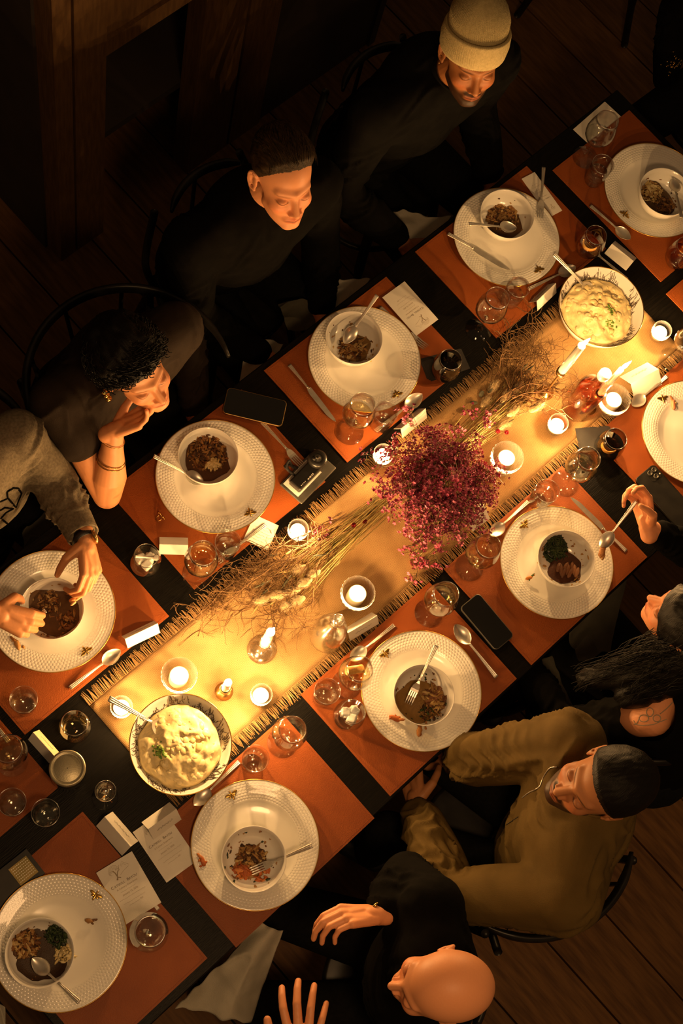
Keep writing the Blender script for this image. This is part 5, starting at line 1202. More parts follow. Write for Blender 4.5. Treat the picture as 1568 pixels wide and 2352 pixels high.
def head_sdf(p, o):
    q = p.copy(); q[:, 0] = np.abs(q[:, 0]); W = o.get('wide', 1.0); q[:, 0] /= W; jl = o.get('jaw', 1.0)
    d = sd_ell(q, (0, -0.014, 0.038), (0.0735, 0.095, 0.086))
    d = smin(d, sd_ell(q, (0, 0.030, -0.022), (0.060, 0.058, 0.078)), 0.020)
    d = smin(d, sd_ell(q, (0, 0.036, -0.070), (0.046 * jl, 0.046, 0.040)), 0.022)
    d = smin(d, sd_cap(q, (0.048 * jl, 0.010, -0.062), (0.014, 0.070, -0.098), 0.014, 0.012), 0.020)
    d = smin(d, sd_ell(q, (0, 0.074, -0.096), (0.017, 0.014, 0.014)), 0.014)
    d = smin(d, sd_ell(q, (0.038, 0.060, -0.026), (0.018, 0.017, 0.018)), 0.020)
    d = smin(d, sd_cap(q, (0.0, 0.084, 0.026), (0.040, 0.066, 0.028), 0.009, 0.008), 0.014)
    d = smax(d, -sd_ell(q, (0.030, 0.098, 0.003), (0.018, 0.020, 0.0125)), 0.010)
    d = smin(d, sd_ell(q, (0.031, 0.0735, 0.001), (0.0145, 0.0125, 0.0105)), 0.004)
    d = smin(d, sd_cap(q, (0, 0.082, 0.014), (0, 0.104, -0.031), 0.0065, 0.0095), 0.009)
    d = smin(d, sd_ell(q, (0.0125, 0.093, -0.035), (0.0075, 0.0090, 0.0068)), 0.005)
    d = smax(d, -sd_ell(q, (0.0065, 0.098, -0.0420), (0.0035, 0.005, 0.0035)), 0.002)
    d = smin(d, sd_ell(q, (0, 0.082, -0.062), (0.026, 0.013, 0.016)), 0.010)
    d = smin(d, sd_cap(q, (0, 0.0945, -0.0580), (0.021, 0.0845, -0.0625), 0.0048, 0.0022), 0.003)
    d = smin(d, sd_cap(q, (0, 0.0925, -0.0690), (0.018, 0.0840, -0.0655), 0.0056, 0.0025), 0.003)
    d = smax(d, -sd_cap(q, (0, 0.0985, -0.0635), (0.022, 0.0880, -0.0640), 0.0014, 0.0010), 0.002)
    return d * 1.0
HO = np.array([0.0, 0.008, -0.004])
def head_grid(o, nu=150, nv=110):
    ph = np.linspace(0.02, PI - 0.02, nv); th = np.linspace(0, 2 * PI, nu, endpoint=False)
    T, Pp = np.meshgrid(th, ph); D = np.stack([np.sin(Pp) * np.sin(T), np.sin(Pp) * np.cos(T), np.cos(Pp)], -1).reshape(-1, 3)
    lo = np.full(len(D), 0.02); hi = np.full(len(D), 0.17)
    for _ in range(16):
        m = (lo + hi) / 2; s = head_sdf(HO + D * m[:, None], o); lo = np.where(s < 0, m, lo); hi = np.where(s < 0, hi, m)
    return D, (lo + hi) / 2, nu, nv
def grid_faces(nu, nv, mask=None):
    F = []
    for i in range(nv - 1):
        for j in range(nu):
            a, b, c, d = i * nu + j, i * nu + (j + 1) % nu, (i + 1) * nu + (j + 1) % nu, (i + 1) * nu + j
            if mask is None or (mask[a] and mask[b] and mask[c] and mask[d]): F.append((a, d, c, b))
    if mask is not None and mask[:nu].all(): F.append(tuple(range(nu)))
    if mask is None: F.append(tuple(range(nu))); F.append(tuple((nv - 1) * nu + j for j in reversed(range(nu))))
    return F
def ear(fr, s):
    mb = MB()
    def pt(a, k=1.0): yy = 0.015 * math.cos(a) * k; return fr.w((s * (0.0735 + 0.011 * (1 - (yy + 0.015) / 0.03)), -0.014 + yy, 0.002 + 0.029 * math.sin(a) * k))
    mb.add(tube([pt(a) for a in np.linspace(0.7, 5.0, 18)], [0.0030] + [0.0038] * 13 + [0.0045] * 4, 8))
    mb.add(tube([pt(a, 0.62) for a in np.linspace(1.2, 4.4, 12)], 0.0026, 6)); mb.add(ellipsoid(fr.w((s * 0.0735, -0.010, 0.000)), (0.0045, 0.013, 0.024), fr.M)); mb.add(ellipsoid(fr.w((s * 0.0755, -0.008, -0.026)), (0.0045, 0.0075, 0.008), fr.M)); return mb
def hand_caps(W, f, n, side, curl=(0.5, 0.5, 0.5, 0.5), thumb=0.3, spread=0.10, s=1.0):
    # W wrist, f towards knuckles, n where the palm faces, side +1/-1 picks the thumb side
    f = unit(f); n = Vector(n); n = (n - f * n.dot(f)).normalized(); l = f.cross(n) * side; W = Vector(W); out = []; tips = []
    bases = [(0.027, 0.086), (0.0085, 0.091), (-0.0100, 0.087), (-0.0265, 0.078)]; lens = [(0.042, 0.025, 0.020), (0.046, 0.029, 0.021), (0.042, 0.027, 0.021), (0.033, 0.020, 0.018)]; rad = [0.0090, 0.0092, 0.0086, 0.0076]
    for k in range(4):
        lb, fb = bases[k]; B = W + f * fb * s + l * lb * s; out.append((W + l * lb * 0.55 * s + f * 0.012 * s, B, 0.0135 * s, 0.0108 * s))
        a = spread * (1.5 - k); d0 = (f * math.cos(a) + l * math.sin(a)).normalized(); ang = 0; p = B
        for q, L in enumerate(lens[k]):
            ang += curl[k] * (0.8, 1.15, 0.75)[q]; d = d0 * math.cos(ang) + n * math.sin(ang); e = p + d * L * s; out.append((p, e, rad[k] * (1.02 - 0.10 * q) * s, rad[k] * (0.92 - 0.10 * q) * s)); p = e
        tips.append(p)
    out.append((W + f * 0.030 * s + l * 0.012 * s, W + f * 0.070 * s + l * 0.004 * s, 0.0155 * s, 0.0135 * s)); out.append((W + f * 0.030 * s - l * 0.015 * s, W + f * 0.068 * s - l * 0.014 * s, 0.0145 * s, 0.0120 * s))
    T0 = W + f * 0.018 * s + l * 0.020 * s + n * 0.004; d1 = (f * 0.62 + l * 0.74 + n * thumb).normalized(); T1 = T0 + d1 * 0.042 * s; d2 = (f * 0.80 + l * (0.55 - thumb * 0.8) + n * thumb * 1.5).normalized(); T2 = T1 + d2 * 0.032 * s; d3 = (f * 0.90 + l * (0.30 - thumb) + n * thumb * 1.9).normalized(); T3 = T2 + d3 * 0.026 * s
    out += [(T0, T1, 0.0155 * s, 0.0122 * s), (T1, T2, 0.0112 * s, 0.0100 * s), (T2, T3, 0.0102 * s, 0.0078 * s)]
    return out, tips + [T3]
def ik(S, Wr, a, b, pole):
    S, Wr = Vector(S), Vector(Wr); d = Wr - S; L = min(d.length, (a + b) * 0.999); d.normalize(); x = (a * a - b * b + L * L) / (2 * L); h = math.sqrt(max(a * a - x * x, 1e-6)); pl = Vector(pole); pl = (pl - d * pl.dot(d)).normalized(); return S + d * x + pl * h
def folds(A, segs, amp):
    out = np.zeros(len(A)); W1 = np.sin(A @ np.array([17., 23., 11.]) + 1.3 * np.sin(A @ np.array([-31., 19., 27.]))); W2 = np.sin(A @ np.array([-13., 29., 19.]) + 1.1 * np.sin(A @ np.array([22., 7., -18.])))
    for (a, b, fr, am) in segs:
        a = np.array(a); b = np.array(b); ba = b - a; L = np.linalg.norm(ba); u = ba / L; pa = A - a; t = pa @ u; r = np.linalg.norm(pa - t[:, None] * u, axis=1)
        w = np.clip(1 - np.abs(t - L / 2) / (L / 2 + 0.03), 0, 1) * np.clip(1.6 - r / 0.09, 0, 1); md = np.clip(0.55 + 0.8 * W2, 0, 1.2)
        s = np.sin(t * fr + 3.6 * W1 + 1.4 * W2); out += w * am * md * (1 - 2 * np.abs(s) ** 0.8)
    g = (1 - 2 * np.abs(np.sin(A @ np.array([15., 7., 10.]) + 2.4 * W1))) * np.clip(W2 + 0.3, 0, 1) + 0.4 * np.sin(A @ np.array([-16., 33., 22.]) + 1.7 * W2)
    return out * amp + g * amp * 0.75
def lerp3(a, b, t): return a * (1 - t[:, None]) + np.array(b) * t[:, None]
def person(D):
    """D: dict of joints in world metres, head frame, clothes."""
    fr = Frame(D['head'], D['fwd'], D.get('up', (0, 0, 1))); o = D.get('shape', {})
    G, Rg, nu, nv = head_grid(o); HV = HO + G * Rg[:, None]; M3 = np.array(fr.M); HW = HV @ M3.T * HS + np.array(fr.c)
    mb = MB(); mb.add(([tuple(v) for v in HW], grid_faces(nu, nv)))
    for s in (-1, 1):
        e = ear(fr, s); mb.add((e.V, e.F))
    nk = Vector(D['neck']); mb.add(capsule(fr.w((0, -0.022, -0.045)), nk, 0.050, 0.056)); ch = Vector(D['chest']); pv = Vector(D['pelvis'])
    rt = unit(D['right']); sh = [Vector(x) for x in D['sh']]; wr = [Vector(x) for x in D['wr']]; el = []
    mb.add(capsule(nk, ch, 0.060, 0.085)); mb.add(capsule(ch, pv, 0.085, 0.09))
    for k in (0, 1):                                       # 0 = right arm, 1 = left arm
        E = Vector(D['el'][k]) if D.get('el') and D['el'][k] is not None else ik(sh[k], wr[k], 0.29, 0.255, D['pole'][k]); el.append(E)
        mb.add(capsule(nk - Vector((0, 0, 0.04)), sh[k], 0.045, 0.045)); mb.add(capsule(sh[k], E, 0.046, 0.036)); mid = E.lerp(wr[k], 0.30); fa = D.get('fore', 0.0385)
        mb.add(capsule(E, mid, 0.0365, fa)); mb.add(capsule(mid, E.lerp(wr[k], 0.75), fa, 0.0275)); mb.add(capsule(E.lerp(wr[k], 0.75), wr[k], 0.0275, 0.0235)); mb.add(ellipsoid(E, (0.036, 0.036, 0.036)))
        h = D['hand'][k]
        if h:
            caps, tips = hand_caps(wr[k], h['f'], h['n'], h['side'], h.get('curl', (0.5,) * 4), h.get('thumb', 0.3), h.get('spread', 0.1), h.get('s', 0.98)); D.setdefault('tips', {})[k] = tips
            for c in caps: mb.add(capsule(*c, n=12, hs=4))
            mb.add(capsule(wr[k] - unit(h['f']) * 0.02, wr[k] + unit(h['f']) * 0.02, 0.0235, 0.021))
    me = remesh(mb, D.get('vox', 0.0026), 2, 0.4); me.materials.clear(); me.materials.append(MT['skin'])
    A = get_co(me); L = fr.loc(A); x, y, z = L[:, 0], L[:, 1], L[:, 2]; sk = np.array(D['skin']); C = np.tile(sk, (len(A), 1))
    near = (np.linalg.norm(L, axis=1) < 0.17) & (z > -0.13)
    ax = np.abs(x); front = near & (y > 0.03)
    def g(cx, cy, sx, sy, pw=2): return np.exp(-(((ax - cx) / sx) ** 2 + ((z - cy) / sy) ** 2) ** (pw / 2))
    C = np.where(near[:, None], lerp3(C, sk * np.array([1.08, 0.80, 0.75]), np.clip(g(0.040, -0.028, 0.020, 0.016) * 0.8 * front, 0, 1)), C)
    lips = front * np.clip(1.5 * np.exp(-((ax / 0.022) ** 4 + ((z + 0.0635 - 0.12 * (ax) ** 1.0 * 0) / 0.0085) ** 4)), 0, 1) * (y > 0.075); C = lerp3(C, sk * np.array([0.78, 0.45, 0.42]), lips * 0.8)
    ml = front * np.exp(-((ax / 0.023) ** 6 + ((z + 0.0638) / 0.0021) ** 2)) * (y > 0.07); C = lerp3(C, sk * 0.12, ml * 0.9)
    br = front * np.exp(-(((ax - 0.031) / 0.019) ** 4 + ((z - 0.0215 - 0.12 * (0.031 - ax) * -0.6) / 0.0050) ** 2)) * (y > 0.045); C = lerp3(C, D.get('browc', (0.03, 0.018, 0.01)), np.clip(br * D.get('brow', 0.75), 0, 1))
    ls = front * np.exp(-(((ax - 0.031) / 0.0150) ** 6 + ((z + 0.0025 - 40 * (ax - 0.031) ** 2 * 0.4) / 0.0027) ** 2)) * (y > 0.055); C = lerp3(C, (0.02, 0.010, 0.006), np.clip(ls * 1.2, 0, 1))
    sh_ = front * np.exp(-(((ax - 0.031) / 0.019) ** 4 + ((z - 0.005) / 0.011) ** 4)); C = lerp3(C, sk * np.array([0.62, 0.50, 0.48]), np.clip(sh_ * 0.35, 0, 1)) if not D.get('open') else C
    if D.get('open'):
        ey = front * np.exp(-(((ax - 0.031) / 0.0115) ** 4 + ((z + 0.0005) / 0.0042) ** 4)) * (y > 0.06); C = lerp3(C, (0.42, 0.36, 0.30), ey * 0.8)
        ir = front * np.exp(-(((ax - 0.031) / 0.0046) ** 4 + ((z + 0.001) / 0.0044) ** 4)) * (y > 0.06); C = lerp3(C, (0.01, 0.007, 0.005), ir)
    if D.get('beard'):
        bd = near & (z < -0.040) & (y > -0.02); m = np.clip((-0.034 - z) / 0.014, 0, 1) * np.clip((y + 0.01) / 0.03, 0, 1) * near; m = m * (1 - 0.9 * lips); mu = front * np.exp(-((ax / 0.027) ** 4 + ((z + 0.050) / 0.0055) ** 4)) * (y > 0.07)
        cheek = np.clip(1 - g(0.030, -0.042, 0.016, 0.014) * 1.2, 0, 1)
        tt = np.clip((m * cheek + mu * 1.0) * D['beard'], 0, 0.95); C = lerp3(C, (0.028, 0.013, 0.006), tt)
    ns = np.array([noise.noise(Vector(v) * 60) for v in A[::1]]) if len(A) < 60000 else RNG.randn(len(A)) * 0.2
    C = np.clip(C * (1 + 0.05 * ns[:, None]), 0, 1)
    if D.get('tattoo'):
        for (pts, rad) in D['tattoo']:
            for i in range(len(pts) - 1):
                d = sd_cap(A, pts[i], pts[i + 1], 0, 0); C = lerp3(C, sk * 0.22, np.clip(1.5 - d / rad, 0, 0.75))
    set_col(me, C)
    P_ = link('person', me); tag(P_, D['label'], 'person')
    # ---- clothes
    cm_ = MB(); top = D['top']; tk = top.get('thick', 0.0)
    hw = top.get('hw', 0.165); fl = unit(D['fdir'])
    cm_.add(capsule(ch + Vector((0, 0, -0.02)), pv, 0.150 + tk, 0.155 + tk, fl, 0.78, 24, 6)); cm_.add(capsule(ch + Vector((0, 0, 0.03)), ch + Vector((0, 0, -0.08)), 0.145 + tk, 0.150 + tk, fl, 0.78, 24, 6))
    cm_.add(capsule(sh[0] + (nk - sh[0]) * 0.15 - Vector((0, 0, 0.01)), sh[1] + (nk - sh[1]) * 0.15 - Vector((0, 0, 0.01)), 0.066 + tk, 0.066 + tk, None, 1, 20, 6))
    nb = nk + Vector((0, 0, -0.005))
    for s_ in (0, 1): cm_.add(capsule(sh[s_] + (nb - sh[s_]) * 0.1, nb - Vector((0, 0, 0.025)), 0.056 + tk, 0.060 + tk, None, 1, 18, 5)); cm_.add(capsule(sh[s_], ch - Vector((0, 0, 0.05)), 0.07 + tk, 0.12 + tk, None, 1, 18, 5))
    segs = []
    for k in (0, 1):
        mode = top['sleeve'][k]
        if mode == 'long':
            e_ = el[k].lerp(wr[k], top.get('cuff', [0.95, 0.95])[k]); cm_.add(capsule(sh[k], el[k], 0.066 + tk, 0.050 + tk)); m_ = el[k].lerp(e_, 0.4); cm_.add(capsule(el[k], m_, 0.052 + tk, 0.050 + tk)); cm_.add(capsule(m_, e_ - (e_ - m_).normalized() * 0.03, 0.050 + tk, 0.036 + tk))
            segs += [(tuple(sh[k].lerp(el[k], 0.25)), tuple(el[k].lerp(sh[k], -0.15)), 75, 1.0), (tuple(el[k].lerp(sh[k], 0.2)), tuple(wr[k]), 85, 0.9)]
        elif mode == 'short':
            e_ = sh[k].lerp(el[k], 0.36); cm_.add(capsule(sh[k], e_, 0.066 + tk, 0.062 + tk))
    cme = remesh(cm_, 0.0065, 5, 0.6); cme.materials.clear(); cme.materials.append(MT[top['mat']]); A2 = get_co(cme); N2 = get_no(cme); set_co(cme, A2 + N2 * folds(A2, segs, top.get('fold', 0.0045))[:, None]); cme.shade_smooth()
    if top.get('cut'):                                     # bare shoulder: remove cloth beyond a plane
        pc, pn = top['cut']; import bmesh
        b = bmesh.new(); b.from_mesh(cme); rm = [v for v in b.verts if (v.co - Vector(pc)).length < pn]; bmesh.ops.delete(b, geom=rm, context='VERTS')
        for v in b.verts:
            if v.is_boundary: d_ = v.co - Vector(pc); v.co = Vector(pc) + d_.normalized() * pn
        b.to_mesh(cme); b.free()
    gar = link(top['name'], cme, P_); tag(gar, top.get('label'))
    if top.get('cuffs'):
        for k in (0, 1):
            if top['sleeve'][k] == 'long':
                e_ = el[k].lerp(wr[k], top.get('cuff', [0.95, 0.95])[k]); d = (wr[k] - el[k]).normalized(); _, u, w = frame_axes(d); V = []; F = []; n = 90; rr_ = [(-0.055, 0.037), (-0.04, 0.036), (-0.01, 0.034), (0.0, 0.034), (0.001, 0.0315), (-0.012, 0.0305)]
                for (t, rad) in rr_:
                    for j in range(n):
                        a = 2 * PI * j / n; q = (rad + tk) * (1 + (0.022 if j % 2 else -0.012)); V.append(e_ + d * t + (u * math.cos(a) + w * math.sin(a)) * q)
                for i in range(len(rr_) - 1):
                    for j in range(n): F.append((i * n + j, i * n + (j + 1) % n, (i + 1) * n + (j + 1) % n, (i + 1) * n + j))
                link('ribbed_cuff', mesh('ribbed_cuff', V, F, MT[top['mat']]), gar)
    col = top.get('collar', 'round')
    if col in ('stand', 'round', 'shirt'):
        mbc = MB(); up = (fr.w((0, -0.022, -0.045)) - nk).normalized(); _, u, w = frame_axes(up); ht = {'stand': 0.045, 'shirt': 0.035, 'round': 0.008}[col]; rr0 = 0.062 if col != 'round' else 0.070; V = []; F = []; n = 48; open_ = 0.25 if col != 'round' else 0.0
        prof = [(0.0, rr0 + 0.006), (ht, rr0), (ht + 0.003, rr0 - 0.003), (ht, rr0 - 0.006), (0, rr0 - 0.002)]
        for (t, rad) in prof:
            for j in range(n + 1): a = 2 * PI * j / n; V.append(nk + up * (t - 0.004) + (u * math.cos(a) + w * math.sin(a)) * rad)
        for i in range(len(prof) - 1):
            for j in range(n): F.append((i * (n + 1) + j, i * (n + 1) + j + 1, (i + 1) * (n + 1) + j + 1, (i + 1) * (n + 1) + j))
        link('collar', mesh('collar', V, F, MT[top['mat']]), gar)
    # ---- trousers and shoes
    tm_ = MB(); fd = unit(D['fdir'])
    for s in (-1, 1):
        hp = pv + rt * s * 0.09 - Vector((0, 0, 0.03)); kn = Vector(D['knee'][0 if s > 0 else 1]) if D.get('knee') else hp + fd * 0.42 + rt * s * 0.05 - Vector((0, 0, 0.0)); kn.z = 0.50; an = Vector((kn.x, kn.y, 0.09)) - fd * 0.03
        tm_.add(capsule(hp, kn, 0.092, 0.064)); tm_.add(capsule(kn, an, 0.064, 0.046))
        sb = MB(); sb.add(capsule(an - Vector((0, 0, 0.045)) - fd * 0.03, an - Vector((0, 0, 0.052)) + fd * 0.16, 0.040, 0.034)); smx = remesh(sb, 0.012, 2); smx.materials.clear(); smx.materials.append(MT['leather']); Z = get_co(smx); Z[:, 2] = np.maximum(Z[:, 2], 0.001); set_co(smx, Z); link('shoe', smx, P_)
    tm_.add(capsule(pv + rt * 0.06, pv - rt * 0.06, 0.125, 0.125)); tme = remesh(tm_, 0.012, 4); tme.materials.clear(); tme.materials.append(MT[D.get('trouser', 'denim')]); link('trousers', tme, P_)
    # ---- hair
    hr = D.get('hair')
    if hr:
        X, Y, Z = HV[:, 0], HV[:, 1], HV[:, 2]
        # hairline: height limit as a function of how far forward
        hl = np.interp(Y, [-0.12, -0.03, 0.02, 0.05, 0.08, 0.11], hr.get('line', [-0.07, -0.045, 0.012, 0.045, 0.070, 0.078])); cov = np.clip((Z - hl) / hr.get('soft', 0.018), -1, 1)
        th = hr['thick'] * np.interp(Z, [-0.08, 0.0, 0.05, 0.12], hr.get('prof', [0.35, 0.45, 0.8, 1.0])) * np.interp(Y, [0.02, 0.08], [1.0, hr.get('front', 0.9)]); ns = np.array([noise.noise(Vector(v) * hr.get('nf', 45)) + 0.6 * noise.noise(Vector((v[0] * 160, v[1] * 40, v[2] * 60))) for v in HV]); r2 = Rg + np.where(cov > 0, th * np.minimum(1, cov * 1.3) + hr.get('na', 0.002) * ns * cov, -0.004); mask = cov > -0.35
        HH = (HO + G * r2[:, None]) @ M3.T * HS + np.array(fr.c); h = link('hair', mesh('hair', [tuple(v) for v in HH], grid_faces(nu, nv, mask), MT[hr['mat']]), P_); tag(h, hr['label'])
    return P_, fr, el, HW, gar
# ---------------------------------------------------------------- the guests
DOWN = Vector((0, 0, -1))
SK_L = (0.84, 0.36, 0.17); SK_M = (0.56, 0.24, 0.10); SK_D = (0.42, 0.165, 0.06); SK_T = (0.68, 0.29, 0.125)
lx, ly = Vector((-1, 0, 0)), Vector((0, -1, 0))             # people on the far side look along -y, their right is -x
# A: man in the knit beanie
hA = P(1083, 128, 1.215)
PA, frA, elA, HWA, gA = person(dict(label='smiling man in a sand knit beanie and dark jacket at the far side', head=hA, fwd=Vector((-0.60, -0.80, 0.16)), neck=(hA.x + 0.015, hA.y + 0.045, 1.075), chest=(2.16, 1.20, 0.93), pelvis=(2.16, 1.30, 0.56), right=lx, fdir=ly,
    sh=[(1.965, 1.19, 1.00), (2.345, 1.12, 1.00)], wr=[(1.95, 0.955, 0.64), (2.32, 0.95, 0.60)], pole=[(-0.5, 0.6, -0.6), (0.4, 0.6, -0.6)], el=[None, None],
    hand=[dict(f=(0.25, -0.9, -0.35), n=(0.3, 0, -1), side=1, curl=(0.5,) * 4), dict(f=(-0.3, -0.9, -0.2), n=(0, 0, -1), side=-1)], skin=SK_D, brow=0.9, beard=1.0, shape=dict(jaw=0.98), top=dict(name='jacket', mat='darkshirt', sleeve=['long', 'long'], thick=0.010, collar='shirt', label='dark charcoal jacket'), trouser='denim', hair=None))
# beanie: cuff and crown
def beanie(fr, par):
    n = 190
    def ring(z, rx, ry, yo, rib=0.0022): return [fr.w(((rx + (rib if 0.03 < z < 0.08 or z > 0.10 else 0.0006) * math.cos(j * PI) ) * math.sin(2 * PI * j / n), yo + (ry + (rib if 0.03 < z < 0.08 or z > 0.10 else 0.0006) * math.cos(j * PI)) * math.cos(2 * PI * j / n), z + 0.030 * math.cos(2 * PI * j / n) * (1 if z < 0.12 else 0.4))) for j in range(n)]
    def build(name, rows, lab):
        V = [v for r in rows for v in r]; F = []
        for i in range(len(rows) - 1):
            for j in range(n): F.append((i * n + j, i * n + (j + 1) % n, (i + 1) * n + (j + 1) % n, (i + 1) * n + j))
        F.append(tuple((len(rows) - 1) * n + j for j in range(n))) if name == 'beanie_crown' else None
        o = link(name, mesh(name, V, F, MT['beanie']), par); tag(o, lab); return o
    build('beanie_cuff', [ring(0.018, 0.079, 0.103, -0.014), ring(0.012, 0.085, 0.109, -0.014), ring(0.02, 0.088, 0.112, -0.014), ring(0.055, 0.0895, 0.112, -0.015), ring(0.085, 0.0885, 0.109, -0.016), ring(0.092, 0.086, 0.106, -0.016), ring(0.090, 0.080, 0.099, -0.016), ring(0.07, 0.078, 0.096, -0.016)], 'thick folded knit cuff')
    build('beanie_crown', [ring(0.065, 0.078, 0.097, -0.018), ring(0.095, 0.080, 0.098, -0.020), ring(0.125, 0.078, 0.094, -0.024), ring(0.150, 0.068, 0.080, -0.030), ring(0.172, 0.052, 0.060, -0.036), ring(0.186, 0.034, 0.040, -0.042), ring(0.194, 0.016, 0.02, -0.046), ring(0.196, 0.004, 0.006, -0.047)], 'soft knit crown')
beanie(frA, PA)
link('earring', mesh('earring', *ellipsoid(frA.w((0.083, -0.006, -0.034)), (0.003, 0.003, 0.003), n=8, m=6), MT['pearl']), PA)
# B: short-haired man
hB = P(650, 408, 1.205)
PB, frB, elB, HWB, gB = person(dict(label='short-haired man in black looking down at the table', head=hB, fwd=Vector((-0.36, -0.90, 0.20)), up=(0.03, 0, 1), neck=(hB.x + 0.01, hB.y + 0.05, 1.065), chest=(1.515, 1.19, 0.92), pelvis=(1.53, 1.30, 0.56), right=lx, fdir=ly,
    sh=[(1.325, 1.21, 0.985), (1.70, 1.14, 0.985)], wr=[(1.42, 0.94, 0.60), (1.62, 0.94, 0.60)], pole=[(-0.5, 0.5, -0.6), (0.6, 0.5, -0.6)], el=[None, None],
    hand=[dict(f=(0.4, -0.8, -0.1), n=(0, 0, -1), side=1), dict(f=(-0.3, -0.9, -0.1), n=(0, 0, -1), side=-1)], skin=SK_L, brow=0.6, open=False, browc=(0.12, 0.05, 0.02), shape=dict(jaw=0.95, wide=0.96), top=dict(name='sweater', mat='blackcloth', sleeve=['long', 'long'], thick=0.006, collar='round', label='plain black sweater'), trouser='denim',
    hair=dict(mat='hairbrown', thick=0.020, label='short brown hair brushed forward', prof=[0.06, 0.14, 0.6, 1.0], line=[-0.03, -0.015, 0.045, 0.080, 0.102, 0.110], front=0.25, soft=0.03, na=0.003)))
def strands(fr, par, n, seed, m_, lab, r=0.0009):
    random.seed(seed); mb = MB()
    for k in range(n):
        x = random.uniform(-0.062, 0.062); l = random.uniform(0.03, 0.05); y0 = random.uniform(-0.09, 0.068 - l - 0.35 * abs(x)); pts = []
        for i in range(6):
            y = y0 + l * i / 5; q = max(0, 1 - (x / 0.078) ** 2 - ((y + 0.014) / 0.102) ** 2); z = 0.040 + 0.095 * math.sqrt(q) + 0.012 + 0.004 * math.sin(i / 5 * PI); pts.append(fr.w((x + 0.010 * math.sin(x * 60 + y * 40 + 1) * i / 5, y, z)))
        mb.add(tube(pts, [r, r, r, r, r * 0.8, r * 0.4], 4))
    tag(link('hair_strands', mb.mesh('hair_strands', MT[m_]), par), lab, kind='stuff')
strands(frB, PB, 620, 8, 'hairbrown', 'brushed brown hair strands')
# C: woman leaning on her hand
hC = P(308, 845, 1.13)
eC = Vector((0.775, 0.872, 0.795)); wC = P(262, 990, 0.985)
PC, frC, elC, HWC, gC = person(dict(label='woman with short black curls resting her chin on her hand', head=hC, fwd=Vector((-0.05, -0.95, 0.22)), up=(-0.16, -0.1, 1), neck=(hC.x - 0.005, hC.y + 0.075, 1.005), chest=(0.985, 1.10, 0.87), pelvis=(1.00, 1.20, 0.55), right=lx, fdir=ly,
    sh=[(0.80, 1.085, 0.965), (1.15, 1.06, 0.955)], wr=[wC, (1.14, 0.93, 0.60)], pole=[(-0.5, 0, -1), (0.5, 0.5, -0.6)], el=[eC, None],
    hand=[dict(f=Vector(P(330, 955, 1.035) - wC), n=(0.2, 0.3, 1), side=-1, curl=(0.25, 0.3, 0.35, 0.4), thumb=0.1, spread=0.02, s=0.92), dict(f=(-0.3, -0.9, -0.2), n=(0, 0, -1), side=-1)], skin=SK_T, brow=0.75, open=False, shape=dict(jaw=0.88, wide=0.95), top=dict(name='short_sleeved_top', mat='brownshirt', sleeve=['short', 'long'], collar='round', thick=0.004, label='dark taupe short sleeved top'), trouser='denim',
    fore=0.044, hair=dict(mat='hairblack', thick=0.034, label='short black curly hair', prof=[0.5, 0.7, 0.9, 1.0], front=0.35, line=[-0.09, -0.06, 0.010, 0.040, 0.062, 0.072], na=0.007, nf=30)))
def curls(fr, par, HW_, n, seed, lab, rad=0.007, ln=0.035, where=None, mat_='hairblack', name='curl'):
    random.seed(seed); mb = MB()
    for k in range(n):
        a = random.uniform(-PI, PI); fr_ = max(0.0, math.cos(a)); el_ = random.uniform(0.15 + 0.42 * fr_, 1.5); d = Vector((math.cos(el_) * math.sin(a), math.cos(el_) * math.cos(a), math.sin(el_)))
        base = fr.w((d.x * 0.097, -0.014 + d.y * 0.115, 0.030 + d.z * 0.120)); out = (fr.M @ d).normalized(); fall = (fr.M @ Vector((d.x * 0.5, d.y * 0.8, -0.55))).normalized(); fall = (fall - out * fall.dot(out) * 0.85).normalized(); w = out; u = fall.cross(w).normalized(); pts = []; m = 16; ph = random.uniform(0, 6); l = ln * random.uniform(0.5, 1.0) * (0.75 if fr_ > 0.6 else 1); r0 = rad * random.uniform(0.6, 1.1); tr_ = random.uniform(1.0, 1.7)
        for i in range(m): t = i / (m - 1); q = ph + t * 2 * PI * tr_; pts.append(base + fall * (l * t) + (u * math.cos(q) + w * 0.55 * math.sin(q)) * r0 * (0.35 + 0.65 * t))
        mb.add(tube(pts, [0.0020 * (1 - 0.5 * i / m) for i in range(m)], 5))
    o = link(name, mb.mesh(name, MT[mat_]), par); tag(o, lab, kind='stuff'); return o
curls(frC, PC, HWC, 900, 3, 'loose black curls over the forehead', rad=0.0100, ln=0.036, name='curls')
for k in range(3): link('earring_bead', mesh('earring_bead', *ellipsoid(frC.w((0.092, -0.012 + 0.002 * k, -0.022 - 0.017 * k)), (0.0085, 0.0065, 0.0075), n=14, m=8), MT['pearl']), PC)
def bracelet(par, a, b, t, rad, thick, lab, m='pearl', tilt=0.0):
    c = a.lerp(b, t); d = (b - a).normalized(); _, u, w = frame_axes(d); d2 = d * math.cos(tilt) + u * math.sin(tilt); u2 = u * math.cos(tilt) - d * math.sin(tilt)
    V, F = [], []; N_ = 48; K = 8
    for i in range(N_):
        q = 2 * PI * i / N_; dr = u2 * math.cos(q) + w * math.sin(q)
        for j in range(K): z = 2 * PI * j / K; V.append(c + dr * (rad + thick * math.cos(z)) + d2 * thick * math.sin(z))
    for i in range(N_):
        for j in range(K): F.append((i * K + j, ((i + 1) % N_) * K + j, ((i + 1) % N_) * K + (j + 1) % K, i * K + (j + 1) % K))
    tag(link('bracelet', mesh('bracelet', V, F, MT[m]), par), lab)
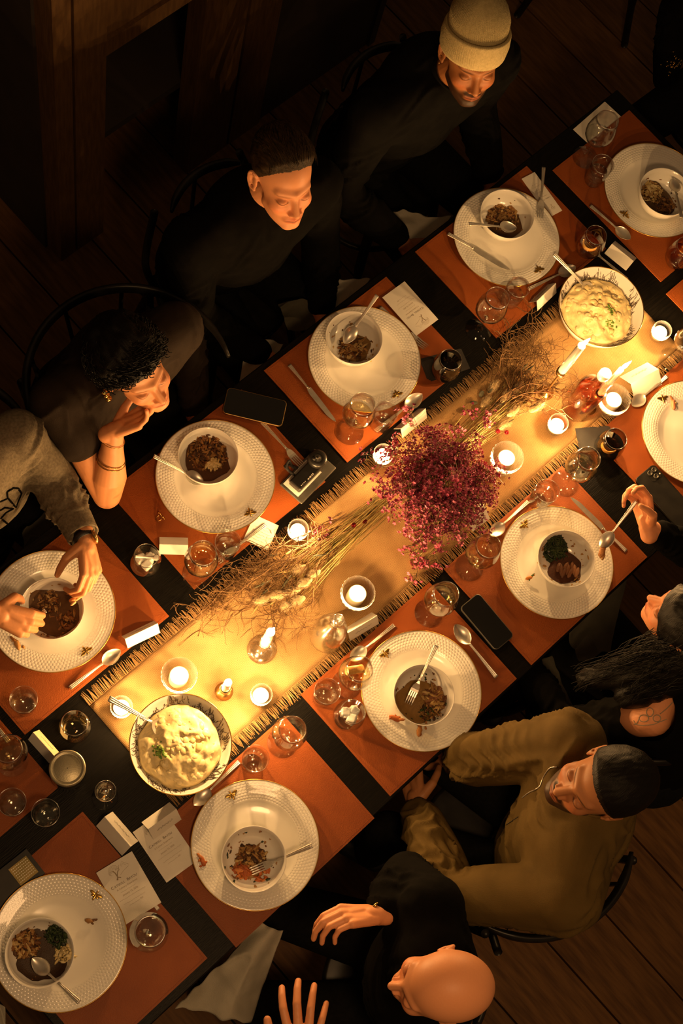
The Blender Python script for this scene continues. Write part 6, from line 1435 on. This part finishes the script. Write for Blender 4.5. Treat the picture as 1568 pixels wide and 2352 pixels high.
bracelet(PC, eC, wC, 0.86, 0.0285, 0.0010, 'thin gold chain bracelet', tilt=0.1); bracelet(PC, eC, wC, 0.58, 0.0350, 0.0016, 'gold bangle', tilt=0.15); bracelet(PC, eC, wC, 0.54, 0.0360, 0.0014, 'second gold bangle', tilt=0.12)
# D: guest in the grey sweater
wD0, wD1 = P(-15, 1405, 0.90), P(196, 1240, 0.895)
PD, frD, elD, HWD, gD = person(dict(label='guest in a grey marl sweater picking at food with both hands', head=(0.47, 1.05, 1.21), fwd=Vector((0.05, -0.92, -0.35)), neck=(0.475, 1.11, 1.06), chest=(0.535, 1.09, 0.90), pelvis=(0.53, 1.20, 0.56), right=lx, fdir=ly,
    sh=[(0.31, 1.12, 0.975), (0.66, 1.07, 0.975)], wr=[wD0, wD1], pole=[(-0.8, 0.2, -0.4), (0.8, 0.25, -0.4)], el=[None, P(124, 1102, 0.84)],
    hand=[dict(f=Vector(P(48, 1428, 0.875) - wD0), n=Vector((0.2, 0.3, -1)), side=1, curl=(0.9, 0.95, 1.0, 1.0), thumb=0.75, spread=0.02, s=1.02), dict(f=Vector(P(208, 1310, 0.885) - wD1), n=Im(-0.75, -0.2, -0.5), side=-1, curl=(0.80, 0.80, 0.88, 0.95), thumb=0.75, spread=0.05, s=0.98)],
    skin=SK_M, brow=0.8, shape={}, top=dict(name='sweater', mat='greyknit', sleeve=['long', 'long'], cuff=[0.88, 0.93], cuffs=True, thick=0.006, fold=0.006, collar='round', label='grey marl crew neck sweater'), trouser='denim',
    hair=dict(mat='hairblack', thick=0.016, label='short black hair', na=0.003)))
bw = elD[1].lerp(wD1, 0.985); wt = empty('wristwatch', wD1, 0); 
def band(par, a, b, t, w_, rad, m, name):
    c = a.lerp(b, t); d = (b - a).normalized(); _, u, w = frame_axes(d); V, F = [], []; N_ = 36
    for (q, r_) in ((-w_, rad), (-w_, rad + 0.003), (w_, rad + 0.003), (w_, rad)):
        for i in range(N_): a_ = 2 * PI * i / N_; V.append(c + d * q + (u * math.cos(a_) + w * math.sin(a_)) * r_)
    for s in range(4):
        for i in range(N_): F.append((s * N_ + i, s * N_ + (i + 1) % N_, ((s + 1) % 4) * N_ + (i + 1) % N_, ((s + 1) % 4) * N_ + i))
    return link(name, mesh(name, V, F, MT[m]), par)
bpy.data.objects.remove(wt, do_unlink=True)
wb = band(PD, elD[1], wD1, 0.97, 0.010, 0.0265, 'leather', 'watch_strap')
dd = (wD1 - elD[1]).normalized(); cc = elD[1].lerp(wD1, 0.97) + Im(0.9, 0.1, 0.45) * 0.030
link('watch_case', mesh('watch_case', *ellipsoid(cc, (0.008, 0.018, 0.018), Frame(cc, dd, (0, 0, 1)).M @ Matrix.Rotation(0, 3, 'X'), 20, 10), MT['brass']), wb)
# E: bald man
hE = P(1012, 2265, 1.20)
wE0, wE1 = P(698, 2472, 0.93), P(868, 2102, 0.955)
PE, frE, elE, HWE, gE = person(dict(label='bald man in black gesturing with both hands, seen from above', head=hE, fwd=Vector((-0.72, 0.66, 0.04)), neck=(hE.x + 0.035, hE.y - 0.04, 1.05), chest=(0.56, -0.51, 0.89), pelvis=(0.59, -0.55, 0.56), right=unit((0.45, 0.89, 0)), fdir=unit((-0.6, 0.8, 0)),
    sh=[(0.665, -0.40, 0.965), (0.43, -0.635, 0.965)], wr=[wE1, wE0], pole=[(0.5, 0.3, -0.8), (-0.3, -0.5, -0.8)], el=[P(935, 2015, 0.83), None],
    hand=[dict(f=Im(-0.85, 0.10, 0.45), n=Im(-0.15, -0.85, -0.4), side=-1, curl=(0.60, 0.62, 0.66, 0.70), thumb=0.5, spread=-0.03, s=1.0), dict(f=Im(-0.02, 1, 0.1), n=Im(0.1, 0.15, -1), side=1, curl=(0.42, 0.46, 0.42, 0.5), thumb=0.15, spread=0.19, s=1.18)],
    skin=(0.84, 0.36, 0.165), brow=0.3, browc=(0.25, 0.13, 0.07), open=False, shape=dict(wide=1.04), top=dict(name='sweater', mat='blackcloth', sleeve=['long', 'long'], thick=0.010, collar='round', label='black sweater'), trouser='denim', hair=None))
bracelet(PE, wE1, wE1 + Im(-1, -0.08, 0.12) * 0.1, 0.98, 0.0, 0.0001, 'ring') if False else None
rg = wE1 + Im(-1, -0.08, 0.12) * 0.015 + Im(0.3, 0.9, 0.2) * 0.028
link('gold_ring', mesh('gold_ring', *ellipsoid(rg, (0.009, 0.004, 0.005), None, 14, 8), MT['pearl']), PE)
# F: man in the olive jacket
hF = P(1378, 1802, 1.195)
wF0, wF1 = Vector((1.06, -0.20, 0.63)), Vector((0.872, -0.225, 0.665))
PF, frF, elF, HWF, gF = person(dict(label='dark-haired man in an olive zip jacket turned to his left', head=hF, fwd=Vector((-0.84, 0.50, 0.30)), up=(0.05, -0.1, 1), neck=(hF.x + 0.03, hF.y - 0.035, 1.055), chest=(1.08, -0.50, 0.90), pelvis=(1.06, -0.55, 0.56), right=unit((0.80, 0.60, 0)), fdir=unit((-0.35, 0.93, 0)),
    sh=[(1.175, -0.355, 0.985), (0.915, -0.595, 0.985)], wr=[wF0, wF1], pole=[(0.3, 0.5, -0.5), (-0.8, 0.0, -0.5)], el=[P(1090, 1745, 0.78), P(1035, 2055, 0.775)],
    hand=[dict(f=(-0.3, 0.6, -0.3), n=(0, 0, -1), side=1, curl=(0.5,) * 4), dict(f=Im(-0.15, 0.9, -0.6), n=Im(0.5, 0, -0.8), side=-1, curl=(0.5,) * 4)], skin=(0.47, 0.20, 0.082), brow=0.95, beard=1.2, shape=dict(wide=1.02), top=dict(name='jacket', mat='olive', sleeve=['long', 'long'], cuff=[0.9, 0.95], thick=0.016, fold=0.0085, collar='stand', label='olive canvas zip jacket'), trouser='denim',
    hair=dict(mat='hairblack', thick=0.013, label='cropped black hair', prof=[0.25, 0.5, 0.9, 1.0], line=[-0.05, -0.035, 0.03, 0.056, 0.076, 0.086], na=0.002)))
# G: long-haired woman
hG = P(1578, 1432, 1.165)
wG0, wG1 = P(1487, 1212, 0.915), Vector((1.36, -0.10, 0.66))
shG1 = P(1462, 1640, 1.0)
tat = []
def tl_(pts): tat.append(([tuple(P(x, y, 1.02)) for x, y in pts], 0.0016))
PG, frG, elG, HWG, gG = person(dict(label='long-haired woman with a bare tattooed shoulder holding a spoon', head=hG, fwd=Vector((-0.14, 0.94, 0.08)), neck=(hG.x - 0.005, hG.y - 0.055, 1.03), chest=(1.51, -0.50, 0.88), pelvis=(1.52, -0.58, 0.56), right=Vector((1, 0, 0)), fdir=Vector((0, 1, 0)),
    sh=[(1.685, -0.42, 0.955), (1.385, -0.445, 0.97)], wr=[wG0, wG1], pole=[(0.7, -0.2, -0.6), (-0.5, 0, -0.8)], el=[None, None],
    hand=[dict(f=Im(-0.25, 1, 0.15), n=Im(-0.72, -0.1, 0.62), side=1, curl=(0.72, 0.85, 0.95, 1.0), thumb=0.55, spread=0.03, s=0.92), dict(f=(0.2, 0.9, -0.2), n=(0, 0, -1), side=-1)], skin=SK_L, brow=0.6, shape=dict(jaw=0.86, wide=0.94), tattoo=[],
    top=dict(name='one_shoulder_top', mat='blackcloth', sleeve=['long', 'long'], thick=0.002, collar='none', cuff=[0.93, 0.9], label='black top with an open shoulder', cut=(tuple(P(1480, 1640, 1.04)), 0.085)), trouser='denim',
    hair=dict(mat='hairblack', thick=0.022, label='dark hair on the crown', line=[-0.11, -0.10, -0.06, -0.015, 0.028, 0.045], na=0.003)))
# long hair falling over her shoulders
def long_hair(fr, par):
    random.seed(4); mb = MB(); big = MB()
    big.add(ellipsoid(fr.w((0, -0.055, -0.01)), (0.096, 0.080, 0.125), fr.M)); big.add(capsule(fr.w((-0.060, -0.06, -0.03)), P(1345, 1560, 0.93), 0.062, 0.026)); big.add(capsule(fr.w((0.04, -0.07, -0.04)), fr.w((0.08, -0.13, -0.34)), 0.07, 0.04)); big.add(capsule(fr.w((-0.03, -0.08, -0.04)), P(1450, 1590, 0.99), 0.07, 0.045))
    me = remesh(big, 0.008, 4); me.materials.clear(); me.materials.append(MT['hairblack']); A = get_co(me); N_ = get_no(me); s = np.sin(A @ np.array([190., 150., 30.]) + 3 * np.sin(A @ np.array([20., -24., 18.]))); set_co(me, A + N_ * (s * 0.0022)[:, None]); tag(link('long_hair', me, par), 'long dark wavy hair over the shoulders')
    for k in range(320):
        side = random.random(); a0 = fr.w((random.uniform(-0.09, 0.07), random.uniform(-0.12, 0.03), random.uniform(0.0, 0.10)))
        tgt = P(1350 + random.uniform(-30, 30), 1560 + random.uniform(-28, 28), 0.935) if side < 0.55 else P(1470 + random.uniform(-50, 50), 1590 + random.uniform(-25, 25), 1.03); ph = random.uniform(0, 6); pts = []
        for i in range(14): t = i / 13; q = a0.lerp(tgt, t) + Vector((0, 0, 0.030 * math.sin(PI * t))) + Vector((0.010 * math.sin(t * 11 + ph), 0.010 * math.cos(t * 13 + ph), 0)); pts.append(q)
        mb.add(tube(pts, [0.0009] * 9 + [0.0006] * 5, 3))
    tag(link('hair_strands', mb.mesh('hair_strands', MT['hairblack']), par), 'loose dark hair strands', kind='stuff')
long_hair(frG, PG)
for k in range(3): link('ear_stud', mesh('ear_stud', *ellipsoid(frG.w((-0.085, -0.004 - 0.004 * k, -0.020 + 0.012 * k)), (0.0022, 0.0022, 0.0022), n=8, m=6), MT['pearl']), PG)
# tattoo: flat line drawing wrapped on the shoulder skin
def wrap(par, target, polys, rad, m, name, lab, z=1.0, off=0.0006):
    tg = target if isinstance(target, list) else [target]; mb = MB(); trees = []
    for t in tg:
        me_ = t.data; trees.append(BVHTree.FromPolygons([t.matrix_world @ v.co for v in me_.vertices], [tuple(p.vertices) for p in me_.polygons]))
    for pl in polys:
        pts = []
        if len(pl) > 3 and m == 'steel': pl = [(q.x, q.y) for q in bez([(x, y, 0) for x, y in pl], 4)]
        dense = []
        for i in range(len(pl) - 1):
            for s in range(5): dense.append((pl[i][0] + (pl[i + 1][0] - pl[i][0]) * s / 5, pl[i][1] + (pl[i + 1][1] - pl[i][1]) * s / 5))
        dense.append(pl[-1])
        for (x, y) in dense:
            o_ = Vector(CAM); d = (P(x, y, 0.5) - o_).normalized(); best = None
            for tr_ in trees:
                h = tr_.ray_cast(o_, d)
                if h[0] is not None and (best is None or h[3] < best[3]): best = h
            if best: pts.append(best[0] + best[1] * off)
        if len(pts) > 1: mb.add(tube(pts, rad, 5))
    if mb.V: tag(link(name, mb.mesh(name, MT[m]), par), lab)
wrap(PG, PG, [[(1455 + 3 * i, 1655 + 8 * math.sin(i * 0.9)) for i in range(5)], [(1478 + 11 * math.cos(a), 1650 + 8 * math.sin(a)) for a in np.linspace(0, 6.3, 12)], [(1492 + 8 * math.cos(a), 1636 + 10 * math.sin(a)) for a in np.linspace(0, 6.3, 12)], [(1508 + 9 * math.cos(a), 1650 + 8 * math.sin(a)) for a in np.linspace(0, 6.3, 12)],
                [(1455, 1663), (1475, 1666), (1500, 1664), (1530, 1652)], [(1405, 1658), (1412, 1662), (1418, 1670)], [(1515, 1640), (1530, 1628), (1545, 1612)]], 0.0013, 'inkpale', 'shoulder_tattoo', 'dark line tattoo of flowers', off=0.0001)
for o_ in PG.children:
    if o_.name.startswith('shoulder_tattoo'): o_['kind'] = 'stuff'
# sweater lettering of D, dark outlines of the letters that show
wrap(gD, [gD, PD], [[(16, 1129), (30, 1121), (42, 1122), (49, 1133), (36, 1165), (17, 1143), (16, 1129)], [(0, 1152), (14, 1146)], [(0, 1172), (10, 1166), (30, 1168), (14, 1176), (2, 1190), (20, 1205), (2, 1228)]], 0.0026, 'blackcloth', 'sweater_lettering', 'dark stitched lettering on the chest')
# H: guest at the far head of the table, mostly out of frame
PH, frH, elH, HWH, gH = person(dict(label='dark figure in a gold-flecked black top at the upper right edge', head=(3.10, 0.70, 1.22), fwd=Vector((-1, -0.1, -0.2)), neck=(3.15, 0.70, 1.07), chest=(3.16, 0.70, 0.90), pelvis=(3.24, 0.70, 0.56), right=Vector((0, 1, 0)), fdir=Vector((-1, 0, 0)),
    sh=[(3.12, 0.885, 0.98), (3.12, 0.52, 0.98)], wr=[(3.04, 0.86, 0.54), (3.02, 0.56, 0.54)], pole=[(0.3, 0.6, -0.6), (0.3, -0.6, -0.6)], el=[None, None], hand=[dict(f=(-0.9, -0.2, 0), n=(0, 0, -1), side=1), dict(f=(-0.9, 0.2, 0), n=(0, 0, -1), side=-1)],
    skin=SK_M, shape={}, vox=0.004, top=dict(name='blouse', mat='blackcloth', sleeve=['long', 'long'], thick=0.004, collar='round', label='black blouse'), trouser='denim', hair=dict(mat='hairblack', thick=0.03, label='black hair', na=0.004)))
random.seed(2); bt = BVHTree.FromPolygons([v.co.copy() for v in gH.data.vertices], [tuple(p.vertices) for p in gH.data.polygons]); mb = MB()
for k in range(40):
    x, y = (1551 + random.gauss(0, 9), 150 + random.gauss(0, 10)) if k < 30 else (1539 + random.gauss(0, 6), 208 + random.gauss(0, 5)); o_ = Vector(CAM); h = bt.ray_cast(o_, (P(x, y, 0.3) - o_).normalized())
    if h[0] is not None: mb.add(lump(h[0] + h[1] * 0.001, (0.004, 0.003, 0.002), k))
if mb.V: tag(link('gold_sequins', mb.mesh('gold_sequins', MT['pearl']), gH), 'scattered gold sequins', kind='stuff')

# ---- jacket zip, pocket and pull of F
wrap(gF, gF, [[(1278, 1762), (1262, 1765), (1248, 1785), (1238, 1808), (1215, 1820), (1200, 1832)]], 0.0016, 'steel', 'zip', 'metal zip of the jacket')
wrap(gF, gF, [[(1137, 1808), (1150, 1825), (1166, 1848)], [(1148, 1918), (1162, 1895), (1190, 1876)]], 0.0009, 'blackpaper', 'pocket_seam', 'jacket seams')
# ---- chairs
chair(1.008, 1.075, -PI / 2, 'black bentwood chair with a wide hooped back around the leaning woman', 0.265)
chair(1.0, -0.46, 1.26, 'black bentwood chair behind the man in the olive jacket', 0.262, arc=0.92)
chair(2.16, 1.24, -PI / 2, 'black bentwood chair under the man in the beanie', 0.19, arc=0.7)
chair(1.53, 1.24, -PI / 2, 'black bentwood chair under the short-haired man', 0.19, arc=0.7)
chair(0.49, 1.20, -PI / 2, 'black bentwood chair under the guest in the grey sweater', 0.25)
chair(0.57, -0.55, 2.1, 'black bentwood chair under the bald man', 0.17, zr=0.72, arc=0.3)
chair(1.53, -0.385, PI / 2, 'black bentwood chair whose rail shows below the tattooed shoulder', 0.245, arc=0.95)
chair(3.23, 0.70, PI, 'black bentwood chair at the far head of the table', 0.25)
c9 = P(1268, 130, 0.0)
chair(c9.x + 0.28, c9.y + 0.16, 2.2, 'empty black bentwood chair beyond the beanie man, only a leg in view', 0.25)

# ---- things held
tp = PD
mid = P(182, 1372, 0.835); fdp = Food()
fdp.add(lump((0, 0, 0), (0.024, 0.0042, 0.004), 3, 0.3, 1.5), (0.62, 0.33, 0.12)); fdp.add(lump((-0.016, 0.004, 0.001), (0.010, 0.006, 0.005), 5, 0.4, 1.5), (0.60, 0.22, 0.06)); fdp.add(lump((-0.020, -0.004, 0.001), (0.009, 0.004, 0.004), 6, 0.4, 1.5), (0.7, 0.42, 0.2))
dv = P(203, 1352, 0.85) - P(150, 1388, 0.835); o = fdp.out('shell_piece', None); o.location = mid; o.rotation_euler = (0, -0.2, math.atan2(dv.y, dv.x)); tag(o, 'slim shell piece held over the bowl by the guest in grey', 'food scrap')
hs = P(1376, 1262, 0.86); he = P(1462, 1150, 0.945)
sp = cutlery('spoon', he, hs, 0, 0, 'silver spoon with a bite of meat held by the woman in black', roll=PI)
fdp = Food(); fdp.add(lump((0, 0, 0), (0.017, 0.009, 0.007), 3, 0.5, 1.7), (0.45, 0.20, 0.07)); fdp.add(lump((-0.01, -0.006, 0.0), (0.012, 0.005, 0.004), 8, 0.5, 1.7), (0.55, 0.28, 0.1)); o = fdp.out('meat_bite', None); o.location = P(1382, 1268, 0.862); o.rotation_euler = (0, 0, 0.5); tag(o, 'shredded bite of meat on the raised spoon', 'food')

# ---- napkins on laps
def cloth(name, corners, z, lab, m='linen', amp=0.012, drop=0.0, n=34, group='cloth napkins on laps'):
    A_ = [P(x, y, zz) for (x, y), zz in zip(corners, z)]; V = []; F = []
    for i in range(n + 1):
        for j in range(n + 1):
            u, v = i / n, j / n; p = A_[0] * (1 - u) * (1 - v) + A_[1] * u * (1 - v) + A_[2] * u * v + A_[3] * (1 - u) * v
            w = amp * ((1 - 2 * abs(math.sin(v * 6 + 1.6 * math.sin(u * 3 + v * 2) + p.x * 9))) + 0.6 * noise.noise(p * 14)); e = 0.010 * noise.noise(Vector((p.x * 30, p.y * 30, 2)))
            V.append((p.x + e, p.y + e * 0.7, p.z + w + drop * math.sin(PI * u)))
    for i in range(n):
        for j in range(n): a = i * (n + 1) + j; F.append((a, a + 1, a + n + 2, a + n + 1))
    o = link(name, mesh(name, V, F, MT[m]), None); tag(o, lab, 'napkin', group); s = o.modifiers.new('s', 'SOLIDIFY'); s.thickness = 0.002; return o
cloth('cloth_napkin', [(600, 2122), (650, 2142), (575, 2350), (402, 2314)], [0.70, 0.69, 0.58, 0.60], 'big crumpled white napkin falling off the table edge by the bald man', amp=0.015, drop=0.03)
cloth('cloth_napkin', [(905, 480), (1035, 500), (960, 600), (880, 540)], [0.64] * 4, 'white napkin on the lap of the man in the beanie', amp=0.006)
cloth('cloth_napkin', [(570, 770), (650, 790), (600, 870), (545, 900)], [0.62] * 4, 'white napkin below the table edge beside the gold-edged phone', 'linen', 0.006)
cloth('cloth_napkin', [(770, 640), (850, 640), (800, 720), (740, 720)], [0.62] * 4, 'white napkin corner below the far edge by the short-haired man', 'linen', 0.006)
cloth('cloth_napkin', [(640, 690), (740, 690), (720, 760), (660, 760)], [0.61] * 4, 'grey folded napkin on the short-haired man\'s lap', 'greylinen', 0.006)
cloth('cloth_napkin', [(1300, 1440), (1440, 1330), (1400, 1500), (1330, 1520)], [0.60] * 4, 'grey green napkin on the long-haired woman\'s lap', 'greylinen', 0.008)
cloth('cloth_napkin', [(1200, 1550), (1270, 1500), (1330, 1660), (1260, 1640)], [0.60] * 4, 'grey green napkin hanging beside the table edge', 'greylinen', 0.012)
cloth('cloth_napkin', [(1525, 1240), (1600, 1190), (1620, 1270), (1550, 1290)], [0.62] * 4, 'pale napkin on a lap at the right edge', 'linen', 0.008)
cloth('cloth_napkin', [(-30, 2280), (10, 2320), (20, 2380), (-60, 2380)], [0.64] * 4, 'pale napkin at the lower left corner below the plate', 'linen', 0.006)
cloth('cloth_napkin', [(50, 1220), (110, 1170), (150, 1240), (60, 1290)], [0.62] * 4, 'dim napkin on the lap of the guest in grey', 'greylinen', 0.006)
